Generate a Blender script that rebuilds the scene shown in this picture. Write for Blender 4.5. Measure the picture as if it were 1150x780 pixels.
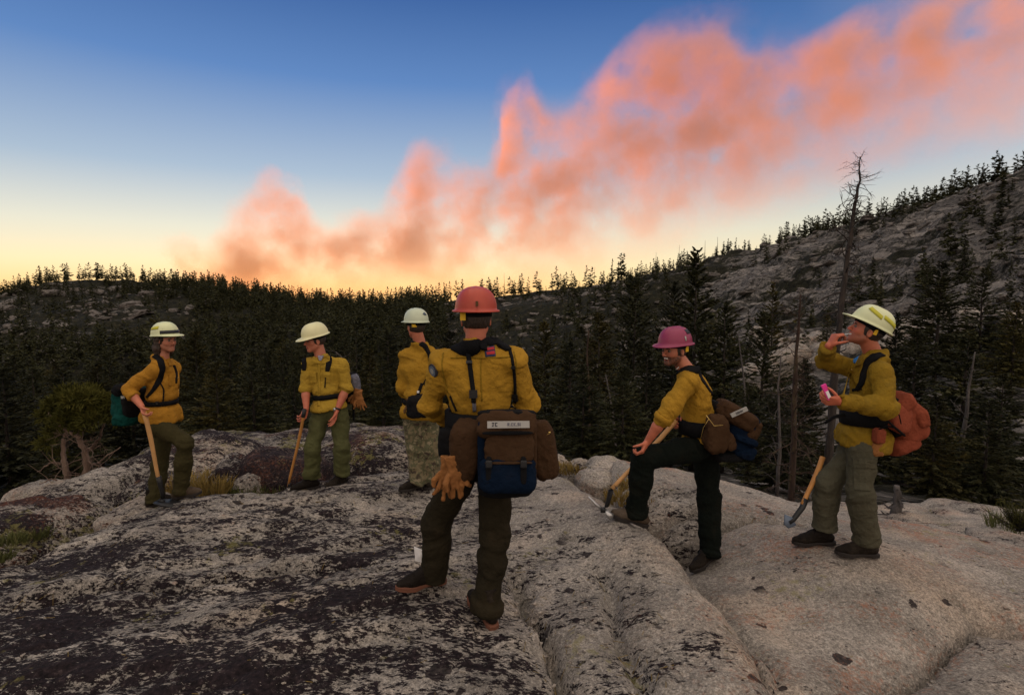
import bpy, math, random
import numpy as np
from mathutils import Vector, Matrix
from mathutils.bvhtree import BVHTree

for _o in list(bpy.data.objects):
    bpy.data.objects.remove(_o)
scene = bpy.context.scene
COL = scene.collection
rad = math.radians

# ------------------------------------------------------------------ camera
FPX, W0, H0 = 650.0, 1150.0, 780.0
PITCH = rad(5.3)
CAMZ = 1.85
cam_data = bpy.data.cameras.new("camera")
cam_data.sensor_width = 36.0
cam_data.lens = 36.0 * FPX / W0
cam_data.clip_start = 0.05
cam_data.clip_end = 60000.0
cam = bpy.data.objects.new("camera", cam_data)
COL.objects.link(cam)
cam.location = (0, 0, CAMZ)
cam.rotation_euler = (rad(90) - PITCH, 0, 0)
scene.camera = cam

# ------------------------------------------------------------------ sky, sun, exposure
SUN_EL, SUN_AZ = rad(-2.5), rad(-24.0)
world = bpy.data.worlds.new("World")
scene.world = world
world.use_nodes = True
wt = world.node_tree
bg = wt.nodes["Background"]
sky = wt.nodes.new("ShaderNodeTexSky")
sky.sky_type = 'NISHITA'
sky.sun_disc = False
sky.sun_elevation = SUN_EL
sky.sun_rotation = SUN_AZ
sky.altitude = 2200
sky.air_density = 1.0
sky.dust_density = 1.0
sky.ozone_density = 2.0
SKY_STRENGTH = 0.12
def _build_world():
    def M(op, a, b=None, clamp=False):
        m = wt.nodes.new("ShaderNodeMath"); m.operation = op; m.use_clamp = clamp
        for s_, v in zip(m.inputs, (a, b)):
            if v is None: continue
            if isinstance(v, (int, float)): s_.default_value = v
            else: wt.links.new(v, s_)
        return m.outputs[0]
    tc = wt.nodes.new("ShaderNodeTexCoord")
    sp = wt.nodes.new("ShaderNodeSeparateXYZ")
    wt.links.new(tc.outputs["Generated"], sp.inputs[0])
    el = M('DIVIDE', M('ARCSINE', sp.outputs[2]), math.pi / 2)          # 0 horizon .. 1 zenith
    dot = M('ADD', M('MULTIPLY', sp.outputs[0], math.sin(SUN_AZ)), M('MULTIPLY', sp.outputs[1], math.cos(SUN_AZ)))
    tside = M('MULTIPLY', M('ADD', dot, 1.0), 0.5, clamp=True)
    def rmp(fac, stops):
        r = wt.nodes.new("ShaderNodeValToRGB")
        e = r.color_ramp.elements
        while len(e) < len(stops): e.new(.5)
        for q, (p, c) in zip(e, stops):
            q.position = p; q.color = (*c, 1)
        r.color_ramp.interpolation = 'EASE' if False else 'LINEAR'
        wt.links.new(fac, r.inputs[0])
        return r.outputs[0]
    front = rmp(el, SKY_FRONT)
    back = rmp(el, SKY_BACK)
    w = rmp(tside, [(0.15, (0, 0, 0)), (0.80, (1, 1, 1))])
    mx = wt.nodes.new("ShaderNodeMix"); mx.data_type = 'RGBA'
    wt.links.new(w, mx.inputs[0]); wt.links.new(back, mx.inputs[6]); wt.links.new(front, mx.inputs[7])
    sc = wt.nodes.new("ShaderNodeVectorMath"); sc.operation = 'SCALE'
    wt.links.new(mx.outputs[2], sc.inputs[0]); sc.inputs["Scale"].default_value = SKY_GAIN / SKY_STRENGTH
    ad = wt.nodes.new("ShaderNodeVectorMath"); ad.operation = 'ADD'
    wt.links.new(sc.outputs[0], ad.inputs[0]); wt.links.new(sky.outputs[0], ad.inputs[1])
    wt.links.new(ad.outputs[0], bg.inputs[0])
SKY_GAIN = 0.36
# twilight air-glow by elevation (0 horizon, 1 zenith), toward the set sun and away from it; the Nishita sky is added to it
SKY_FRONT = [(0.0, (0.95, 0.62, 0.26)), (0.03, (0.92, 0.73, 0.42)), (0.065, (0.74, 0.68, 0.50)), (0.12, (0.36, 0.44, 0.50)),
             (0.21, (0.09, 0.20, 0.43)), (0.29, (0.028, 0.095, 0.28)), (0.42, (0.15, 0.19, 0.29)), (0.6, (0.72, 0.66, 0.60)), (1.0, (1.52, 1.34, 1.16))]
SKY_BACK = [(0.0, (0.92, 0.74, 0.60)), (0.08, (1.05, 0.86, 0.71)), (0.3, (1.10, 0.91, 0.75)), (0.6, (1.30, 1.12, 0.96)), (1.0, (1.52, 1.34, 1.16))]
_build_world()
bg.inputs[1].default_value = SKY_STRENGTH

sun_data = bpy.data.lights.new("sun", 'SUN')
sun_data.energy = 2.5
sun_data.angle = rad(0.5)
sun_data.color = (1.0, 0.36, 0.105)
sun = bpy.data.objects.new("sun", sun_data)
COL.objects.link(sun)
_sd = Vector((math.sin(SUN_AZ) * math.cos(SUN_EL), math.cos(SUN_AZ) * math.cos(SUN_EL), math.sin(SUN_EL)))
sun.rotation_euler = _sd.to_track_quat('Z', 'Y').to_euler()

vs = scene.view_settings
vs.view_transform = 'Standard'
vs.look = 'None'
vs.gamma = 1.0
vs.use_curve_mapping = False
vs.exposure = 1.5
scene.cycles.use_denoising = True
scene.cycles.max_bounces = 6
scene.cycles.volume_bounces = 0
scene.cycles.transparent_max_bounces = 8

# ------------------------------------------------------------------ helpers
def ray(px, py):
    """direction through a pixel of the 1150x780 photograph, scaled so that y = 1"""
    x = (px - W0 / 2) / FPX
    u = (H0 / 2 - py) / FPX
    y = math.cos(PITCH) + u * math.sin(PITCH)
    z = -math.sin(PITCH) + u * math.cos(PITCH)
    return np.array([x / y, 1.0, z / y])

def at(px, py, Y):
    return np.array([0, 0, CAMZ]) + ray(px, py) * Y

def tag(o, label=None, cat=None, group=None, kind=None):
    if label: o["label"] = label
    if cat: o["category"] = cat
    if group: o["group"] = group
    if kind: o["kind"] = kind
    return o

def mesh_np(name, verts, faces, smooth=True):
    """faces: (n,3) or (n,4) int array, or list of such arrays"""
    me = bpy.data.meshes.new(name)
    if not isinstance(faces, (list, tuple)):
        faces = [faces]
    faces = [np.asarray(f, dtype=np.int64) for f in faces if len(f)]
    verts = np.asarray(verts, dtype=np.float64)
    me.vertices.add(len(verts))
    me.vertices.foreach_set("co", verts.ravel())
    loops = np.concatenate([f.ravel() for f in faces])
    tot = np.concatenate([np.full(len(f), f.shape[1]) for f in faces])
    start = np.concatenate([[0], np.cumsum(tot)[:-1]])
    me.loops.add(len(loops))
    me.loops.foreach_set("vertex_index", loops.astype(np.int32))
    me.polygons.add(len(tot))
    me.polygons.foreach_set("loop_start", start.astype(np.int32))
    me.polygons.foreach_set("loop_total", tot.astype(np.int32))
    me.polygons.foreach_set("use_smooth", np.full(len(tot), smooth))
    me.update(calc_edges=True)
    me.validate()
    return me

def link(name, me, mat=None, parent=None, loc=None):
    o = bpy.data.objects.new(name, me)
    COL.objects.link(o)
    if mat is not None and me is not None:
        if len(me.materials) == 0:
            me.materials.append(mat)
    if loc is not None: o.location = loc
    if parent is not None: o.parent = parent
    return o

def empty(name, loc, label=None, cat=None, group=None):
    o = bpy.data.objects.new(name, None)
    COL.objects.link(o)
    o.empty_display_size = 0.1
    o.location = loc
    tag(o, label, cat, group)
    return o

# vectorised gradient-ish value noise ---------------------------------
_rng = np.random.RandomState(7)
_PERM = _rng.permutation(256)
_PERM = np.concatenate([_PERM, _PERM, _PERM])
_VAL = _rng.rand(256) * 2 - 1

def vnoise(p):
    p = np.asarray(p, dtype=np.float64)
    i = np.floor(p).astype(np.int64)
    f = p - i
    f = f * f * f * (f * (f * 6 - 15) + 10)
    i &= 255
    x, y, z = i[..., 0], i[..., 1], i[..., 2]
    def h(a, b, c):
        return _VAL[_PERM[_PERM[_PERM[(x + a) & 255] + ((y + b) & 255)] + ((z + c) & 255)]]
    u, v, w = f[..., 0], f[..., 1], f[..., 2]
    r = 0
    def L(a, b, t): return a + (b - a) * t
    return L(L(L(h(0,0,0), h(1,0,0), u), L(h(0,1,0), h(1,1,0), u), v),
             L(L(h(0,0,1), h(1,0,1), u), L(h(0,1,1), h(1,1,1), u), v), w)

def fbm(p, oct=4, lac=2.03, gain=0.5):
    p = np.asarray(p, dtype=np.float64)
    s, a = 0.0, 1.0
    for k in range(oct):
        s = s + a * vnoise(p + 17.3 * k)
        p = p * lac
        a *= gain
    return s

def n2(x, y, s=1.0, o=0.0, oct=4):
    return fbm(np.stack([x * s + o, y * s - o, np.full_like(x, o * 0.7)], -1), oct)

def sstep(a, b, x):
    t = np.clip((x - a) / (b - a), 0, 1)
    return t * t * (3 - 2 * t)

# ------------------------------------------------------------------ material helpers
def new_mat(name):
    m = bpy.data.materials.new(name)
    m.use_nodes = True
    nt = m.node_tree
    b = nt.nodes["Principled BSDF"]
    return m, nt, b

def N(nt, typ, **kw):
    n = nt.nodes.new(typ)
    for k, v in kw.items():
        if k.startswith("i_"):
            key = k[2:]
            key = int(key) if key.isdigit() else key.replace("_", " ")
            n.inputs[key].default_value = v
        else:
            setattr(n, k, v)
    return n

def ramp(nt, fac, stops, interp='LINEAR'):
    r = nt.nodes.new("ShaderNodeValToRGB")
    r.color_ramp.interpolation = interp
    el = r.color_ramp.elements
    while len(el) < len(stops): el.new(0.5)
    for e, (p, c) in zip(el, stops):
        e.position = p
        e.color = (c, c, c, 1) if isinstance(c, (int, float)) else (*c, 1)
    nt.links.new(fac, r.inputs[0])
    return r.outputs[0]

def mix(nt, fac, a, b, typ='MIX'):
    m = nt.nodes.new("ShaderNodeMix")
    m.data_type = 'RGBA'
    m.blend_type = typ
    for s, v in ((m.inputs[0], fac), (m.inputs[6], a), (m.inputs[7], b)):
        if isinstance(v, (int, float)): s.default_value = v
        elif isinstance(v, tuple): s.default_value = (*v, 1) if len(v) == 3 else v
        else: nt.links.new(v, s)
    return m.outputs[2]

def mth(nt, op, a, b=None, c=None, clamp=False):
    m = nt.nodes.new("ShaderNodeMath")
    m.operation = op
    m.use_clamp = clamp
    for s, v in zip(m.inputs, (a, b, c)):
        if v is None: continue
        if isinstance(v, (int, float)): s.default_value = v
        else: nt.links.new(v, s)
    return m.outputs[0]

def noise(nt, vec, scale, detail=4, rough=0.5, dist=0.0):
    n = nt.nodes.new("ShaderNodeTexNoise")
    n.inputs["Scale"].default_value = scale
    n.inputs["Detail"].default_value = detail
    n.inputs["Roughness"].default_value = rough
    n.inputs["Distortion"].default_value = dist
    if vec is not None: nt.links.new(vec, n.inputs["Vector"])
    return n.outputs[0]

def coords(nt, scale=None, world=False):
    if world:
        v = nt.nodes.new("ShaderNodeNewGeometry").outputs["Position"]
    else:
        v = nt.nodes.new("ShaderNodeTexCoord").outputs["Object"]
    if scale is not None:
        m = nt.nodes.new("ShaderNodeMapping")
        m.inputs["Scale"].default_value = scale
        nt.links.new(v, m.inputs["Vector"])
        v = m.outputs[0]
    return v

def bump(nt, b, h, strength=0.5, dist=0.01):
    n = nt.nodes.new("ShaderNodeBump")
    n.inputs["Strength"].default_value = strength
    n.inputs["Distance"].default_value = dist
    nt.links.new(h, n.inputs["Height"])
    nt.links.new(n.outputs[0], b.inputs["Normal"])

# ------------------------------------------------------------------ smoke plume of the wildfire
SM_Y = 4000.0
SM_TOP = [(190, 318), (203, 268), (214, 262), (226, 275), (236, 308), (246, 290), (268, 240), (290, 205), (318, 186), (340, 225), (365, 245),
          (400, 238), (432, 238), (458, 192), (490, 165), (520, 180), (552, 182), (562, 122), (575, 92), (592, 84), (606, 104), (622, 124), (640, 118), (680, 62),
          (740, 30), (800, 22), (865, 52), (905, 30), (960, 4), (1050, -15), (1180, -45), (1400, -90)]
SM_BOT = [(190, 322), (250, 335), (400, 340), (560, 335), (700, 300), (850, 255), (1000, 200), (1150, 162), (1400, 90)]

def build_smoke():
    X0, X1 = at(185, 0, SM_Y)[0], at(1400, 0, SM_Y)[0]
    def tox(px): return at(px, 300, SM_Y)[0]
    def toz(py): return at(575, py, SM_Y)[2]
    ZLO, ZHI = -400.0, 3200.0
    m = bpy.data.materials.new("smoke")
    m.use_nodes = True
    nt = m.node_tree
    nt.nodes.clear()
    out = nt.nodes.new("ShaderNodeOutputMaterial")
    pv = nt.nodes.new("ShaderNodeVolumePrincipled")
    nt.links.new(pv.outputs[0], out.inputs["Volume"])
    pv.inputs["Color"].default_value = (0.98, 0.52, 0.28, 1)
    pv.inputs["Anisotropy"].default_value = 0.25
    pos = nt.nodes.new("ShaderNodeNewGeometry").outputs["Position"]
    # billowing: displace the lookup with a colour noise
    nn = nt.nodes.new("ShaderNodeTexNoise")
    nn.inputs["Scale"].default_value = 0.0021
    nn.inputs["Detail"].default_value = 4
    nn.inputs["Roughness"].default_value = 0.55
    nt.links.new(pos, nn.inputs["Vector"])
    vm = nt.nodes.new("ShaderNodeVectorMath"); vm.operation = 'MULTIPLY_ADD'
    nt.links.new(nn.outputs[1], vm.inputs[0])
    vm.inputs[1].default_value = (300, 300, 300)
    vm2 = nt.nodes.new("ShaderNodeVectorMath"); vm2.operation = 'ADD'
    nt.links.new(pos, vm2.inputs[0]); vm2.inputs[1].default_value = (-150, -150, -150)
    nt.links.new(vm2.outputs[0], vm.inputs[2])
    sx = nt.nodes.new("ShaderNodeSeparateXYZ")
    nt.links.new(vm.outputs[0], sx.inputs[0])
    fx = mth(nt, 'DIVIDE', mth(nt, 'SUBTRACT', sx.outputs[0], X0), X1 - X0)
    def curve(pts):
        c = nt.nodes.new("ShaderNodeFloatCurve")
        cv = c.mapping.curves[0]
        pp = [((tox(a) - X0) / (X1 - X0), (toz(b) - ZLO) / (ZHI - ZLO)) for a, b in pts]
        while len(cv.points) < len(pp): cv.points.new(0.5, 0.5)
        for q, (a, b) in zip(cv.points, pp): q.location = (min(max(a, 0), 1), b)
        c.mapping.update()
        nt.links.new(fx, c.inputs[1])
        return mth(nt, 'MULTIPLY_ADD', c.outputs[0], ZHI - ZLO, ZLO)
    top, bot = curve(SM_TOP), curve(SM_BOT)
    a = mth(nt, 'DIVIDE', mth(nt, 'SUBTRACT', top, sx.outputs[2]), 190.0, clamp=True)
    b = mth(nt, 'DIVIDE', mth(nt, 'SUBTRACT', sx.outputs[2], bot), mth(nt, 'MULTIPLY_ADD', fx, 1150.0, 110.0), clamp=True)
    # depth falloff, thicker to the right
    dy = mth(nt, 'ABSOLUTE', mth(nt, 'SUBTRACT', sx.outputs[1], SM_Y))
    wy = mth(nt, 'MULTIPLY_ADD', fx, 350.0, 260.0)
    d = mth(nt, 'SUBTRACT', 1.0, mth(nt, 'DIVIDE', dy, wy), clamp=True)
    n1 = noise(nt, pos, 0.0036, 6, 0.62)
    nz = mth(nt, 'MULTIPLY', mth(nt, 'SUBTRACT', n1, 0.40), 4.6, clamp=True)
    den = mth(nt, 'MULTIPLY', mth(nt, 'MULTIPLY', a, b), mth(nt, 'MULTIPLY', d, nz))
    # thinner as the plume drifts away to the right
    thin = mth(nt, 'MULTIPLY_ADD', fx, -0.55, 1.0)
    den = mth(nt, 'MULTIPLY', den, mth(nt, 'MULTIPLY', thin, 0.0064))
    nt.links.new(den, pv.inputs["Density"])
    # hull: swept ellipse around the plume's top and bottom line
    xs = np.linspace(X0 - 60, X1, 70)
    tt = np.interp(xs, [tox(a) for a, _ in SM_TOP], [toz(b) for _, b in SM_TOP])
    bb = np.interp(xs, [tox(a) for a, _ in SM_BOT], [toz(b) for _, b in SM_BOT])
    # widen tops by a running maximum so that every billow fits inside
    tt = np.array([tt[max(0, i - 3):i + 4].max() for i in range(len(xs))])
    ring = 20
    V = []
    for i, x in enumerate(xs):
        zc, hz = (tt[i] + bb[i]) / 2, (tt[i] - bb[i]) / 2 + 230
        hy = 700 + 350 * i / len(xs)
        if i == 0: hz *= .5; hy *= .5
        for k in range(ring):
            an = 2 * math.pi * k / ring
            cx, sz = math.cos(an), math.sin(an)
            V.append((x, SM_Y + hy * abs(cx) ** .7 * np.sign(cx), zc + hz * abs(sz) ** .7 * np.sign(sz)))
    V = np.array(V)
    F = []
    for i in range(len(xs) - 1):
        for k in range(ring):
            k2 = (k + 1) % ring
            F.append((i * ring + k, i * ring + k2, (i + 1) * ring + k2, (i + 1) * ring + k))
    c0, c1 = len(V), len(V) + 1
    V = np.vstack([V, V[:ring].mean(0), V[-ring:].mean(0)])
    T = [(c0, (k + 1) % ring, k) for k in range(ring)]
    n0 = (len(xs) - 1) * ring
    T += [(c1, n0 + k, n0 + (k + 1) % ring) for k in range(ring)]
    me = mesh_np("smoke_plume", V, [np.array(F), np.array(T)])
    o = link("smoke_plume", me, m)
    tag(o, "tall orange wildfire smoke plume drifting right above the forested ridge", "smoke", kind="stuff")
    m.cycles.volume_step_rate = 0.45
build_smoke()
# ------------------------------------------------------------------ terrain
RIDGE_PY = [(-400, 345), (-150, 338), (0, 331), (60, 318), (150, 314), (215, 320), (260, 328), (330, 338), (430, 343), (500, 340), (560, 333), (640, 322),
            (700, 312), (780, 297), (850, 279), (930, 259), (1000, 243), (1080, 220), (1150, 202), (1300, 170), (1600, 120)]
RIDGE_R = [(-400, 700), (0, 640), (300, 560), (500, 450), (700, 350), (900, 270), (1150, 210), (1600, 190)]
VAL_Z = [(-400, -46), (0, -44), (300, -38), (575, -27), (700, -20), (850, -12), (1000, -8), (1150, -6.5), (1600, -6)]
VAL_R = [(-400, 220), (0, 200), (300, 150), (575, 100), (750, 66), (950, 42), (1150, 34), (1600, 32)]

def _li(tab, k): return np.interp(k, [a for a, _ in tab], [b for _, b in tab])

def terrain(x, y):
    x = np.asarray(x, float); y = np.asarray(y, float)
    r = np.hypot(x, y)
    ca = np.where(r > 0, y / np.maximum(r, 1e-6), 1.0)
    k = np.where(ca > 0.2, x / np.maximum(y, 1e-6), np.sign(x) * 4.9)
    px = 575 + 650 * np.clip(k, -1.55, 1.55)
    R = _li(RIDGE_R, px); zv = _li(VAL_Z, px); rv = _li(VAL_R, px)
    py = _li(RIDGE_PY, px)
    u = (390 - py) / 650
    sl = (-math.sin(PITCH) + u * math.cos(PITCH)) / (math.cos(PITCH) + u * math.sin(PITCH))
    zr = CAMZ + sl * R * np.clip(ca, 0.35, 1)
    back = sstep(0.25, -0.2, ca)                      # behind the photographer: open bench
    z_near = -3.4 - 0.05 * np.clip(r - 10, 0, 10)
    t1 = sstep(13, 1, r * 0 + 1) * 0 + np.clip((r - 13) / (rv - 13), 0, 1)
    t1 = t1 * t1 * (3 - 2 * t1)
    z = z_near + (zv - z_near) * t1
    t2 = np.clip((r - rv) / (R - rv), 0, 1)
    shape = 0.62 * t2 + 0.38 * t2 * t2 * (3 - 2 * t2)
    z = np.where(r > rv, zv + (zr - zv) * shape, z)
    z = np.where(r > R, zr - (r - R) * 0.22 - np.clip((r - R) / 60, 0, 1) * 3, z)
    amp = np.clip((r - 25) / 120, 0, 1)
    wob = n2(x, y, 1 / 60, 3, 4) * 5.0 + n2(x, y, 1 / 17, 9, 4) * 2.3
    z = z + wob * amp * (0.35 + 0.65 * np.clip(1.1 - np.abs(t2 - 0.5) * 2, 0, 1)) * (r < R * 1.02)
    # granite benches
    right = sstep(520, 760, px) * (r > 20)
    left = sstep(300, 200, px) * sstep(-0.05, 0.2, t2)
    m = np.clip(right + left * 1.0, 0, 1) * np.clip((r - 25) / 30, 0, 1)
    s = 3.4
    q = z / s + n2(x, y, 1 / 45, 5, 3) * 0.8
    fr = q - np.floor(q)
    st = (np.floor(q) + sstep(0.55, 0.98, fr)) - q
    z = z + m * st * s * 0.62
    z = z + m * (n2(x, y, 1 / 5.0, 2, 3) * 0.55)
    z = z * (1 - back) + (-3.5 + n2(x, y, .1, 1, 3) * .3) * back
    z = np.where(r > 1400, -150.0, z)
    return np.maximum(z, -150.0)

def build_terrain():
    az = np.concatenate([np.arange(-54, 54, 0.2), np.arange(54, 306, 3.0)])
    rr = np.concatenate([np.arange(4.0, 20, 0.45), np.geomspace(20, 760, 330), np.geomspace(800, 5800, 10)])
    A, Rr = np.meshgrid(np.radians(az), rr)
    X = Rr * np.sin(A); Y = Rr * np.cos(A)
    Z = terrain(X, Y)
    n, m = A.shape
    idx = np.arange(n * m).reshape(n, m)
    i2 = np.roll(idx, -1, axis=1)
    F = np.stack([idx[:-1], i2[:-1], i2[1:], idx[1:]], -1).reshape(-1, 4)
    V = np.stack([X, Y, Z], -1).reshape(-1, 3)
    c = len(V)
    V = np.vstack([V, [0, 0, terrain(0., 4.)]])
    T = np.stack([np.full(m, c), i2[0], idx[0]], -1)
    me = mesh_np("hillside_terrain", V, [F, T])
    mt, nt, b = new_mat("hillside_granite_and_brush")
    pos = coords(nt, world=True)
    sep = nt.nodes.new("ShaderNodeSeparateXYZ"); nt.links.new(pos, sep.inputs[0])
    k = mth(nt, 'DIVIDE', sep.outputs[0], mth(nt, 'MAXIMUM', sep.outputs[1], 1.0))
    # how bare the ground is: right hillside very bare, cliffs on the left hill, forest floor between
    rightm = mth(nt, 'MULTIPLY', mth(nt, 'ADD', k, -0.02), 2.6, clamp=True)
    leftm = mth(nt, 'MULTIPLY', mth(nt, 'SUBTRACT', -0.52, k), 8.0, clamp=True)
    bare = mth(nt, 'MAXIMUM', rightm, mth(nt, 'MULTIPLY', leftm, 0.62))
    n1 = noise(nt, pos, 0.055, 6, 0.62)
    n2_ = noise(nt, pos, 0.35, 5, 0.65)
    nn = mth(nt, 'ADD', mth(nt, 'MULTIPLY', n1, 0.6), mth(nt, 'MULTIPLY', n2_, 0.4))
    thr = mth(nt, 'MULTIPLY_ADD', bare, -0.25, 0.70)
    rockm = mth(nt, 'MULTIPLY', mth(nt, 'SUBTRACT', nn, thr), 14.0, clamp=True)
    geo = nt.nodes.new("ShaderNodeNewGeometry")
    sn = nt.nodes.new("ShaderNodeSeparateXYZ"); nt.links.new(geo.outputs["Normal"], sn.inputs[0])
    # blocky joints
    wn = nt.nodes.new("ShaderNodeTexNoise"); wn.inputs["Scale"].default_value = 0.16; wn.inputs["Detail"].default_value = 5
    wn.inputs["Roughness"].default_value = 0.65
    nt.links.new(pos, wn.inputs["Vector"])
    wa = nt.nodes.new("ShaderNodeVectorMath"); wa.operation = 'MULTIPLY_ADD'
    nt.links.new(wn.outputs[1], wa.inputs[0]); wa.inputs[1].default_value = (11, 11, 5); nt.links.new(pos, wa.inputs[2])
    mp = nt.nodes.new("ShaderNodeMapping"); mp.inputs["Scale"].default_value = (0.10, 0.10, 0.55)
    mp.inputs["Rotation"].default_value = (0.15, -0.25, 0.2)
    nt.links.new(wa.outputs[0], mp.inputs["Vector"])
    vd = nt.nodes.new("ShaderNodeTexVoronoi"); vd.feature = 'DISTANCE_TO_EDGE'
    vd.inputs["Scale"].default_value = 1.6
    nt.links.new(mp.outputs[0], vd.inputs["Vector"])
    vc = nt.nodes.new("ShaderNodeTexVoronoi"); vc.inputs["Scale"].default_value = 1.6
    nt.links.new(mp.outputs[0], vc.inputs["Vector"])
    cw_ = mth(nt, 'MULTIPLY_ADD', noise(nt, pos, 0.09, 3, .5), 60.0, -14.0)
    crack = mth(nt, 'MULTIPLY', vd.outputs["Distance"], mth(nt, 'MAXIMUM', cw_, 7.0), clamp=True)
    fine = noise(nt, pos, 1.4, 6, 0.7)
    stone = ramp(nt, mth(nt, 'ADD', mth(nt, 'MULTIPLY', fine, 0.7), mth(nt, 'MULTIPLY', vc.outputs["Color"], 0.3)),
                 [(0.3, (0.035, 0.032, 0.03)), (0.45, (0.11, 0.10, 0.092)), (0.62, (0.22, 0.195, 0.172)), (0.8, (0.36, 0.32, 0.285))])
    stone = mix(nt, crack, mix(nt, 0.35, (0.015, 0.015, 0.012), stone), stone)
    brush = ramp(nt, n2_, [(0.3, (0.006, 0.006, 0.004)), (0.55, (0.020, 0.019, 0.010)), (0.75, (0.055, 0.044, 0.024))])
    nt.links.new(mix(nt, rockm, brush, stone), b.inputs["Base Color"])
    b.inputs["Roughness"].default_value = 0.95
    b.inputs["Specular IOR Level"].default_value = 0.15
    hgt = mth(nt, 'ADD', mth(nt, 'MULTIPLY', crack, 0.5), mth(nt, 'MULTIPLY', fine, 0.6))
    bump(nt, b, hgt, 1.0, 0.9)
    o = link("hillside_terrain", me, mt)
    tag(o, kind="structure")
    return o
build_terrain()

def build_hillside_blocks():
    """frost-split granite blocks lying on the bare slopes"""
    rs = np.random.RandomState(77)
    import bmesh
    bm = bmesh.new(); bmesh.ops.create_icosphere(bm, subdivisions=2, radius=1)
    V0 = np.array([v.co[:] for v in bm.verts]); F0 = np.array([[v.index for v in f.verts] for f in bm.faces]); bm.free()
    V0 = V0 / (np.abs(V0) ** 5).sum(1)[:, None] ** .2
    Vs, Fs, n = [], [], 0
    def sow(cnt, pxa, pxb, ua, ub, smin, smax):
        nonlocal n
        px = pxa + (pxb - pxa) * rs.rand(cnt); u = ua + (ub - ua) * rs.rand(cnt)
        k = (px - 575) / 650; r = _li(RIDGE_R, px) * u
        y = r / np.sqrt(1 + k * k); x = y * k; z = terrain(x, y)
        for i in range(cnt):
            if r[i] < 30: continue
            s = (smin + (smax - smin) * rs.rand() ** 3) * (.5 + .5 * r[i] / 200)
            d = np.array([s * (1 + rs.rand()), s * (.6 + .5 * rs.rand()), s * (.28 + .35 * rs.rand())])
            V = V0 * d * (1 + .10 * rs.randn(len(V0), 1))
            M = np.array(Matrix.Rotation(rs.rand() * 6.3, 3, 'Z') @ Matrix.Rotation(rs.randn() * .22, 3, 'X') @ Matrix.Rotation(rs.randn() * .22, 3, 'Y'))
            Vs.append(V @ M.T + [x[i], y[i], z[i] + d[2] * .15]); Fs.append(F0 + n); n += len(V0)
    sow(800, 640, 1250, .28, .99, .3, 1.8)
    sow(420, 480, 720, .5, .97, .4, 1.8)
    sow(300, -60, 240, .5, .93, .6, 2.8)
    me = mesh_np("hillside_blocks", np.concatenate(Vs), np.concatenate(Fs), False)
    o = link("hillside_blocks", me, bpy.data.materials["hillside_block_granite"])
    tag(o, "countless broken granite blocks strewn over the bare slopes", "rocks", kind="stuff")
def _mat_block():
    m, nt, b = new_mat("hillside_block_granite")
    pos = coords(nt, world=True)
    f = mth(nt, 'ADD', mth(nt, 'MULTIPLY', noise(nt, pos, 0.5, 5, .65), .55), mth(nt, 'MULTIPLY', noise(nt, pos, 4.0, 4, .65), .45))
    nt.links.new(ramp(nt, f, [(0.32, (0.03, 0.028, 0.026)), (0.46, (0.09, 0.08, 0.072)), (0.62, (0.20, 0.175, 0.155)), (0.78, (0.33, 0.29, 0.26))]), b.inputs["Base Color"])
    b.inputs["Roughness"].default_value = .95; b.inputs["Specular IOR Level"].default_value = .1
    bump(nt, b, noise(nt, pos, 3.0, 5, .7), 1.0, .25)
_mat_block()
build_hillside_blocks()

# ------------------------------------------------------------------ conifers
def mat_foliage(name, c1, c2, c3):
    m, nt, b = new_mat(name)
    pos = coords(nt, world=True)
    oi = nt.nodes.new("ShaderNodeObjectInfo")
    n1 = noise(nt, pos, 0.7, 3, 0.6)
    n2_ = noise(nt, pos, 9.0, 2, 0.5)
    f = mth(nt, 'ADD', mth(nt, 'MULTIPLY', n1, 0.6), mth(nt, 'MULTIPLY', n2_, 0.4))
    col = ramp(nt, f, [(0.32, c1), (0.52, c2), (0.72, c3)])
    var = mth(nt, 'MULTIPLY_ADD', oi.outputs["Random"], 0.7, 0.6)
    vs_ = nt.nodes.new("ShaderNodeVectorMath"); vs_.operation = 'SCALE'
    nt.links.new(col, vs_.inputs[0]); nt.links.new(var, vs_.inputs["Scale"])
    nt.links.new(vs_.outputs[0], b.inputs["Base Color"])
    b.inputs["Roughness"].default_value = 0.8
    b.inputs["Specular IOR Level"].default_value = 0.2
    return m
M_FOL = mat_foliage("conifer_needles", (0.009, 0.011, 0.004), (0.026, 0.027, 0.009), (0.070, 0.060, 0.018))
M_FOL_GOLD = mat_foliage("golden_pine_needles", (0.013, 0.013, 0.004), (0.045, 0.040, 0.010), (0.11, 0.080, 0.018))  # yellower needle colour, used for whole crowns of some trees
M_BUSH = mat_foliage("low_pine_needles", (0.03, 0.033, 0.006), (0.085, 0.082, 0.014), (0.18, 0.15, 0.028))

def mat_bark(name, c1, c2, c3):
    m, nt, b = new_mat(name)
    v = coords(nt, (1, 1, 0.25))
    n1 = noise(nt, v, 9, 6, 0.7)
    nt.links.new(ramp(nt, n1, [(0.3, c1), (0.5, c2), (0.7, c3)]), b.inputs["Base Color"])
    b.inputs["Roughness"].default_value = 0.95
    bump(nt, b, n1, 0.8, 0.03)
    return m
M_BARK = mat_bark("conifer_bark", (0.008, 0.006, 0.005), (0.028, 0.020, 0.016), (0.06, 0.045, 0.035))
M_BARK_RED = mat_bark("red_bark_with_lichen", (0.010, 0.005, 0.004), (0.035, 0.017, 0.010), (0.07, 0.055, 0.022))
M_DEAD = mat_bark("bleached_dead_wood", (0.02, 0.017, 0.015), (0.065, 0.055, 0.05), (0.13, 0.11, 0.10))

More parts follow.
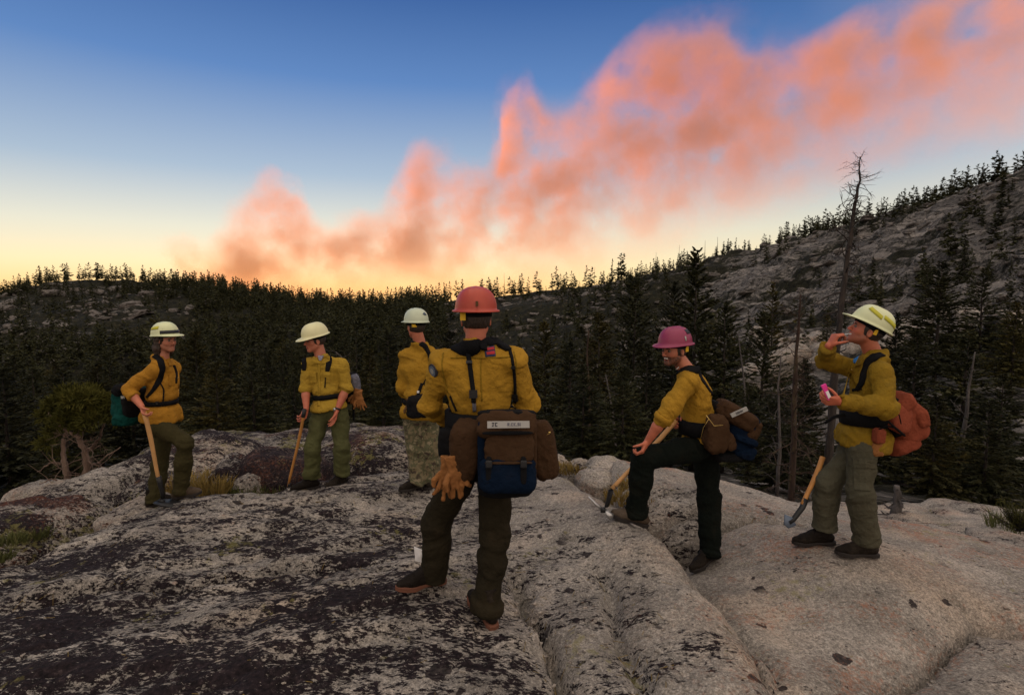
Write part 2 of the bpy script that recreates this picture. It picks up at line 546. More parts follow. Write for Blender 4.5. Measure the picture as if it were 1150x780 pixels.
def crown_mesh(name, seed, H=10.0, base=0.12, W=0.17, nb=70, nl=9, leaf=0.30, ragged=0.35, tipn=6, asym=0.0):
    """a conifer crown of nb branches, each a spray of nl narrow leaf faces; H high, widest W*H"""
    rs = np.random.RandomState(seed)
    V = []; n = 0
    for i in range(nb):
        t = (i + rs.rand()) / nb
        t = t ** 1.1
        h = base + (1 - base) * t
        prof = (1 - t) ** 0.85 * (0.35 + 0.65 * min(1, (t + 0.12) / 0.3))
        L = W * H * prof * (1 + ragged * rs.randn()) + 0.02 * H
        L = max(0.02 * H, min(L, W * H * 1.35))
        a = rs.rand() * 2 * math.pi
        L *= 1 + asym * math.cos(a)
        droop = -0.30 + 0.75 * t + 0.15 * rs.randn()
        d = np.array([math.cos(a), math.sin(a), droop]); d /= np.linalg.norm(d)
        b0 = np.array([0, 0, h * H])
        k = max(2, int(nl * (0.35 + L / (W * H))))
        f = (np.arange(k) + rs.rand(k)) / k
        f = 0.12 + 0.88 * f
        c = b0 + d * (f * L)[:, None]
        c[:, 2] += (f ** 2) * L * 0.22 * (0.4 + rs.rand())
        side = np.array([-d[1], d[0], 0]); side /= np.linalg.norm(side)
        ang = (rs.rand(k) * 2 - 1) * 1.1
        ld = d * np.cos(ang)[:, None] + side * np.sin(ang)[:, None] + np.array([0, 0, 1.0]) * (rs.randn(k) * 0.32 - 0.08)[:, None]
        ld /= np.linalg.norm(ld, axis=1)[:, None]
        s = leaf * (0.6 + 0.8 * rs.rand(k)) * (0.55 + 0.6 * (1 - t))
        up = rs.randn(k, 3) * 0.6 + np.array([0, 0, 1.0])
        wv = np.cross(ld, up); wv /= np.maximum(np.linalg.norm(wv, axis=1), 1e-6)[:, None]
        p0 = c - ld * s[:, None] * 0.45
        p2 = c + ld * s[:, None] * 0.75
        mid = c + ld * s[:, None] * 0.1
        w = (s * 0.26)[:, None]
        V.append(np.stack([p0, mid + wv * w, p2, mid - wv * w], 1).reshape(-1, 3))
    # leader
    for i in range(tipn):
        z = H * (0.93 + 0.07 * i / tipn)
        a = rs.rand() * 6.28
        d = np.array([math.cos(a) * .4, math.sin(a) * .4, 1.0]); s = leaf * 0.7
        w = np.array([-math.sin(a), math.cos(a), 0]) * s * .2
        c = np.array([0, 0, z])
        V.append(np.array([c, c + d * s * .5 + w, c + d * s, c + d * s * .5 - w]))
    V = np.concatenate(V)
    F = np.arange(len(V)).reshape(-1, 4)
    return V, F

def tube_np(pts, radii, ns=6):
    """tapered tube along pts"""
    P = np.asarray(pts, float); n = len(P)
    V = []
    T = np.gradient(P, axis=0)
    for i in range(n):
        t = T[i] / max(np.linalg.norm(T[i]), 1e-9)
        a = np.array([0, 0, 1.0]) if abs(t[2]) < 0.9 else np.array([1.0, 0, 0])
        u = np.cross(t, a); u /= np.linalg.norm(u); v = np.cross(t, u)
        an = np.arange(ns) * 2 * math.pi / ns
        V.append(P[i] + radii[i] * (np.cos(an)[:, None] * u + np.sin(an)[:, None] * v))
    V = np.concatenate(V)
    F = []
    for i in range(n - 1):
        for k in range(ns):
            k2 = (k + 1) % ns
            F.append((i * ns + k, i * ns + k2, (i + 1) * ns + k2, (i + 1) * ns + k))
    F = np.array(F)
    # end caps as degenerate-free fans of quads are skipped for thin tips; close them with triangles
    c0, c1 = len(V), len(V) + 1
    V = np.vstack([V, P[0], P[-1]])
    T3 = [(c0, (k + 1) % ns, k) for k in range(ns)] + [(c1, (n - 1) * ns + k, (n - 1) * ns + (k + 1) % ns) for k in range(ns)]
    return V, F, np.array(T3)

class Geo:
    """collects pieces of one mesh"""
    def __init__(s): s.V = []; s.Q = []; s.T = []; s.n = 0
    def add(s, V, Q=None, T=None):
        V = np.asarray(V, float)
        s.V.append(V)
        if Q is not None and len(Q): s.Q.append(np.asarray(Q) + s.n)
        if T is not None and len(T): s.T.append(np.asarray(T) + s.n)
        s.n += len(V)
        return s
    def tube(s, pts, radii, ns=6):
        if isinstance(radii, (int, float)): radii = [radii] * len(pts)
        return s.add(*tube_np(pts, radii, ns))
    def box(s, c, sx, sy, sz, R=None):
        v = np.array([[x, y, z] for x in (-.5, .5) for y in (-.5, .5) for z in (-.5, .5)]) * [sx, sy, sz]
        if R is not None: v = v @ np.asarray(R).T
        q = [(0, 1, 3, 2), (4, 6, 7, 5), (0, 4, 5, 1), (2, 3, 7, 6), (0, 2, 6, 4), (1, 5, 7, 3)]
        return s.add(v + np.asarray(c), q)
    def mesh(s, name, smooth=True, off=None):
        V = np.concatenate(s.V)
        if off is not None: V = V - np.asarray(off)
        f = []
        if s.Q: f.append(np.concatenate(s.Q))
        if s.T: f.append(np.concatenate(s.T))
        return mesh_np(name, V, f, smooth)

def trunk_geo(H, r, seed, lean=0.02, ns=7, top=0.97):
    rs = np.random.RandomState(seed)
    z = np.linspace(-0.05, top, 7) * H
    off = np.cumsum(rs.randn(7, 2) * lean * H * 0.15, 0)
    P = np.stack([off[:, 0] * z / H, off[:, 1] * z / H, z], 1)
    return P, r * (1 - np.linspace(0, 1, 7) * 0.93)

_tree_proto = {}
def tree_proto(kind, i):
    key = (kind, i)
    if key in _tree_proto: return _tree_proto[key]
    sd = hash_seed(kind, i)
    if kind == 'near':
        V, F = crown_mesh("c", sd, 10, 0.10 + .05 * (i % 2), 0.20 + 0.03 * (i % 3), nb=300, nl=40, leaf=0.25, ragged=0.28)
    elif kind == 'mid':
        V, F = crown_mesh("c", sd, 10, 0.12, 0.17 + 0.03 * (i % 3), nb=110, nl=14, leaf=0.46, ragged=0.4, asym=.15 * (i % 2))
    else:
        V, F = crown_mesh("c", sd, 10, 0.12 + .1 * (i % 2), 0.13 + 0.03 * (i % 4), nb=34, nl=5, leaf=1.1, ragged=0.4, asym=.2 * (i % 3))
    g = Geo(); g.tube(*trunk_geo(10, 0.16 if kind != 'far' else .14, sd, ns=6 if kind != 'far' else 4))
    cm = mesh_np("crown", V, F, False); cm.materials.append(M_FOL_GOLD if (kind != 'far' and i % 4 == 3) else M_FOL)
    tm = g.mesh("trunk"); tm.materials.append(M_BARK)
    _tree_proto[key] = (cm, tm, V, F)
    return _tree_proto[key]
def hash_seed(k, i): return {'near': 100, 'mid': 200, 'far': 300}[k] + i * 7

def place_tree(x, y, H, kind, i, label, group, name="conifer_tree", wid=1.0, rz=0.0, z=None):
    cm, tm, _, _ = tree_proto(kind, i)
    if z is None: z = float(terrain(x, y)) - 0.1
    r = empty(name, (x, y, z), label, "tree", group)
    s = H / 10.0
    r.scale = (s * wid, s * wid, s)
    r.rotation_euler = (0, 0, rz)
    link("trunk", tm, None, r); link("crown", cm, None, r)
    return r

# trees that can be picked out in the photograph: (px, py of the top, distance, width factor, label)
HERO_TREES = [
 (783, 281, 46, 1.15, "near", "tallest dark conifer, between the skyline and the magenta helmet"),
 (758, 318, 58, 1.0, "near", "dark conifer just left of the tallest one behind the magenta helmet"),
 (712, 312, 52, 1.25, "near", "broad dark conifer midway between red and magenta helmets"),
 (673, 352, 40, 1.1, "near", "dark conifer right of the red helmeted man, lower than its neighbour"),
 (640, 385, 34, 1.2, "near", "low bushy conifer beside the right elbow of the red helmeted man"),
 (727, 392, 30, 1.1, "near", "conifer close behind the forearm of the magenta helmeted man"),
 (816, 340, 42, 1.2, "near", "wide conifer above the pack of the magenta helmeted man"),
 (858, 352, 36, 1.1, "near", "conifer between the magenta helmet and the bare snag"),
 (869, 318, 75, 1.0, "mid", "smaller conifer on the granite slope left of the snag"),
 (905, 405, 24, 1.0, "near", "low conifer left of the man drinking with raised hand"),
 (1008, 352, 40, 1.15, "near", "conifer directly right of the pale striped helmet"),
 (1058, 294, 44, 1.25, "near", "tall conifer rising right of the orange pack"),
 (1106, 302, 50, 1.3, "near", "golden tinged conifer second from the right edge"),
 (1142, 340, 38, 1.3, "near", "dark conifer cut by the right edge of the picture"),
 (1030, 372, 30, 1.2, "near", "conifer right behind the orange pack"),
 (1088, 372, 26, 1.25, "near", "bushy conifer above the flat slabs at right"),
 (1128, 420, 24, 1.3, "near", "low conifer above the slabs at the right edge"),
 (985, 420, 27, 1.1, "near", "conifer behind the waist of the man with the orange pack"),
 (219, 372, 62, 1.25, "near", "golden conifer peak left of the second white helmet"),
 (258, 384, 50, 1.35, "near", "broad conifer between the two men at left"),
 (300, 398, 46, 1.3, "near", "round topped conifer left of the cream helmet"),
 (225, 420, 34, 1.4, "near", "low wide conifer right of the long haired man"),
 (330, 425, 36, 1.3, "near", "low conifer behind the bending man with the stick"),
 (415, 392, 44, 1.25, "near", "conifer right of the cream helmeted man"),
 (436, 372, 66, 1.1, "near", "slim conifer left of the man in camouflage trousers"),
 (400, 362, 90, 1.0, "mid", "small pointed conifer above the grey pack"),
 (175, 352, 95, 1.0, "mid", "conifer peeking over the first white helmet"),
 (120, 395, 60, 1.3, "near", "dark conifer behind the twisted pine"),
 (60, 405, 55, 1.3, "near", "dark conifer above the left rock shelf"),
 (15, 400, 50, 1.3, "near", "dark conifer cut by the left edge"),
 (20, 450, 34, 1.4, "near", "low black conifer at the left edge"),
 (155, 430, 38, 1.3, "near", "dark conifer behind the teal pack"),
 (505, 372, 70, 1.2, "near", "conifer between the camouflage and red helmeted men"),
 (612, 362, 60, 1.2, "near", "conifer behind the right shoulder of the red helmeted man"),
 (590, 400, 40, 1.3, "near", "dark conifer hidden behind the large pack"),
 (465, 400, 44, 1.3, "near", "dark conifer behind the camouflage trousers"),
 (842, 440, 24, 1.2, "near", "low conifer beside the brown and blue pack"),
 (40, 462, 24, 1.3, "near", "low dark conifer left of the twisted pine"),
 (112, 470, 21, 1.2, "near", "low dark conifer directly behind the twisted pine"),
 (8, 492, 18, 1.3, "near", "low dark conifer at the left picture edge by the rocks"),
 (150, 486, 20, 1.2, "near", "low dark conifer beneath the teal pack"),
 (75, 498, 17, 1.2, "near", "lowest dark conifer behind the twisted pine trunk"),
 (285, 450, 22, 1.3, "near", "low dark conifer above the rusty boulder"),
 (245, 462, 20, 1.2, "near", "low dark conifer right of the raised knee"),
 (430, 440, 24, 1.3, "near", "low dark conifer between cream hat and camouflage man"),
 (655, 462, 20, 1.2, "near", "low conifer above the small grassy boulder"),
 (700, 468, 19, 1.2, "near", "low conifer above the bent knee of the laughing man"),
 (875, 470, 19, 1.2, "near", "low conifer at the foot of the lichened trunk"),
 (1050, 480, 19, 1.3, "near", "low black conifer above the flat slabs"),
 (1110, 476, 19, 1.3, "near", "low black conifer near the right edge slabs"),
 (665, 430, 26, 1.3, "near", "low dark conifer above the round boulders"),
]

def build_trees():
    rs = np.random.RandomState(11)
    for j, (px, py, Y, w, kind, lab) in enumerate(HERO_TREES):
        top = at(px, py, Y)
        z0 = float(terrain(top[0], top[1])) - .2
        H = max(4.0, top[2] - z0)
        ww = w * min(1.0, 11.0 / H) ** 0.35
        if Y < 36: ww *= 1.15
        place_tree(top[0], top[1], H, kind, j % 5, lab, "larger conifers below the ridge", wid=ww, rz=rs.rand() * 6.28, z=z0)
    # scattered trees: in strips of (px, u)
    cand = []
    def scatter(n, pxa, pxb, ua, ub, ha, hb, keep=None):
        for _ in range(n):
            px = pxa + (pxb - pxa) * rs.rand(); u = ua + (ub - ua) * rs.rand()
            k = (px - 575) / 650; R = _li(RIDGE_R, px)
            r = R * u
            y = r / math.sqrt(1 + k * k); x = y * k
            if r < 26: continue
            if keep is not None:
                g = float(n2(np.array([x]), np.array([y]), 1 / 40, 4, 3)[0])
                if g < keep: continue
            cand.append((x, y, ha + (hb - ha) * rs.rand() ** 1.4, px, u))
    # skyline rows
    scatter(330, -60, 440, 0.93, 1.0, 7, 15)
    scatter(80, 440, 700, 0.93, 1.0, 7, 16)
    scatter(90, 700, 930, 0.96, 1.0, 3, 10)
    scatter(170, 900, 1200, 0.955, 1.0, 3, 9)
    # forested face of the left and centre
    scatter(1150, 215, 500, 0.33, 0.95, 8, 16)
    scatter(420, 490, 720, 0.33, 0.97, 3, 10, -0.1)
    scatter(420, 180, 480, 0.75, 0.98, 9, 15)
    scatter(420, -60, 240, 0.28, 0.55, 9, 16)
    scatter(240, -60, 240, 0.86, 0.98, 6, 11, -0.15)
    scatter(420, -60, 240, 0.5, 0.88, 5, 10, -0.02)
    scatter(90, 620, 780, 0.4, 0.9, 3, 8, 0.0)
    scatter(640, 700, 1200, 0.42, 0.97, 2.0, 6.5, -0.10)
    scatter(26, 740, 1200, 0.22, 0.42, 4, 7)
    cand.sort(key=lambda c: -c[2] / math.hypot(c[0], c[1]))
    xs = np.array([c[0] for c in cand]); ys = np.array([c[1] for c in cand]); zs = terrain(xs, ys)
    NT = 250
    Vs, Fs, n = [], [], 0
    lows = [tree_proto('far', i)[2:] for i in range(6)]
    for j, (x, y, H, px, u) in enumerate(cand):
        if j < NT:
            where = "at skyline" if u > 0.92 else ("low" if u < 0.5 else "halfway up")
            side = "left hill" if px < 300 else ("middle ridge" if px < 700 else "right hillside")
            r = math.hypot(x, y)
            lm = [(-400, "near the left edge"), (70, "above the twisted pine"), (135, "above the teal pack"), (205, "right of the long haired man"), (290, "left of the cream hat"),
                  (370, "right of the cream hat"), (440, "about the pale green hat"), (505, "behind the red hat"), (565, "right of the red hat"), (640, "left of the magenta hat"), (740, "above the magenta hat"),
                  (800, "right of the magenta hat"), (880, "about the bare snag"), (960, "above the striped hat"), (1020, "above the orange pack"), (1090, "near the right edge")]
            sdn = [t for p_, t in lm if px >= p_][-1]
            size_ = "tall" if H > 12 else ("medium" if H > 8 else "short")
            place_tree(x, y, H, 'mid' if r < 330 else 'far', j % 6, f"{size_} dark conifer {where} on the {side}, {sdn}",
                       f"conifers {where} on the {side}", wid=0.8 + 0.5 * rs.rand(), rz=rs.rand() * 6.28, z=float(zs[j]) - .2)
        else:
            V, F = lows[j % 6]
            a = rs.rand() * 6.28; s = H / 10; w = s * (0.8 + 0.5 * rs.rand())
            c, d = math.cos(a) * w, math.sin(a) * w
            P = np.stack([V[:, 0] * c - V[:, 1] * d + x, V[:, 0] * d + V[:, 1] * c + y, V[:, 2] * s + zs[j] - .3], 1)
            Vs.append(P); Fs.append(F + n); n += len(V)
    me = mesh_np("distant_forest", np.concatenate(Vs), np.concatenate(Fs), False)
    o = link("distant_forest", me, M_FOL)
    tag(o, "dense dark conifer forest covering the far left and middle ridge", "forest", kind="stuff")
    print("trees", len(cand))
build_trees()

# ------------------------------------------------------------------ dead snags
def snag_branches(P, rad_, nb, L, seed, rise=0.1, t0=0.25, sub=3, thin=1.0, dens_pow=1.0):
    """returns list of Geo, one per bare branch"""
    rs = np.random.RandomState(seed)
    out = []
    for i in range(nb):
        t = t0 + (1 - t0) * ((i + rs.rand()) / nb) ** dens_pow
        f = t * (len(P) - 1); a = int(min(f, len(P) - 2)); b0 = P[a] + (P[a + 1] - P[a]) * (f - a)
        r0 = np.interp(f, range(len(P)), rad_)
        ang = rs.rand() * 2 * math.pi
        l = L * (0.35 + 0.65 * rs.rand()) * (1.1 - 0.6 * t)
        d = np.array([math.cos(ang), math.sin(ang), rise + 0.35 * rs.randn()])
        pts = [b0]
        for k in range(4):
            d = d + rs.randn(3) * 0.28; d /= np.linalg.norm(d)
            pts.append(pts[-1] + d * l / 4)
        br = max(0.008, min(0.03, r0 * 0.35)) * thin
        g = Geo(); g.tube(pts, [br, br * .8, br * .6, br * .45, br * .2], 5)
        for s in range(sub):
            q = pts[1 + rs.randint(3)]
            d2 = d + rs.randn(3) * 0.8; d2 /= np.linalg.norm(d2)
            l2 = l * (0.2 + .35 * rs.rand())
            e = q + d2 * l2 * .5; e2 = e + (d2 + rs.randn(3) * .3) * l2 * .5
            g.tube([q, e, e2], [br * .5, br * .35, br * .12], 4)
        out.append(g)
    return out

def snag(name, path, r0, r1, nb, L, seed, label, mat=M_DEAD, group=None, **kw):
    """path: [(px, py)] bottom to top at distance Y -> world; trunk + separate branches"""
    P = np.array(path)
    n = len(P)
    # densify
    t = np.linspace(0, n - 1, n * 3)
    P = np.stack([np.interp(t, range(n), P[:, k]) for k in range(3)], 1)
    rs = np.random.RandomState(seed)
    P[1:-1] += rs.randn(len(P) - 2, 3) * r0 * 0.10
    rr = np.linspace(r0, r1, len(P)) * (1 + 0.06 * rs.randn(len(P)))
    base = P[0].copy()
    e = empty(name, base, label, "tree", group)
    g = Geo(); g.tube(P, rr, 10)
    link("trunk", g.mesh("trunk", off=base), mat, e)
    brs = snag_branches(P, rr, nb, L, seed + 1, **kw)
    for g in brs:
        link("branch", g.mesh("branch", off=base), mat, e)
    return e

def build_snags():
    Y = 19.0
    snag("bare_snag", [at(*p, Y) for p in [(926, 580), (932, 500), (938, 420), (945, 340), (953, 280), (959, 235), (965, 205), (966, 176)]],
         0.15, 0.014, 90, 1.4, 5, "tall bare dead snag rising above the ridge behind the striped helmet", M_BARK, t0=0.30, rise=0.12, thin=1.0, dens_pow=.7)
    snag("lichen_snag", [at(*p, 13.0) for p in [(888, 575), (891, 500), (893, 430), (896, 370), (899, 330)]],
         0.085, 0.015, 90, 1.0, 8, "reddish lichened dead trunk full of twigs left of the drinking man", M_BARK_RED, t0=0.05, sub=4, thin=.7)
    snag("bleached_snag", [at(*p, 20.0) for p in [(1078, 520), (1084, 470), (1089, 430), (1095, 395)]],
         0.09, 0.02, 12, .9, 12, "thin bleached snag leaning right beside the orange pack", M_DEAD, t0=0.1, rise=.5)
    snag("bleached_snag", [at(*p, 22.0) for p in [(1104, 510), (1107, 480), (1110, 450)]],
         0.06, 0.015, 7, .7, 14, "short bleached snag right of the leaning one", M_DEAD, t0=0.1, rise=.5)
    snag("weathered_stump", [at(*p, 10.6) for p in [(1008, 590), (1006, 575), (1009, 560), (1007, 545)]],
         0.12, 0.05, 8, .5, 16, "grey weathered stump with root snags beyond the slab, right of the boots", M_DEAD, t0=0.0, rise=-.1)
    snag("thin_dead_tree", [at(*p, 30.0) for p in [(838, 470), (836, 430), (832, 400), (829, 375)]],
         0.06, 0.02, 8, .8, 18, "thin dead tree standing behind the brown and blue pack", M_DEAD, t0=0.2)
    snag("thin_dead_tree", [at(*p, 16.0) for p in [(872, 560), (876, 500), (874, 440), (877, 400)]],
         0.055, 0.015, 26, .8, 20, "twiggy dead tree left of the lichened trunk", M_DEAD, t0=0.1, thin=.6)
    snag("thin_dead_tree", [at(*p, 24.0) for p in [(693, 520), (689, 470), (684, 440), (680, 420)]],
         0.06, 0.02, 24, 1.2, 22, "tangled dead tree in the dark forest left of the bent knee", M_DEAD, t0=0.1, thin=.6)
    snag("red_trunk", [at(*p, 22.0) for p in [(662, 520), (662, 440), (659, 400), (661, 370)]],
         0.055, 0.02, 20, 1.0, 24, "slim reddish trunk in the forest right of the large pack", M_BARK_RED, t0=0.3, thin=.6)
    snag("thin_dead_tree", [at(*p, 11.0) for p in [(385, 430), (378, 415), (385, 402), (377, 395)]],
         0.02, 0.008, 9, .55, 26, "bare twisted twigs standing right of the cream helmet", M_DEAD, t0=0.0, thin=.55)
    # dead poles on the skyline
    rs = np.random.RandomState(3)
    poles = [(566, 306), (737, 283), (763, 275), (792, 270), (806, 266), (990, 222), (1103, 190), (1140, 186), (668, 300), (480, 318)]
    for i, (px, py) in enumerate(poles):
        R = float(_li(RIDGE_R, px)) * 0.985
        Yd = R / math.sqrt(1 + ((px - 575) / 650) ** 2)
        top = at(px, py, Yd); z0 = float(terrain(top[0], top[1]))
        if top[2] - z0 < 2: top[2] = z0 + 5
        snag("skyline_snag", [np.array([top[0], top[1], z0 - .3]), (top + np.array([top[0], top[1], z0])) / 2 + rs.randn(3) * .15, top],
             0.16, 0.05, 7, 1.6, 60 + i, "bare dead pole on the skyline " + ("of the right hillside" if px > 720 else "of the middle ridge"), M_BARK,
             group="bare poles on the skyline " + ("of the right hillside" if px > 720 else "of the middle ridge"), sub=1, thin=2.2)
build_snags()
# ------------------------------------------------------------------ granite dome in the foreground
def tps_fit(P, Z, smooth=0.02):
    P = np.asarray(P); Z = np.asarray(Z); n = len(P)
    D = np.hypot(P[:, None, 0] - P[None, :, 0], P[:, None, 1] - P[None, :, 1])
    K = np.where(D > 0, D * D * np.log(D + 1e-12), 0) + smooth * np.eye(n)
    Q = np.hstack([np.ones((n, 1)), P])
    A = np.zeros((n + 3, n + 3)); A[:n, :n] = K; A[:n, n:] = Q; A[n:, :n] = Q.T
    w = np.linalg.solve(A, np.concatenate([Z, np.zeros(3)]))
    return P, w
def tps_eval(f, x, y):
    P, w = f
    out = w[-3] + w[-2] * x + w[-1] * y
    for (a, b), c in zip(P, w[:-3]):
        d2 = (x - a) ** 2 + (y - b) ** 2
        out = out + c * 0.5 * d2 * np.log(d2 + 1e-12)
    return out
def picks(L):
    P = np.array([at(*q) for q in L])
    return P[:, :2], P[:, 2]

# (px, py, distance) points lying on the main slab / the right slab
MAIN_PTS = [(545, 694, 3.15), (482, 662, 3.35), (185, 572, 5.8), (210, 562, 5.75), (345, 547, 6.0), (380, 542, 6.05), (470, 549, 5.75),
            (707, 588, 4.35), (675, 578, 4.5), (0, 780, 2.62), (300, 780, 2.55), (575, 780, 2.52), (850, 780, 2.58), (0, 645, 4.3), (80, 612, 5.0), (0, 700, 3.35),
            (250, 650, 3.9), (400, 620, 4.25), (560, 590, 4.75), (640, 560, 5.2), (660, 545, 5.6), (600, 528, 6.4), (520, 532, 6.3), (430, 535, 6.6), (300, 553, 6.2),
            (880, 760, 2.68), (800, 680, 3.25), (740, 610, 4.05), (650, 640, 3.8), (700, 700, 3.12)]
RIGHT_PTS = [(797, 633, 4.45), (915, 600, 4.55), (960, 622, 4.2), (760, 545, 5.9), (850, 560, 5.9), (700, 530, 6.2), (960, 582, 5.3), (1080, 606, 5.0), (1150, 628, 4.7),
             (1300, 665, 4.3), (830, 690, 3.65), (880, 745, 3.15), (1000, 700, 3.5), (1080, 700, 3.55), (1150, 680, 3.8), (1150, 780, 2.95), (1000, 780, 2.85), (920, 780, 2.78),
             (760, 600, 4.8), (1300, 780, 3.0), (900, 640, 4.1)]
F_MAIN = tps_fit(*picks(MAIN_PTS), smooth=0.012)
F_RIGHT = tps_fit(*picks(RIGHT_PTS), smooth=0.012)

def poly_sd(x, y, poly):
    """signed distance, positive outside"""
    P = np.asarray(poly); n = len(P)
    d = np.full(x.shape, 1e9); inside = np.zeros(x.shape, bool)
    for i in range(n):
        a, b = P[i], P[(i + 1) % n]
        e = b - a
        t = np.clip(((x - a[0]) * e[0] + (y - a[1]) * e[1]) / (e @ e), 0, 1)
        d = np.minimum(d, np.hypot(x - a[0] - t * e[0], y - a[1] - t * e[1]))
        c = ((a[1] > y) != (b[1] > y)) & (x < (b[0] - a[0]) * (y - a[1]) / (b[1] - a[1] + 1e-12) + a[0])
        inside ^= c
    return np.where(inside, -d, d)
def line_d(x, y, L):
    d = np.full(x.shape, 1e9); tt = np.zeros(x.shape); n = len(L) - 1
    for i in range(n):
        a, b = np.asarray(L[i]), np.asarray(L[i + 1]); e = b - a
        t = np.clip(((x - a[0]) * e[0] + (y - a[1]) * e[1]) / (e @ e), 0, 1)
        q = np.hypot(x - a[0] - t * e[0], y - a[1] - t * e[1])
        tt = np.where(q < d, (i + t) / n, tt); d = np.minimum(d, q)
    return d, tt
def onf(F, px, py):
    """point where the pixel's ray meets a fitted surface"""
    r = ray(px, py); Y = np.linspace(1.5, 12, 1500)
    g = CAMZ + r[2] * Y - tps_eval(F, r[0] * Y, Y)
    i = int(np.argmax(g < 0)) if (g < 0).any() else int(np.argmin(np.abs(g)))
    return np.array([r[0] * Y[i], Y[i]])

def xy(px, py, Y): return at(px, py, Y)[:2]
MAIN_POLY = [xy(-260, 640, 4.4), xy(-60, 660, 4.25), xy(30, 625, 4.75), xy(100, 592, 5.5), xy(150, 573, 6.0), xy(215, 558, 6.1), xy(300, 550, 6.35), xy(400, 536, 6.8), xy(470, 532, 6.9), xy(560, 526, 6.8), xy(620, 526, 6.5),
             xy(655, 540, 5.7), xy(690, 565, 5.0), xy(735, 600, 4.25), xy(790, 650, 3.62), xy(850, 720, 2.98), xy(905, 790, 2.52), (1.1, 1.6), (1.0, -3.0), (-5, -3.0)]
RIGHT_POLY = [xy(690, 524, 6.6), xy(760, 532, 6.7), xy(850, 552, 6.3), xy(960, 576, 5.7), xy(1080, 602, 5.25), xy(1160, 622, 5.0), xy(1300, 655, 4.6), xy(1500, 700, 4.2), (4.2, 0.0), (3.5, -3.0), (0.9, -3.0), (1.05, 1.6),
              xy(895, 780, 2.72), xy(845, 705, 3.35), xy(785, 645, 4.05), xy(742, 600, 4.6), xy(705, 560, 5.6)]
MCRK = [onf(F_MAIN, *p) for p in [(575, 625), (592, 650), (610, 690), (625, 730), (645, 770), (665, 800)]]
MCRK2 = [onf(F_MAIN, *p) for p in [(655, 610), (680, 660), (700, 705), (725, 745), (760, 790)]]
MCRK3 = [onf(F_MAIN, *p) for p in [(-30, 682), (40, 672), (110, 657), (160, 656), (215, 655), (280, 646), (350, 640), (420, 636)]]
RCRK = [onf(F_RIGHT, *p) for p in [(1175, 692), (1120, 690), (1085, 712), (1020, 745), (940, 782)]]
RCRK2 = [onf(F_RIGHT, *p) for p in [(757, 610), (800, 590), (850, 578), (905, 585)]]
RCRK3 = [onf(F_RIGHT, *p) for p in [(1040, 650), (1085, 672), (1115, 690), (1180, 700)]]

SEAM = [xy(704, 596, 4.55), xy(745, 622, 4.15), xy(790, 657, 3.72), xy(838, 708, 3.18), xy(892, 782, 2.64)]

def ridged(x, y, s, o, oct=4):
    return 1 - np.abs(n2(x, y, s, o, oct))

def dome(x, y):
    x = np.asarray(x, float); y = np.asarray(y, float)
    wx = x + 0.06 * n2(x, y, 1.7, 31, 3); wy = y + 0.06 * n2(x, y, 1.7, 57, 3)
    sdm = poly_sd(wx, wy, MAIN_POLY)
    zm = tps_eval(F_MAIN, x, y)
    zm = np.clip(zm, -1.2, 0.6)
    rough = n2(x, y, 0.8, 4, 3) * 0.035
    # sheeted, flaky relief running with the slope (left part rougher)
    lw = sstep(1.0, -1.0, x)
    fl = n2(x * 0.55 + y * .25, y * 1.5 - x * .45, 2.4, 8, 4)
    rough_m = rough + lw * 0.050 * (sstep(-.25, .25, fl) - .5) + 0.016 * n2(x, y, 5, 6, 4) + 0.006 * n2(x, y, 22, 6, 3)
    zm = zm + rough_m
    e = np.clip(sdm + 0.26, 0, None)
    zm = zm - 1.1 * e ** 2 - 2.2 * np.clip(sdm - 0.02, 0, None) ** 1.3
    for L, dep, w, wid in ((MCRK, .15, .036, .20), (MCRK2, .07, .035, .22), (MCRK3, .17, .06, .24)):
        d, t = line_d(wx, wy, L)
        env = sstep(0, .25, t) * (1 - .5 * sstep(.85, 1, t))
        if L is MCRK3:
            side = wy - np.interp(wx, [q[0] for q in L], [q[1] for q in L])
            zm = zm + 0.05 * env * np.exp(-((side - .12) / .2) ** 2) - dep * env * np.exp(-(d / w) ** 2)
        else:
            zm = zm - env * (dep * np.exp(-(d / w) ** 2) + dep * .45 * np.exp(-(d / wid) ** 2))
    sdr = poly_sd(wx, wy, RIGHT_POLY)
    zr = np.clip(tps_eval(F_RIGHT, x, y), -1.3, 0.5)
    zr = zr + n2(x, y, 0.9, 24, 3) * 0.035 + 0.010 * n2(x, y, 4, 26, 4) + 0.004 * n2(x, y, 22, 6, 3)
    e = np.clip(sdr + 0.13, 0, None)
    zr = zr - 4.0 * e ** 2 - 2.0 * np.clip(sdr - 0.0, 0, None) ** 1.2
    for L, dep, w, wid in ((RCRK, .15, .022, .16), (RCRK2, .12, .035, .16), (RCRK3, .05, .025, .2)):
        d, t = line_d(wx, wy, L)
        env = sstep(0, .2, t) * 1.0
        zr = zr - env * (dep * np.exp(-(d / w) ** 2) + dep * .6 * np.exp(-(d / wid) ** 2))
    pit = xy(745, 585, 4.95)
    zr = zr - .42 * np.exp(-((x - pit[0]) ** 2 / .20 ** 2 + (y - pit[1]) ** 2 / .42 ** 2))
    z = np.maximum(zm, zr)
    d, t = line_d(wx, wy, SEAM)
    z = z - .13 * sstep(0, .12, t) * np.exp(-(d / .028) ** 2) - .05 * np.exp(-(d / .09) ** 2)
    return np.maximum(z, -4.6)

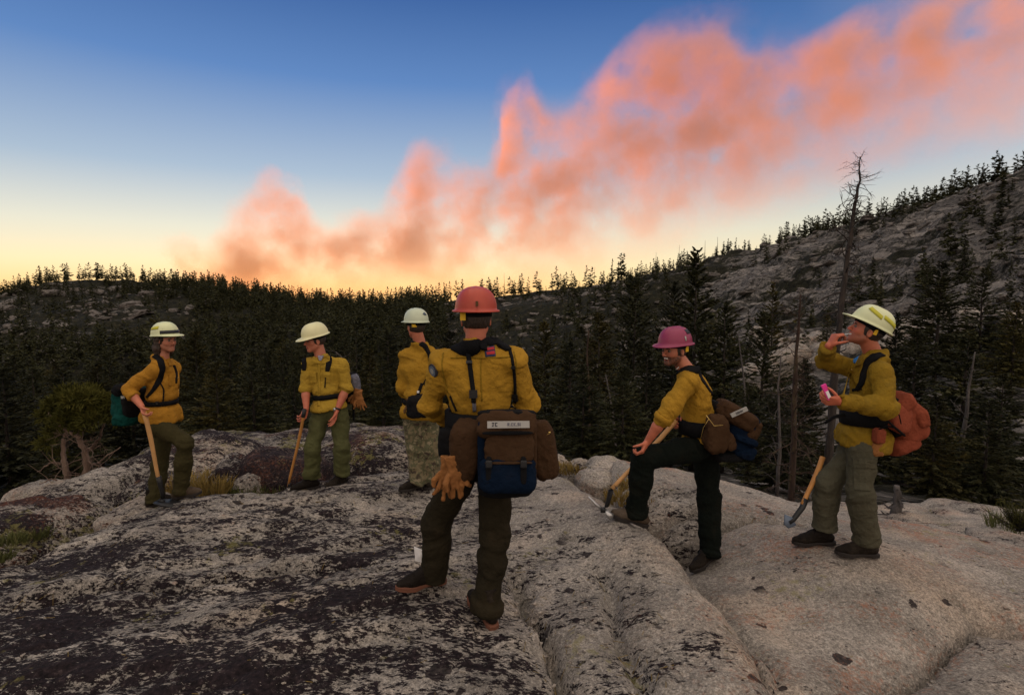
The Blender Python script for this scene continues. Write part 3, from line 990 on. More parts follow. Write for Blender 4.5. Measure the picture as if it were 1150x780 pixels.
def mat_rock(name, lichen=1.0, regional=True, base=((0.07, 0.062, 0.055), (0.225, 0.20, 0.172), (0.50, 0.445, 0.385)), moss=0.0):
    m, nt, b = new_mat(name)
    pos = coords(nt, world=True)
    sep = nt.nodes.new("ShaderNodeSeparateXYZ"); nt.links.new(pos, sep.inputs[0])
    # granite: speckled crystals over soft mottling
    sp = noise(nt, pos, 95, 3, 0.75)
    sp2 = noise(nt, pos, 38, 3, 0.6)
    mo = noise(nt, pos, 2.2, 5, 0.6)
    g = mth(nt, 'ADD', mth(nt, 'ADD', mth(nt, 'MULTIPLY', sp, 0.42), mth(nt, 'MULTIPLY', sp2, 0.30)), mth(nt, 'MULTIPLY', mo, 0.28))
    col = ramp(nt, g, [(0.36, base[0]), (0.49, base[1]), (0.62, base[2])])
    warm = noise(nt, pos, 1.1, 4, 0.6)
    col = mix(nt, mth(nt, 'MULTIPLY', mth(nt, 'SUBTRACT', warm, 0.50), 3.0, clamp=True), col, mix(nt, 1.0, col, (1.0, 0.84, 0.70), 'MULTIPLY'))
    # where the dark crust grows: dense to the left, sparse on the right
    if regional:
        k = mth(nt, 'MULTIPLY_ADD', sep.outputs[0], -0.040, 0.0)
        k = mth(nt, 'ADD', mth(nt, 'MINIMUM', mth(nt, 'MAXIMUM', k, -0.062), 0.035), -0.014)
        cx = mth(nt, 'MULTIPLY', mth(nt, 'SUBTRACT', mth(nt, 'MULTIPLY', sep.outputs[1], -0.012), -0.05), 1.0)
        k = mth(nt, 'ADD', k, cx)
    else:
        k = mth(nt, 'ADD', 0.0, -0.02 + 0.05 * (lichen - 1))
    # stretched crust pattern (drawn out along the slope)
    mp = nt.nodes.new("ShaderNodeMapping"); mp.inputs["Rotation"].default_value = (0, 0, 0.35)
    mp.inputs["Scale"].default_value = (0.65, 1.5, 1.5)
    nt.links.new(pos, mp.inputs["Vector"])
    l1 = noise(nt, mp.outputs[0], 1.9, 5, 0.6, 0.3)
    l2 = noise(nt, mp.outputs[0], 15.0, 6, 0.72, 0.2)
    l3 = noise(nt, mp.outputs[0], 45.0, 4, 0.7)
    ls = mth(nt, 'ADD', mth(nt, 'ADD', mth(nt, 'MULTIPLY', l1, 0.32), mth(nt, 'MULTIPLY', l2, 0.36)), mth(nt, 'MULTIPLY', l3, 0.32))
    ls = mth(nt, 'ADD', ls, k)
    dark = mth(nt, 'MULTIPLY', mth(nt, 'SUBTRACT', ls, 0.506), 60.0, clamp=True)
    grey = mth(nt, 'MULTIPLY', mth(nt, 'SUBTRACT', ls, 0.475), 18.0, clamp=True)
    crust = ramp(nt, sp2, [(0.35, (0.008, 0.006, 0.007)), (0.6, (0.023, 0.016, 0.018)), (0.75, (0.068, 0.05, 0.05))])
    blotch = ramp(nt, noise(nt, pos, 3.1, 3, 0.5), [(0.4, (0.10, 0.095, 0.10)), (0.6, (0.20, 0.185, 0.18))])
    col = mix(nt, mth(nt, 'MULTIPLY', grey, 0.45), col, blotch)
    # round crustose spots
    vo = nt.nodes.new("ShaderNodeTexVoronoi"); vo.inputs["Scale"].default_value = 6.5
    wv = nt.nodes.new("ShaderNodeVectorMath"); wv.operation = 'MULTIPLY_ADD'
    nz = nt.nodes.new("ShaderNodeTexNoise"); nz.inputs["Scale"].default_value = 16; nt.links.new(pos, nz.inputs["Vector"])
    nt.links.new(nz.outputs[1], wv.inputs[0]); wv.inputs[1].default_value = (0.11, 0.11, 0.11); nt.links.new(pos, wv.inputs[2])
    nt.links.new(wv.outputs[0], vo.inputs["Vector"])
    sc = nt.nodes.new("ShaderNodeSeparateColor"); nt.links.new(vo.outputs["Color"], sc.inputs[0])
    size = mth(nt, 'MULTIPLY', mth(nt, 'SUBTRACT', sc.outputs[0], 0.52), 0.75, clamp=True)
    spot = mth(nt, 'MULTIPLY', mth(nt, 'SUBTRACT', size, vo.outputs["Distance"]), 30.0, clamp=True)
    spot = mth(nt, 'MULTIPLY', spot, mth(nt, 'MULTIPLY', mth(nt, 'SUBTRACT', noise(nt, pos, 1.5, 2, .5), 0.44), 12.0, clamp=True))
    dk = mth(nt, 'MAXIMUM', dark, mth(nt, 'MULTIPLY', spot, 0.9 if regional else 0.5))
    col = mix(nt, dk, col, crust)
    # orange and yellow-green lichen
    orr = mth(nt, 'MULTIPLY', mth(nt, 'SUBTRACT', mth(nt, 'ADD', mth(nt, 'MULTIPLY', noise(nt, pos, 1.7, 4, .6), .6), mth(nt, 'MULTIPLY', noise(nt, pos, 34, 5, .75), .6)), 0.63), 10.0, clamp=True)
    rightw = mth(nt, 'MULTIPLY', mth(nt, 'SUBTRACT', sep.outputs[0], 0.6), 1.3, clamp=True) if regional else 0.4
    col = mix(nt, mth(nt, 'MULTIPLY', mth(nt, 'MULTIPLY', orr, rightw), 0.6), col, (0.32, 0.12, 0.06))
    ye = mth(nt, 'MULTIPLY', mth(nt, 'SUBTRACT', mth(nt, 'ADD', mth(nt, 'MULTIPLY', noise(nt, pos, 1.9, 3, .5), .55), mth(nt, 'MULTIPLY', noise(nt, pos, 19, 3, .6), .45)), 0.60 - moss), 20.0, clamp=True)
    col = mix(nt, mth(nt, 'MULTIPLY', ye, 0.55), col, (0.17, 0.155, 0.05))
    nt.links.new(col, b.inputs["Base Color"])
    b.inputs["Roughness"].default_value = 0.88
    b.inputs["Specular IOR Level"].default_value = 0.12
    hh = mth(nt, 'ADD', mth(nt, 'ADD', mth(nt, 'MULTIPLY', sp, 0.30), mth(nt, 'MULTIPLY', sp2, 0.5)), mth(nt, 'MULTIPLY', dk, 0.25))
    hh = mth(nt, 'ADD', hh, mth(nt, 'MULTIPLY', l2, 1.1))
    bump(nt, b, hh, 0.85, 0.022)
    return m
M_ROCK = mat_rock("lichened_granite")
M_ROCK2 = mat_rock("pale_granite", lichen=0.6, regional=False)
M_ROCK3 = mat_rock("yellow_flecked_granite", lichen=1.9, regional=False, moss=0.05)

def build_dome():
    xs = np.concatenate([np.arange(-9, -5.4, 0.12), np.arange(-5.4, 5.2, 0.028), np.arange(5.2, 9, 0.12)])
    ys = np.concatenate([np.arange(-4, 1.6, 0.12), np.arange(1.6, 8.4, 0.028)])
    X, Y = np.meshgrid(xs, ys)
    Z = dome(X, Y)
    n, m = X.shape
    idx = np.arange(n * m).reshape(n, m)
    keep = (Z > -4.55)
    kq = keep[:-1, :-1] | keep[1:, :-1] | keep[:-1, 1:] | keep[1:, 1:]
    F = np.stack([idx[:-1, :-1], idx[:-1, 1:], idx[1:, 1:], idx[1:, :-1]], -1)[kq]
    V = np.stack([X, Y, Z], -1).reshape(-1, 3)
    used = np.zeros(len(V), bool); used[F.ravel()] = True
    remap = np.cumsum(used) - 1
    me = mesh_np("granite_dome", V[used], remap[F])
    o = link("granite_dome", me, M_ROCK)
    tag(o, kind="structure")
    return BVHTree.FromPolygons([tuple(v) for v in V[used][::1]], [tuple(f) for f in remap[F]])
DOME_BVH = build_dome()

def ground_z(x, y):
    return float(dome(np.array([x]), np.array([y]))[0])

def ico(sub):
    import bmesh
    bm = bmesh.new(); bmesh.ops.create_icosphere(bm, subdivisions=sub, radius=1)
    V = np.array([v.co[:] for v in bm.verts]); F = np.array([[v.index for v in f.verts] for f in bm.faces])
    bm.free(); return V, F
ICO5, ICO4, ICO3, ICO2 = ico(6), ico(5), ico(3), ico(2)

def boulder(c, r, seed, label, mat=M_ROCK2, rot=0.0, tilt=0.0, box=0.6, sub=ICO4, group=None, amp=.10, name="boulder"):
    V, F = sub
    V = V.copy()
    # squarish rounded block
    p = 2 + 2.5 * box
    V = V / (np.abs(V) ** p).sum(1)[:, None] ** (1 / p)
    V = V * np.asarray(r)
    s = float(np.mean(r))
    d = fbm(V / s * 0.9 + seed * 3.7, 3) * amp * 1.6 + fbm(V / s * 3.2 + seed, 3) * amp * .35
    V = V * (1 + d)[:, None]
    V += (fbm(V * 14 + seed, 3) * 0.008)[:, None]
    M = (Matrix.Rotation(rot, 3, 'Z') @ Matrix.Rotation(tilt, 3, 'Y'))
    V = V @ np.array(M).T
    me = mesh_np(name, V, F)
    o = link(name, me, mat, None, tuple(c))
    tag(o, label, "rock", group)
    return o

def blk(px, py_top, Y, wpx, hpx, depth, seed, label, **kw):
    """boulder whose top centre shows at (px, py_top)"""
    s = Y / 650.0
    rx, rz = wpx * s / 2, hpx * s / 2
    c = at(px, py_top, Y) - np.array([0, 0, rz * 0.98])
    return boulder(c, (rx, depth / 2, rz), seed, label, **kw)

def build_boulders():
    # shelf behind the slab on the left, running from the bush to the camouflage trousers
    blk(300, 490, 8.6, 250, 190, 2.2, 1, "long grey granite shelf behind the two men at left", mat=M_ROCK3, box=.3, tilt=-.05, sub=ICO5, amp=.08)
    blk(440, 487, 8.4, 240, 190, 2.4, 2, "granite shelf behind the camouflage trousers", mat=M_ROCK3, box=.5, sub=ICO5, amp=.08, tilt=.03)
    blk(225, 505, 7.8, 190, 170, 1.8, 3, "grey rock shelf with mossy foot right of the long haired man", mat=M_ROCK3, box=.4, tilt=-.16, sub=ICO5)
    blk(316, 508, 7.2, 112, 90, 1.0, 4, "rusty brown boulder with dark flakes between the two men at left", mat=M_RUST, box=.4, tilt=.05)
    blk(284, 534, 6.75, 34, 46, .35, 40, "small pale upright rock in the grassy gully", mat=M_ROCK2, box=.2, tilt=-.4)
    blk(262, 515, 7.1, 62, 84, .7, 41, "pale rounded rock left of the rusty boulder", mat=M_ROCK3, box=.2, tilt=.25)
    # left edge
    blk(85, 543, 6.9, 170, 150, 1.7, 5, "dark lichened boulder under the twisted pine", mat=M_ROCK, box=.3, tilt=-.22, sub=ICO5, rot=.2)
    blk(20, 570, 6.0, 190, 150, 1.6, 6, "broad yellow flecked rock at the left edge", mat=M_ROCK3, box=.35, tilt=-.18, sub=ICO5, rot=-.2)
    blk(45, 541, 8.2, 86, 80, .9, 7, "smooth pale boulder half hidden at far left", mat=M_ROCK2, box=.1, tilt=-.1)
    blk(150, 565, 5.9, 80, 36, .6, 8, "low pale stone under the feet of the long haired man", mat=M_ROCK2, box=.3, tilt=-.2)
    blk(185, 535, 6.9, 110, 80, .9, 42, "grey rock behind the legs of the long haired man", mat=M_ROCK3, box=.35, tilt=-.12)
    # behind the slab, centre right
    blk(683, 514, 7.3, 64, 50, .6, 9, "pale rounded boulder left of the bent knee", mat=M_ROCK2, box=.3)
    blk(652, 518, 7.6, 46, 40, .5, 43, "small boulder in yellow grass right of the large pack", mat=M_ROCK2, box=.3, tilt=.1)
    blk(626, 513, 7.9, 30, 40, .4, 10, "little dark boulder beside the large pack", mat=M_ROCK2, box=.2)
    blk(700, 530, 6.7, 60, 46, .6, 11, "pale boulder behind the raised boot", mat=M_ROCK2, box=.3, tilt=.15)
    blk(668, 531, 6.5, 48, 34, .5, 44, "flat pale stone behind the tool handle", mat=M_ROCK2, box=.4)
    blk(748, 548, 5.35, 88, 110, .9, 12, "smooth round boulder wedged between the two slabs", mat=M_ROCK2, box=.25, tilt=.15, rot=.3)
    blk(776, 584, 5.05, 74, 96, .55, 13, "egg shaped boulder left of the dark trouser leg", mat=M_ROCK2, box=.2, tilt=-.25)
    blk(733, 572, 5.15, 46, 70, .45, 45, "small boulder in the cleft behind the raised boot", mat=M_ROCK2, box=.3)
    # flat ledges at right, beyond the slab
    rs = np.random.RandomState(4)
    spots = [(1020, 572, 11.5, 60, 14), (1066, 566, 12.2, 54, 13), (1105, 572, 11.7, 60, 15), (1145, 580, 11.2, 70, 15), (1046, 584, 10.2, 60, 16), (1090, 590, 9.8, 72, 17),
             (1135, 598, 9.2, 74, 19), (1016, 594, 9.6, 44, 14), (1115, 608, 8.7, 60, 18), (1158, 610, 8.6, 60, 18), (1068, 602, 9.0, 60, 15), (995, 581, 10.8, 40, 14),
             (1080, 578, 11.0, 50, 14), (1125, 587, 10.4, 52, 14), (1030, 602, 9.0, 46, 14)]
    for i, (px, py, Y, w, h) in enumerate(spots):
        z = at(px, py, Y)
        boulder(z - [0, 0, h * Y / 650 * .9], (w * Y / 1300 * 1.15, .5, h * Y / 650), 60 + i, "flat grey stone slab in the ledges beyond the right slab", mat=M_ROCK2, rot=rs.rand() * .5 - .2,
                tilt=rs.rand() * .12 - .06, box=.5, sub=ICO3, group="flat slabs beyond the right slab", name="rock_slab")
    b = np.array([[x, y] for x, y in []])
    # bench the ledges rest on
    boulder(at(1090, 600, 10.5) - [0, 0, 1.25], (3.2, 3.0, 1.15), 90, "low bedrock bench under the flat slabs at right", mat=M_ROCK2, box=.6, sub=ICO5, amp=.04)
    # pale ledges up the right slope among the trees
    led = [(1020, 362, 52, 130, 22), (1100, 356, 48, 120, 20), (1150, 352, 46, 90, 18), (905, 372, 46, 60, 26), (885, 400, 40, 70, 30), (868, 372, 48, 40, 16), (935, 388, 40, 50, 26), (1075, 372, 44, 50, 14),
           (870, 420, 33, 46, 24), (905, 430, 32, 36, 20), (1000, 378, 40, 60, 20), (1040, 368, 45, 70, 16)]
    for i, (px, py, Y, w, h) in enumerate(led):
        r_ = ray(px, py + h * .6); YY = np.linspace(16, 260, 1200)
        g_ = CAMZ + r_[2] * YY - terrain(r_[0] * YY, YY)
        hit_ = np.nonzero(g_ < 0)[0]
        if len(hit_) == 0: continue
        Yo = float(YY[hit_[0]]) - .5
        blk(px, py, Yo, w, h * 2.2, w * Yo / 650 * .8, 120 + i, ("small", "broad", "low", "ragged", "squat", "long", "humped")[i % 7] + " pale granite outcrop " + {1020: "just above the striped helmet's rear", 1100: "between the two tall right conifers", 1150: "at the right edge beneath the trees", 905: "behind the raised hand", 885: "left of the raised elbow",
            868: "high between lichened trunk and magenta hat", 935: "directly behind the raised forearm", 1075: "under the tall right conifer", 870: "below the left ledges near the dead twigs", 1000: "behind the striped helmet", 1040: "above the orange pack"}.get(px, "beside the lichened trunk"),
            mat=M_ROCK2, box=.5, sub=ICO4, amp=.22, name="granite_outcrop", group="pale outcrops " + ("above the orange pack" if px > 970 else ("behind the raised arm" if px > 860 else "right of the red helmet")), tilt=rs.rand() * .3 - .15)
M_RUST = mat_rock("rusty_granite", lichen=2.3, regional=False, base=((0.05, 0.035, 0.028), (0.14, 0.10, 0.08), (0.22, 0.16, 0.13)))
build_boulders()

# ------------------------------------------------------------------ small plants in the cracks
def mat_plain(name, c, rough=0.8, spec=0.3, bumpsc=None, bstr=.3, var=0.25, metal=0.0, bdist=0.003):
    m, nt, b = new_mat(name)
    v = coords(nt)
    n1 = noise(nt, v, 14, 4, 0.6)
    f = mth(nt, 'MULTIPLY_ADD', n1, 2 * var, 1 - var)
    s_ = nt.nodes.new("ShaderNodeVectorMath"); s_.operation = 'SCALE'
    s_.inputs[0].default_value = c; nt.links.new(f, s_.inputs["Scale"])
    nt.links.new(s_.outputs[0], b.inputs["Base Color"])
    b.inputs["Roughness"].default_value = rough
    b.inputs["Specular IOR Level"].default_value = spec
    b.inputs["Metallic"].default_value = metal
    if bumpsc:
        bump(nt, b, noise(nt, v, bumpsc, 4, 0.6), bstr, bdist)
    return m
M_GRASS = mat_plain("dry_yellow_grass", (0.20, 0.135, 0.035), 0.9, var=.5)
M_GRASS2 = mat_plain("green_brown_herbs", (0.07, 0.075, 0.02), 0.9, var=.5)

def tuft_geo(r, h, n, seed, g, c=(0, 0, 0)):
    rs = np.random.RandomState(seed)
    for i in range(n):
        a = rs.rand() * 6.28; q = r * math.sqrt(rs.rand())
        b = np.array([math.cos(a) * q, math.sin(a) * q, -0.03]) + c
        d = np.array([math.cos(a) * .5 * rs.rand() + .15 * rs.randn(), math.sin(a) * .5 * rs.rand() + .15 * rs.randn(), 1.0])
        l = h * (.5 + .5 * rs.rand())
        m = b + d * l * .55; e = b + d * l + np.array([d[0], d[1], -.3]) * l * .35
        s = np.array([math.sin(a * 3), math.cos(a * 3), 0]) * 0.006
        g.add([b - s, b + s, m + s * .7, m - s * .7, e], [(0, 1, 2, 3)], [(3, 2, 4)])

def build_plants():
    spots = [(205, 548, 6.5, .22, .22, 0), (238, 552, 6.5, .2, .26, 0), (190, 560, 6.15, .14, .14, 0), (262, 552, 6.6, .3, .10, 1), (300, 550, 6.6, .35, .10, 1), (275, 548, 6.7, .2, .14, 1),
             (12, 605, 5.3, .12, .10, 1), (0, 625, 5.0, .1, .1, 1), (140, 575, 6.0, .12, .10, 0), (40, 600, 5.6, .12, .12, 1),
             (650, 527, 7.3, .28, .12, 0), (625, 524, 7.4, .22, .10, 0), (698, 534, 7.0, .16, .10, 0), (697, 558, 5.3, .18, .12, 0), (715, 545, 5.9, .2, .14, 0), (728, 560, 5.3, .12, .1, 0),
             (1140, 592, 9.4, .4, .3, 1), (1000, 600, 8.8, .3, .15, 0), (1060, 592, 10, .4, .14, 0), (240, 540, 6.9, .2, .2, 0)]
    g0, g1 = Geo(), Geo()
    for i, (px, py, Y, r, h, k) in enumerate(spots):
        tuft_geo(r, h, int(500 * r + 120), 300 + i, (g0, g1)[k], at(px, py, Y))
    tag(link("dry_grass", g0.mesh("dry_grass", False), M_GRASS), "tufts of dry yellow grass in the gaps between rocks", "grass", kind="stuff")
    tag(link("crack_herbs", g1.mesh("crack_herbs", False), M_GRASS2), "low green brown herbs in the gully and at the left rocks", "plants", kind="stuff")
    # shrubs: right edge young pine, little ones by the twisted pine
    def shrub(c, r, h, seed, label, name="young_pine", nb=60):
        rs = np.random.RandomState(seed)
        e = empty(name, c, label, "plant")
        g = Geo(); f = Geo()
        for i in range(nb):
            a = rs.rand() * 6.28; z0 = h * .1 * rs.rand(); l = r * (.5 + .6 * rs.rand())
            el = .3 + 1.1 * rs.rand()
            d = np.array([math.cos(a) * math.cos(el), math.sin(a) * math.cos(el), math.sin(el) * h / r * .8])
            P = [np.array([0, 0, z0]), d * l * .5 + [0, 0, z0], d * l + [0, 0, z0 + .04]]
            g.tube(P, [.008, .006, .003], 4)
            for k in range(30):
                t = .25 + .75 * rs.rand(); p = P[0] + (P[2] - P[0]) * t
                dd = d / np.linalg.norm(d) * .8 + rs.randn(3) * .6; dd /= np.linalg.norm(dd)
                s = np.cross(dd, rs.randn(3)); s /= np.linalg.norm(s)
                L = .06 + .05 * rs.rand()
                f.add([p - s * .004, p + s * .004, p + dd * L], None, [(0, 1, 2)])
        link("stem", g.mesh("stem"), M_BARK, e); link("foliage", f.mesh("foliage", False), M_BUSH, e)
    shrub(at(1143, 592, 7.6) - [0, 0, .05], .42, .45, 5, "small olive green shrub at the right edge of the ledges")
    #shrub(at(8, 605, 5.2) - [0, 0, .06], .13, .14, 6, "scrubby little plant at the left edge of the rocks")
    shrub(at(150, 545, 7.4) - [0, 0, .1], .3, .32, 7, "small bright green shrub behind the knees of the long haired man")
build_plants()

def build_twisted_pine():
    """wind-shaped pine left of the long-haired man"""
    Y = 7.9
    rs = np.random.RandomState(21)
    base = at(92, 560, Y)
    e = empty("twisted_pine", base, "small twisted pine with bushy green crown and bare gnarled trunk at left", "tree")
    P = lambda L, dy=0: [at(a, b, Y + dy) + rs.randn(3) * .015 for a, b in L]
    def dens(pts):
        pts = np.array(pts); t = np.linspace(0, len(pts) - 1, len(pts) * 4)
        return np.stack([np.interp(t, range(len(pts)), pts[:, k]) for k in range(3)], 1) + rs.randn(len(t), 3) * .006
    M_TW = mat_bark('gnarled_pine_bark', (0.05, 0.03, 0.02), (0.14, 0.09, 0.065), (0.24, 0.17, 0.13))
    limbs = [("trunk", P([(94, 562), (95, 540), (99, 525), (96, 508), (88, 494), (92, 478), (88, 462)]), .060, .022),
             ("trunk", P([(90, 560), (78, 540), (72, 522), (68, 508), (72, 492), (80, 480)]), .05, .018),
             ("branch", P([(96, 508), (106, 500), (114, 488), (118, 470)], .2), .03, .012),
             ("branch", P([(88, 494), (76, 484), (62, 476), (54, 462)], -.1), .026, .010),
             ("branch", P([(72, 522), (60, 520), (50, 524), (44, 530)], .1), .018, .006),
             ("branch", P([(99, 525), (112, 520), (122, 512), (134, 504)], .1), .02, .006),
             ("branch", P([(95, 540), (108, 538), (118, 530), (126, 530)], -.1), .018, .005),
             ("branch", P([(78, 540), (66, 542), (58, 538), (48, 541)], -.1), .016, .005)]
    for nm, p, r0, r1 in limbs:
        p = dens(p); g = Geo(); g.tube(p, np.linspace(r0, r1, len(p)), 8)
        link(nm, g.mesh(nm, off=base), M_TW, e)
    pd = dens(limbs[0][1])
    for i, g in enumerate(snag_branches(pd, np.linspace(.05, .02, len(pd)), 34, .75, 33, rise=.05, t0=0.05, sub=4, thin=.6)):
        link("twig", g.mesh("twig", off=base), M_TW, e)
    # crown: needle tufts gathered in flat clumps
    f = Geo()
    clumps = [(88, 447, 17, 8), (66, 454, 15, 8), (108, 450, 16, 8), (98, 441, 13, 6), (77, 440, 13, 6), (56, 466, 12, 8), (118, 462, 13, 9), (60, 484, 9, 7), (84, 462, 15, 8), (128, 450, 9, 6), (72, 472, 12, 8), (103, 470, 13, 7), (50, 498, 7, 5), (132, 470, 8, 6), (92, 480, 9, 5), (66, 510, 6, 4)]
    for (a, b, w, h) in clumps:
        c = at(a, b, Y + rs.randn() * .18); s = Y / 650
        n = int(w * h * 3.2)
        u = rs.randn(n, 3); u /= np.linalg.norm(u, axis=1)[:, None]
        u *= (rs.rand(n) ** .45)[:, None]
        q = c + u * np.array([w * s, w * s * .9, h * s])
        d = u * .7 + rs.randn(n, 3) * .45 + [0, 0, .35]; d /= np.linalg.norm(d, axis=1)[:, None]
        sd = np.cross(d, rs.randn(n, 3)); sd /= np.linalg.norm(sd, axis=1)[:, None]
        L = (.06 + .07 * rs.rand(n))[:, None]
        for o in (0.0, 1.0):
            sd2 = sd if o == 0 else np.cross(d, sd)
            V = np.stack([q, q + d * L * .5 + sd2 * .010, q + d * L, q + d * L * .5 - sd2 * .010], 1).reshape(-1, 3)
            f.add(V, np.arange(len(V)).reshape(-1, 4))
    link("crown", f.mesh("crown", False, off=base), M_BUSH, e)
build_twisted_pine()

def build_grit():
    """loose flakes, gravel and twigs lying on the slabs"""
    rs = np.random.RandomState(9)
    V0, F0 = ICO2[0], ICO2[1]
    import bmesh
    bm = bmesh.new(); bmesh.ops.create_icosphere(bm, subdivisions=1, radius=1)
    V0 = np.array([v.co[:] for v in bm.verts]); F0 = np.array([[v.index for v in f.verts] for f in bm.faces]); bm.free()
    xs, ys, ss = [], [], []
    for L, k, w in ((MCRK, 170, .07), (MCRK2, 60, .15), (MCRK3, 240, .10), (RCRK, 130, .06), (RCRK2, 90, .12)):
        L = np.array(L)
        for _ in range(k):
            t = rs.rand() * (len(L) - 1); a = int(min(t, len(L) - 2)); p = L[a] + (L[a + 1] - L[a]) * (t - a) + rs.randn(2) * w
            xs.append(p[0]); ys.append(p[1]); ss.append(.004 + .014 * rs.rand() ** 3)
    for _ in range(900):
        y = 2.4 + 4.2 * rs.rand(); x = (rs.rand() * 2 - 1) * y * .95
        xs.append(x); ys.append(y); ss.append(.003 + .013 * rs.rand() ** 4)
    xs, ys = np.array(xs), np.array(ys); zs = dome(xs, ys)
    Vs, Fs, n = [], [], 0
    for x, y, z, s in zip(xs, ys, zs, ss):
        V = V0 * np.array([s * (1 + rs.rand()), s * (.7 + .5 * rs.rand()), s * .5]) * (1 + .18 * rs.randn(len(V0), 1))
        a = rs.rand() * 6.3; c, d = math.cos(a), math.sin(a)
        Vs.append(np.stack([V[:, 0] * c - V[:, 1] * d + x, V[:, 0] * d + V[:, 1] * c + y, V[:, 2] + z + s * .25], 1)); Fs.append(F0 + n); n += len(V0)
    tag(link("loose_grit", mesh_np("loose_grit", np.concatenate(Vs), np.concatenate(Fs), False), M_ROCK2), "loose granite grit and flakes lying on the slabs and in the cracks", "gravel", kind="stuff")
    g = Geo()
    for _ in range(260):
        y = 2.5 + 4.0 * rs.rand(); x = (rs.rand() * 2 - 1) * y * .9
        if rs.rand() < .5:
            L = np.array((MCRK, MCRK3, RCRK2, MCRK2)[rs.randint(4)]); t = rs.rand() * (len(L) - 1); a = int(min(t, len(L) - 2)); x, y = L[a] + (L[a + 1] - L[a]) * (t - a) + rs.randn(2) * .08
        a = rs.rand() * 6.3; l = .02 + .06 * rs.rand(); z = ground_z(x, y) + .004
        e = (x + math.cos(a) * l, y + math.sin(a) * l); g.tube([(x, y, z), (*e, ground_z(*e) + .004)], .0014, 3)
    tag(link("fallen_needles", g.mesh("fallen_needles", False), M_GRASS), "fallen pine needles and twigs on the granite", "needles", kind="stuff")
build_grit()
# ------------------------------------------------------------------ implicit surfaces for figures
def unit(v): v = np.asarray(v, float); return v / max(np.linalg.norm(v), 1e-9)

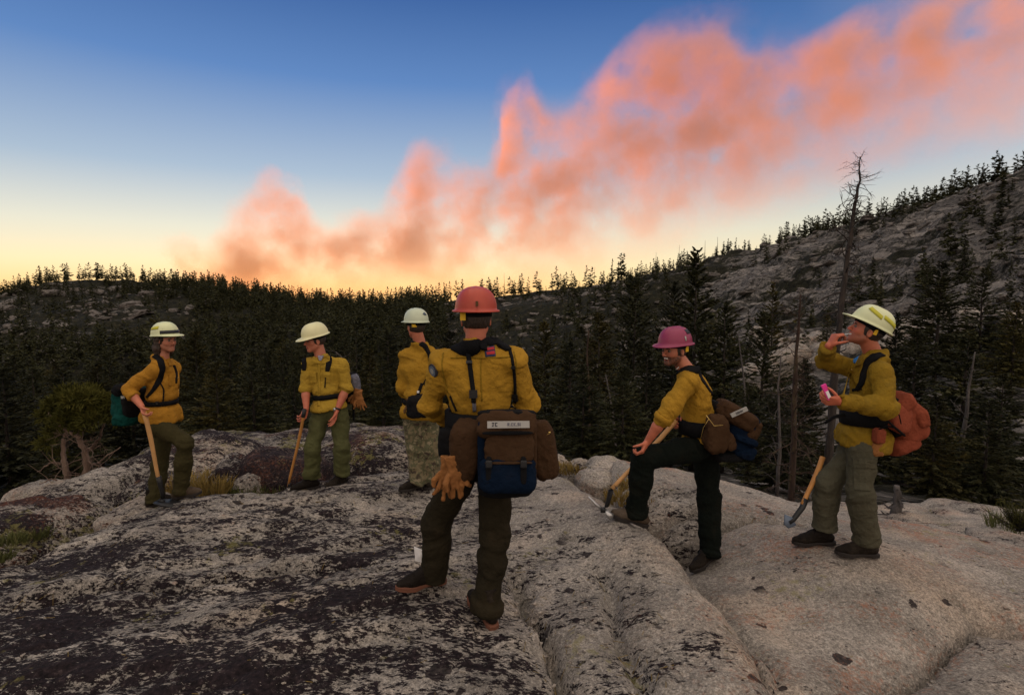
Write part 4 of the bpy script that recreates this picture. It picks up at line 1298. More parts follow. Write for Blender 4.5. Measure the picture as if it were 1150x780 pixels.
class Field:
    def __init__(s, lo, hi, fine=(), hc=0.016, hf=0.005):
        s.ax = []
        for k in range(3):
            x = lo[k]; L = [x]
            while x < hi[k]:
                f = any(a[k] - hc <= x <= b[k] for a, b in fine)
                x += hf if f else hc
                L.append(x)
            s.ax.append(np.array(L))
        s.D = np.full([len(a) for a in s.ax], 0.06, np.float32)
    def _sl(s, lo, hi):
        out = []
        for k in range(3):
            a = np.searchsorted(s.ax[k], lo[k]); b = np.searchsorted(s.ax[k], hi[k])
            if b <= a: return None, None
            out.append(slice(a, b))
        P = np.stack(np.meshgrid(*[s.ax[k][out[k]] for k in range(3)], indexing='ij'), -1)
        return tuple(out), P
    def _mix(s, sl, d, k, sub=False):
        D = s.D[sl]
        d = d.astype(np.float32)
        if sub:
            if k <= 0: s.D[sl] = np.maximum(D, -d); return
            h = np.clip(0.5 - 0.5 * (D + d) / k, 0, 1)
            s.D[sl] = D + (-d - D) * h + k * h * (1 - h)
        else:
            if k <= 0: s.D[sl] = np.minimum(D, d); return
            h = np.clip(0.5 + 0.5 * (d - D) / k, 0, 1)
            s.D[sl] = d + (D - d) * h - k * h * (1 - h)
    def cone(s, a, b, ra, rb, k=0.02, cap=False, capa=False, sub=False, flat=None):
        a = np.asarray(a, float); b = np.asarray(b, float)
        m = max(ra, rb) + k + 0.035
        sl, P = s._sl(np.minimum(a, b) - m, np.maximum(a, b) + m)
        if sl is None: return s
        e = b - a; L2 = max(e @ e, 1e-12)
        q = P - a
        if flat is not None:                       # flat = (axis, factor): thinner along that axis
            n_, f_ = unit(flat[0]), flat[1]
            q = q + (q @ n_)[..., None] * n_ * (f_ - 1)
            e = e + (e @ n_) * n_ * (f_ - 1); L2 = e @ e
        t0 = (q @ e) / L2
        t = np.clip(t0, 0, 1)
        d = np.linalg.norm(q - t[..., None] * e, axis=-1) - (ra + (rb - ra) * t)
        if cap: d = np.maximum(d, (t0 - 1) * math.sqrt(L2))
        if capa: d = np.maximum(d, -t0 * math.sqrt(L2))
        s._mix(sl, d, k, sub)
        return s
    def ell(s, c, R, r, k=0.02, sub=False, p=2.0):
        """R rows = axes"""
        c = np.asarray(c, float); R = np.asarray(R, float); r = np.asarray(r, float)
        m = r.max() + k + 0.035
        sl, P = s._sl(c - m, c + m)
        if sl is None: return s
        q = (P - c) @ R.T
        if p == 2.0:
            k0 = np.linalg.norm(q / r, axis=-1); k1 = np.linalg.norm(q / (r * r), axis=-1)
            d = k0 * (k0 - 1) / np.maximum(k1, 1e-6)
        else:
            k0 = (np.abs(q / r) ** p).sum(-1) ** (1 / p)
            d = (k0 - 1) * r.min()
        s._mix(sl, d, k, sub)
        return s
    def plane(s, c, n, k=0.0, lo=None, hi=None):
        """keep the side below the plane (n points to the removed side)"""
        sl, P = s._sl(lo if lo is not None else [a[0] for a in s.ax], hi if hi is not None else [a[-1] + 1 for a in s.ax])
        if sl is None: return s
        d = (P - np.asarray(c)) @ unit(n)
        s.D[sl] = np.maximum(s.D[sl], d.astype(np.float32))
        return s
    def func(s, lo, hi, fn, k=0.0, sub=False):
        sl, P = s._sl(lo, hi)
        if sl is not None: s._mix(sl, fn(P), k, sub)
        return s
    def mesh(s):
        D = s.D; X, Y, Z = s.ax
        D = D.copy(); D[0] = D[-1] = 0.06; D[:, 0] = D[:, -1] = 0.06; D[:, :, 0] = D[:, :, -1] = 0.06
        S = D < 0
        nx, ny, nz = D.shape
        cnt = np.zeros((nx - 1, ny - 1, nz - 1), np.int8); c8 = []
        for i in (0, 1):
            for j in (0, 1):
                for k in (0, 1):
                    cnt += S[i:nx - 1 + i, j:ny - 1 + j, k:nz - 1 + k]
        act = (cnt > 0) & (cnt < 8)
        I, J, K = np.nonzero(act)
        idx = -np.ones(act.shape, np.int64); idx[I, J, K] = np.arange(len(I))
        acc = np.zeros((len(I), 3)); n = np.zeros(len(I))
        cr = [(a, b, c) for a in (0, 1) for b in (0, 1) for c in (0, 1)]
        for a in range(8):
            for b in range(a + 1, 8):
                A, B = cr[a], cr[b]
                if sum(abs(A[q] - B[q]) for q in range(3)) != 1: continue
                da = D[I + A[0], J + A[1], K + A[2]]; db = D[I + B[0], J + B[1], K + B[2]]
                m = (da < 0) != (db < 0)
                t = np.where(m, da / np.where(np.abs(da - db) < 1e-9, 1, da - db), 0)
                pa = np.stack([X[I + A[0]], Y[J + A[1]], Z[K + A[2]]], -1)
                pb = np.stack([X[I + B[0]], Y[J + B[1]], Z[K + B[2]]], -1)
                acc += np.where(m[:, None], pa + (pb - pa) * t[:, None], 0); n += m
        V = acc / np.maximum(n, 1)[:, None]
        F = []
        for axn in range(3):
            if axn == 0: s0, s1 = S[:-1, 1:-1, 1:-1], S[1:, 1:-1, 1:-1]
            elif axn == 1: s0, s1 = S[1:-1, :-1, 1:-1], S[1:-1, 1:, 1:-1]
            else: s0, s1 = S[1:-1, 1:-1, :-1], S[1:-1, 1:-1, 1:]
            e = np.nonzero(s0 != s1)
            i, j, k = e
            if axn == 0: j = j + 1; k = k + 1; q = [idx[i, j - 1, k - 1], idx[i, j, k - 1], idx[i, j, k], idx[i, j - 1, k]]
            elif axn == 1: i = i + 1; k = k + 1; q = [idx[i - 1, j, k - 1], idx[i - 1, j, k], idx[i, j, k], idx[i, j, k - 1]]
            else: i = i + 1; j = j + 1; q = [idx[i - 1, j - 1, k], idx[i, j - 1, k], idx[i, j, k], idx[i - 1, j, k]]
            q = np.stack(q, -1)
            fl = s0[e]
            q = np.where(fl[:, None], q, q[:, ::-1])
            F.append(q)
        F = np.concatenate(F); F = F[(F >= 0).all(1)]
        return V, F

def vnormals(V, F):
    n = np.cross(V[F[:, 2]] - V[F[:, 0]], V[F[:, 3]] - V[F[:, 1]])
    N_ = np.zeros_like(V)
    for k in range(4): np.add.at(N_, F[:, k], n)
    return N_ / np.maximum(np.linalg.norm(N_, axis=1), 1e-12)[:, None]

def relax(V, F, it=1, w=0.5):
    for _ in range(it):
        A = np.zeros_like(V); c = np.zeros(len(V))
        for k in range(4):
            a, b = F[:, k], F[:, (k + 1) % 4]
            np.add.at(A, a, V[b]); np.add.at(c, a, 1); np.add.at(A, b, V[a]); np.add.at(c, b, 1)
        V = V + (A / np.maximum(c, 1)[:, None] - V) * w
    return V

def wrinkle(V, F, segs, seed, base_amp=0.006):
    """cloth folds: segs = (a, b, amplitude, frequency along, frequency across)"""
    Nn = vnormals(V, F)
    best = np.full(len(V), 1e9); disp = np.zeros(len(V))
    num = np.zeros(len(V)); den = np.zeros(len(V)) + 1e-9
    for i, (a, b, amp, fa, fp) in enumerate(segs):
        a = np.asarray(a, float); b = np.asarray(b, float); e = b - a; L = np.linalg.norm(e); e = e / L
        q = V - a; t = q @ e; tc = np.clip(t, 0, L)
        perp = q - tc[:, None] * e
        d = np.linalg.norm(perp, axis=1)
        w = np.exp(-(d / 0.07) ** 2)
        j = 0.45 + 0.8 * np.maximum(np.exp(-(tc / (0.22 * L)) ** 2), np.exp(-((L - tc) / (0.22 * L)) ** 2))
        # slight spiral so that the folds are not rings
        ww = fbm(V * 4 + seed, 2)
        a0 = unit(np.cross(e, [0.3, 1.0, 0.2])); a1 = np.cross(e, a0)
        pu, pv = perp @ a0, perp @ a1
        ts = t + .45 * pu * math.cos(i * 2.1 + seed) + .45 * pv * math.sin(i * 2.1 + seed) + .035 * ww
        p = np.stack([ts * fa, pu * fp * .45 + i * 3.1, pv * fp * .45 + seed], -1)
        v1 = vnoise(p); v2 = vnoise(p * np.array([2.1, 1.2, 1.2]) + 5)
        n_ = 1.25 * v1 + .50 * v2 + .55 * (1 - np.abs(v1) * 3).clip(0, 1) - .45 * np.exp(-(v2 / .12) ** 2)
        num += w * amp * j * n_; den += w
    disp = 1.45 * num / den + base_amp * fbm(V * 16 + seed, 3)
    q2 = V * 21 + 1.5 * fbm(V * 5, 2)[:, None] + seed
    disp = disp - .0035 * np.exp(-(vnoise(q2) / .10) ** 2) * np.clip(.5 + fbm(V * 3.5 + seed, 2), 0, 1)
    return V + Nn * np.clip(disp, -.009, .022)[:, None]

# ------------------------------------------------------------------ figure materials
def mat_cloth(name, c, var=0.3, dirt=(0.05, 0.035, 0.02), dirt_amt=0.35, rough=0.9, weave=420, bstr=0.35):
    m, nt, b = new_mat(name)
    v = coords(nt)
    n1 = noise(nt, v, 5.5, 5, 0.62)
    n2_ = noise(nt, v, 26, 4, 0.6)
    f = mth(nt, 'MULTIPLY_ADD', mth(nt, 'ADD', mth(nt, 'MULTIPLY', n1, .6), mth(nt, 'MULTIPLY', n2_, .4)), 2 * var, 1 - var)
    s_ = nt.nodes.new("ShaderNodeVectorMath"); s_.operation = 'SCALE'
    s_.inputs[0].default_value = c; nt.links.new(f, s_.inputs["Scale"])
    dm = mth(nt, 'MULTIPLY', mth(nt, 'SUBTRACT', noise(nt, v, 5.0, 6, 0.72), 0.50), 4.5 * dirt_amt, clamp=True)
    nt.links.new(mix(nt, dm, s_.outputs[0], dirt), b.inputs["Base Color"])
    b.inputs["Roughness"].default_value = rough
    b.inputs["Specular IOR Level"].default_value = 0.08
    hh = mth(nt, 'ADD', mth(nt, 'MULTIPLY', noise(nt, v, weave, 2, .5), .12), mth(nt, 'ADD', mth(nt, 'MULTIPLY', noise(nt, v, 34, 4, .6, .6), .8), mth(nt, 'MULTIPLY', n2_, .8)))
    bump(nt, b, hh, min(1.0, bstr * 2.0), 0.016)
    return m
M_SHIRT = mat_cloth("yellow_field_shirt", (0.33, 0.180, 0.020), 0.28, (0.20, 0.12, 0.02), .45)
M_SHIRT_O = mat_cloth("ochre_field_shirt", (0.35, 0.165, 0.020), 0.28, (0.2, 0.10, 0.02), .45)
M_SHIRT_L = mat_cloth("bright_yellow_field_shirt", (0.34, 0.215, 0.028), 0.25, (0.28, 0.17, 0.03), .35)
M_SHIRT_D = mat_cloth("olive_yellow_field_shirt", (0.22, 0.132, 0.013), 0.3, (0.12, 0.085, 0.02), .55)
M_TR1 = mat_cloth("olive_brown_trousers", (0.040, 0.034, 0.014), 0.35)
M_TR2 = mat_cloth("sage_green_trousers", (0.075, 0.078, 0.032), 0.3)
M_TR4 = mat_cloth("dark_brown_green_trousers", (0.020, 0.016, 0.009), 0.4)
M_TR5 = mat_cloth("black_green_trousers", (0.0045, 0.0065, 0.005), 0.4, dirt_amt=.12)
M_TR6 = mat_cloth("grey_green_trousers", (0.070, 0.066, 0.044), 0.3)
M_BLACKW = mat_cloth("black_webbing", (0.008, 0.008, 0.009), 0.3, dirt_amt=.1, bstr=.2)
M_BROWNC = mat_cloth("brown_pack_cordura", (0.050, 0.026, 0.013), 0.35, dirt_amt=.2)
M_BLUEC = mat_cloth("blue_pack_cordura", (0.003, 0.009, 0.023), 0.3, dirt_amt=.1)
M_TEAL = mat_cloth("teal_pack_cordura", (0.004, 0.045, 0.038), 0.35, dirt_amt=.15)
M_ORANGEC = mat_cloth("faded_orange_pack_cordura", (0.21, 0.050, 0.026), 0.4, (0.15, 0.04, 0.02), .5)
M_GREYC = mat_cloth("grey_pack_cordura", (0.13, 0.13, 0.16), 0.2, dirt_amt=.15)
M_LEATHER = mat_cloth("tan_leather_gloves", (0.27, 0.115, 0.038), 0.35, (0.16, 0.06, 0.02), .5, rough=.7)
M_LEATHER_D = mat_cloth("brown_leather", (0.12, 0.065, 0.03), 0.35, rough=.7)
M_BOOT = mat_cloth("dark_leather_boot", (0.012, 0.009, 0.007), 0.4, (0.07, 0.055, 0.04), .5, rough=.6)
M_BOOT5 = mat_cloth("dusty_brown_leather_boot", (0.060, 0.043, 0.030), 0.35, (0.16, 0.13, 0.10), .5, rough=.75)
M_SOLE = mat_plain("rubber_sole", (0.020, 0.016, 0.014), .8)
M_SOLE_R = mat_plain("red_brown_rubber_sole", (0.14, 0.055, 0.032), .8)
M_TEE_G = mat_cloth("grey_undershirt", (0.25, 0.24, 0.30), .2, dirt_amt=0)
M_TEE_B = mat_cloth("blue_undershirt", (0.04, 0.17, 0.42), .2, dirt_amt=0)

def mat_camo():
    m, nt, b = new_mat("camouflage_cloth")
    v = coords(nt)
    n1 = noise(nt, v, 13, 3, .6, .5); n2_ = noise(nt, v, 21, 3, .6, .5)
    c = ramp(nt, n1, [(0.0, (0.15, 0.12, 0.065)), (.46, (0.15, 0.12, 0.065)), (.48, (0.075, 0.075, 0.035)), (.58, (0.085, 0.08, 0.04)), (.60, (0.20, 0.165, 0.10)), (1, (0.20, 0.165, 0.10))])
    c = mix(nt, mth(nt, 'MULTIPLY', mth(nt, 'SUBTRACT', n2_, .575), 40, clamp=True), c, (0.045, 0.030, 0.018))
    nt.links.new(c, b.inputs["Base Color"]); b.inputs["Roughness"].default_value = .9
    bump(nt, b, noise(nt, v, 30, 4, .6), .3, .01)
    return m
M_CAMO = mat_camo()

def mat_skin():
    m, nt, b = new_mat("skin")
    at_ = nt.nodes.new("ShaderNodeAttribute"); at_.attribute_name = "tone"
    v = coords(nt)
    n1 = noise(nt, v, 45, 4, .6)
    c = mix(nt, mth(nt, 'MULTIPLY_ADD', n1, .5, 0), at_.outputs["Color"], mix(nt, 1.0, at_.outputs["Color"], (1.0, .72, .62), 'MULTIPLY'))
    nt.links.new(c, b.inputs["Base Color"])
    b.inputs["Roughness"].default_value = .55
    b.inputs["Subsurface Weight"].default_value = 0.0
    b.inputs["Specular IOR Level"].default_value = .4
    bump(nt, b, noise(nt, v, 160, 3, .6), .15, .002)
    return m
M_SKIN = mat_skin()
def mat_hair(name, c1, c2):
    m, nt, b = new_mat(name)
    v = coords(nt, (1, 1, .18))
    n1 = noise(nt, v, 150, 4, .6)
    nt.links.new(ramp(nt, n1, [(.35, c1), (.65, c2)]), b.inputs["Base Color"])
    b.inputs["Roughness"].default_value = .6
    bump(nt, b, n1, .8, .006)
    return m
M_HAIR = mat_hair("dark_brown_hair", (0.012, 0.007, 0.005), (0.045, 0.028, 0.018))
M_HAIR_L = mat_hair("long_brown_hair", (0.012, 0.006, 0.004), (0.045, 0.022, 0.010))
def mat_helmet(name, c, scuff=(0.35, 0.32, 0.25), amt=.5, rough=.33):
    m, nt, b = new_mat(name)
    v = coords(nt)
    s = mth(nt, 'MULTIPLY', mth(nt, 'SUBTRACT', noise(nt, v, 30, 6, .72), .60), 7 * amt, clamp=True)
    g = noise(nt, v, 7, 5, .6)
    c2 = mix(nt, mth(nt, 'MULTIPLY', mth(nt, 'SUBTRACT', g, .42), 1.2, clamp=True), c, tuple(x * .62 for x in c))
    nt.links.new(mix(nt, s, c2, scuff), b.inputs["Base Color"])
    nt.links.new(mth(nt, 'MULTIPLY_ADD', g, .5, rough - .15), b.inputs["Roughness"])
    bump(nt, b, noise(nt, v, 60, 4, .6), .12, .002)
    return m
M_HW = mat_helmet("off_white_hard_hat", (0.62, 0.65, 0.38), (0.20, 0.14, 0.07), .35)
M_HC = mat_helmet("cream_yellow_hard_hat", (0.66, 0.63, 0.36), (0.25, 0.17, 0.08), .35)
M_HG = mat_helmet("pale_green_grey_hard_hat", (0.50, 0.55, 0.40), (0.25, 0.25, 0.2), .3)
M_HR = mat_helmet("weathered_red_hard_hat", (0.40, 0.042, 0.015), (0.45, 0.20, 0.15), .35)
M_HP = mat_helmet("magenta_hard_hat", (0.23, 0.012, 0.060), (0.15, 0.04, 0.07), .3)
M_REFL = mat_plain("yellow_reflective_tape", (0.45, 0.42, 0.03), .5, var=.15)
M_WHITE = mat_plain("white_label", (0.30, 0.29, 0.27), .7, var=.12)
M_WOOD = mat_plain("ash_wood_handle", (0.48, 0.26, 0.10), .55, bumpsc=60, var=.3)
M_WOOD_O = mat_plain("amber_wood_handle", (0.42, 0.19, 0.05), .5, bumpsc=60, var=.4)
M_WOOD_R = mat_plain("red_painted_wood", (0.20, 0.03, 0.025), .5, var=.3)
M_STEEL = mat_plain("worn_steel", (0.42, 0.42, 0.42), .35, metal=.9, var=.3)
M_BLACKM = mat_plain("black_painted_steel", (0.015, 0.015, 0.016), .45, var=.4)
M_EYE = mat_plain("eye_white", (0.17, 0.13, 0.11), .2, var=.02)
M_IRIS = mat_plain("dark_iris", (0.01, 0.008, 0.006), .15, var=.02)
M_TOOTH = mat_plain("teeth", (0.70, 0.66, 0.58), .3, var=.05)
M_MOUTH = mat_plain("mouth_inside", (0.05, 0.012, 0.010), .4, var=.1)
M_PINK = mat_plain("pink_wrapper", (0.75, 0.05, 0.30), .35, var=.3)
M_CYAN = mat_plain("cyan_clip", (0.02, 0.50, 0.55), .4, var=.05)
M_PAPER = mat_plain("white_paper", (0.72, 0.70, 0.68), .8, var=.08)
M_BLACKP = mat_plain("black_plastic", (0.012, 0.012, 0.013), .4, var=.2)
M_INK = mat_plain("printed_ink", (0.03, 0.03, 0.04), .8, var=.1)
M_PATCH_R = mat_plain("red_patch", (0.35, 0.02, 0.03), .8, var=.1)
M_PATCH_B = mat_plain("navy_patch", (0.02, 0.025, 0.07), .8, var=.1)
M_BRASS = mat_plain("brass", (0.55, 0.38, 0.12), .35, metal=.8)
M_GREYBLUE = mat_plain("blue_grey_paint", (0.11, 0.14, 0.19), .6)
M_YEL = mat_plain("golden_yellow_band", (0.70, 0.42, 0.02), .6, var=.1)

SK = np.array([0.42, 0.175, 0.105])
SK_RED = np.array([0.42, 0.165, 0.105])

def set_tone(me, cols):
    a = me.color_attributes.new("tone", 'FLOAT_COLOR', 'POINT')
    c = np.ones((len(cols), 4)); c[:, :3] = cols
    a.data.foreach_set("color", c.ravel())

# ------------------------------------------------------------------ figure builder
class Head:
    def __init__(s, c, fwd, up=(0, 0, 1), scale=1.0):
        s.c = np.asarray(c, float); s.F = unit(fwd); u = unit(up)
        s.S = unit(np.cross(u, s.F)); s.U = np.cross(s.F, s.S); s.k = scale
        s.R = np.array([s.F, s.S, s.U])
    def P(s, x, y, z): return s.c + s.k * (x * s.F + y * s.S + z * s.U)
    def loc(s, V): return ((V - s.c) @ s.R.T) / s.k
    def add(s, f, neck, smile=0.0, nose=1.0):
        k = s.k; P = s.P; R = s.R
        def e(c, r, kk=.02, sub=False): f.ell(P(*c), R, np.array(r) * k, kk * k, sub)
        def c(a, b, ra, rb, kk=.015, sub=False): f.cone(P(*a), P(*b), ra * k, rb * k, kk * k, sub=sub)
        c((-.022, 0, -.045), s.loc(np.asarray(neck)[None])[0], .054, .060, .02)
        e((-.012, 0, .035), (.098, .077, .088), .02)
        e((.030, 0, -.028), (.058, .058, .082), .03)
        for g in (-1, 1):
            c((.004, g * .050, -.055), (.064, g * .018, -.094), .018, .015, .022)
            e((.052, g * .040, -.020), (.024, .020, .024), .018)
        e((.032, 0, -.068), (.052, .043, .036), .02)
        c((.073, -.008, -.097), (.073, .008, -.097), .016, .016, .018)
        c((.076, -.034, .024), (.076, .034, .024), .0115, .0115, .014)
        for g in (-1, 1):
            e((.096, g * .031, .004), (.016, .0135, .0105), .010, True)
        c((.084, 0, .014), (.108 * nose, 0, -.026), .0065, .0105, .008)
        for g in (-1, 1): e((.098, g * .011, -.031), (.011, .0075, .0075), .006)
        for g in (-1, 1):
            c((.0905, 0, -.052), (.083, g * .021, -.055 + smile * .008), .0062, .0035, .006)
            c((.0895, 0, -.066 - smile * .004), (.082, g * .019, -.062 + smile * .008), .0070, .0035, .006)
            if smile > .5: e((.062, g * .036, -.034), (.018, .014, .020), .012)
        if smile > .5: e((.092, 0, -.060), (.018, .024, .0125), .004, True)
        for g in (-1, 1):
            e((-.006, g * .078, -.012), (.019, .0075, .031), .006)
            e((-.002, g * .0855, -.008), (.009, .005, .016), .004, True)
    def tone(s, V, cols, beard=0.0, stubble=0.0, red=.3):
        L = s.loc(V); x, y, z = L.T
        near = (np.abs(y) < .12) & (x > -.12) & (x < .14) & (z > -.16) & (z < .14)
        lips = near & (x > .080) & (np.abs(y) < .021) & (np.abs(z + .059) < .0115)
        cols[lips] = cols[lips] * [.80, .55, .60]
        ch = np.exp(-((x - .075) ** 2 / .03 ** 2 + (np.abs(y) - .04) ** 2 / .02 ** 2 + (z + .022) ** 2 / .022 ** 2)) * near
        ch = np.maximum(ch, np.exp(-((x - .108) ** 2 + y ** 2 + (z + .028) ** 2) / .018 ** 2) * near)
        cols[:] = cols * (1 - red * ch[:, None] * np.array([-.1, .45, .45]))
        nn = .5 + .5 * fbm(V * 130, 2)
        m = near * sstep(-.030, -.052, z + .35 * (x - .06) * (x > .05) * 0 + .25 * np.abs(y) * 0) * sstep(-.03, .02, x) * (z > -.135)
        tash = near * np.exp(-((z + .044) / .006) ** 2) * (np.abs(y) < .026) * (x > .075)
        side = near * (np.abs(x - .012) < .016) * (z < .03) * (z > -.07) * (np.abs(y) > .05)
        m = np.clip(np.maximum(np.maximum(m, tash), side * .8), 0, 1) * ~lips
        a = np.clip(m * max(beard, stubble) * (.6 + .5 * nn), 0, .95)[:, None]
        tgt = np.array([.025, .014, .009]) if beard > 0 else np.array([.13, .065, .04])
        cols[:] = cols * (1 - a) + tgt * a

def add_hand(f, w, d, n, s, curl=(50, 60, 40), thumb=(25, 30), sc=1.0, spread=0.0, thumb_open=.6):
    """w wrist, d finger direction, n palm normal (side the fingers close to), s thumb side"""
    w = np.asarray(w, float); d = unit(d); n = unit(n - (np.asarray(n) @ d) * d); s = unit(np.asarray(s, float) - (np.asarray(s) @ d) * d - (np.asarray(s) @ n) * n)
    off = [.031, .0105, -.0105, -.030]; ln = [.90, 1.0, .93, .74]; base = [.086, .090, .086, .078]
    for o, l, b in zip(off, ln, base):
        kn = w + sc * (d * b + s * o)
        f.cone(w + sc * (d * .008 + s * o * .45), kn, .0135 * sc, .0115 * sc, .010)
    f.ell(w + sc * (d * .045 + n * .004), np.array([d, n, s]), np.array([.046, .014, .036]) * sc, .010)
    f.ell(w + sc * (d * .030 + n * .010 + s * .024), np.array([d, n, s]), np.array([.028, .014, .016]) * sc, .010)
    for i, (o, l, b) in enumerate(zip(off, ln, base)):
        p = w + sc * (d * b + s * o); a = 0.0; dd = d
        jit = (i - 1.5) * 4
        for j, (q, r0, r1) in enumerate(((.044, .0098, .0088), (.027, .0088, .0080), (.021, .0080, .0068))):
            a += math.radians(curl[j] + jit)
            dd = unit(math.cos(a) * d + math.sin(a) * n + s * o * spread * 6)
            e = p + dd * q * l * sc
            f.cone(p, e, r0 * sc, r1 * sc, .0022 if j else .004)
            p = e
    p = w + sc * (d * .022 + s * .026 + n * .006)
    td = unit(d * .62 + s * thumb_open + n * .38)
    for j, (q, r0, r1) in enumerate(((.040, .0125, .0105), (.032, .0105, .0092), (.026, .0092, .0075))):
        if j: td = unit(td + math.radians(thumb[j - 1]) * (n * .8 - s * .6 + d * .2))
        e = p + td * q * sc
        f.cone(p, e, r0 * sc, r1 * sc, .008 if j == 0 else .0022)
        p = e

def part(name, V, F, mat, parent, base, smooth=True):
    me = mesh_np(name, V - base, F, smooth)
    o = link(name, me, mat, parent)
    return o

def gpart(name, g, mat, parent, base, smooth=True, level=None):
    me = g.mesh(name, smooth, off=base)
    return link(name, me, mat, parent)

def frame(f, u=(0, 0, 1)):
    """rows: forward, left, up"""
    F = unit(f); S = unit(np.cross(unit(u), F)); U = np.cross(F, S)
    return np.array([F, S, U])

def build_boot(ank, toe, base, parent, mat, sole_mat, up=(0, 0, 1), size=1.0, ground=None):
    """ank ankle joint; toe direction"""
    f0 = unit(np.asarray(toe, float) * [1, 1, 0])
    ank = np.asarray(ank, float)
    gh = 0.105 * size
    side = np.array([-f0[1], f0[0], 0])
    def gz(t): return max(ground_z(*(ank + f0 * t + side * w)[:2]) for w in (-.03, 0, .03))
    zh, zm_, zt = gz(-.07), gz(.06), gz(.17)
    sl = np.clip((zt - zh) / .24, -.28, .28)
    lift = max(zh + .07 * sl, zm_ - .06 * sl, zt - .17 * sl) + .003
    if abs(lift + gh - ank[2]) > .03: print("BOOT shift", parent.name, round(lift + gh - ank[2], 3))
    R = frame(f0 + np.array([0, 0, sl]), up); Fv, S, U = R
    o = np.array([ank[0], ank[1], lift])
    lo = o + U * gh - .24; hi = o + U * gh + .24
    fld = Field(lo - .02, hi + .02, hc=.0075)
    P = lambda x, y, z: o + size * (x * Fv + y * S + z * U)
    fld.cone(P(-.052, 0, .052), P(-.01, 0, .055), .036, .037, .02)
    fld.cone(P(-.01, 0, .05), P(.13, .006, .046), .037, .040, .02)
    fld.cone(P(.13, .006, .044), P(.185, .002, .040), .040, .031, .015)
    fld.cone(P(.05, 0, .085), P(.14, .002, .055), .034, .028, .02)
    fld.cone(P(-.012, 0, .09), P(-.010, 0, .085) + np.array([0, 0, .12 * size]), .044, .050, .03, cap=True)
    fld.cone(P(0, 0, .085), P(.06, 0, .085), .040, .034, .02)
    fld.plane(P(0, 0, .020), -U)
    V, F = fld.mesh(); V = relax(V, F, 1)
    Nn = vnormals(V, F); V = V + Nn * (fbm(V * 45, 3) * .0022)[:, None]
    b = part("boot", V, F, mat, parent, base)
    # sole: welt line, tread and raised heel
    out = [(-.088, 0), (-.080, .026), (-.05, .034), (0, .030), (.05, .034), (.11, .046), (.16, .043), (.20, .026), (.214, 0), (.20, -.024), (.16, -.036), (.11, -.038), (.05, -.030), (0, -.030), (-.05, -.034), (-.080, -.026)]
    g = Geo(); n = len(out)
    rows = [(1.0, -.002), (1.04, .0), (1.04, .010), (1.05, .022), (.98, .026)]
    Vv = []
    for s_, z in rows:
        for x, y in out:
            zz = z
            if z <= 0 and -.02 < x < .07: zz = z + .010
            zz += .012 * max(0, (x - .13) / .08)
            Vv.append(P((x - .06) * s_ + .06, y * s_, zz))
    Q = [(r * n + k, r * n + (k + 1) % n, (r + 1) * n + (k + 1) % n, (r + 1) * n + k) for r in range(len(rows) - 1) for k in range(n)]
    Vv.append(P(.06, 0, 0)); Vv.append(P(.06, 0, .03))
    T = [(len(Vv) - 2, (k + 1) % n, k) for k in range(n)] + [(len(Vv) - 1, (len(rows) - 1) * n + k, (len(rows) - 1) * n + (k + 1) % n) for k in range(n)]
    g.add(Vv, Q, T)
    gpart("sole", g, sole_mat, b, base, False)
    g = Geo()
    for k in range(5):
        x = .050 + k * .020; z = .118 - k * .0125
        sgn = 1 if k % 2 else -1
        g.tube([P(x, -.022, z - .010), P(x + .006 * sgn, 0, z + .004), P(x, .022, z - .010)], .0028, 5)
    g.tube([P(.045, .0, .122), P(.052, .025, .118), P(.062, .036, .098)], .0025, 5)
    g.tube([P(.045, .0, .122), P(.050, -.024, .116), P(.060, -.035, .100)], .0025, 5)
    gpart("laces", g, M_BLACKW, b, base)
    return b

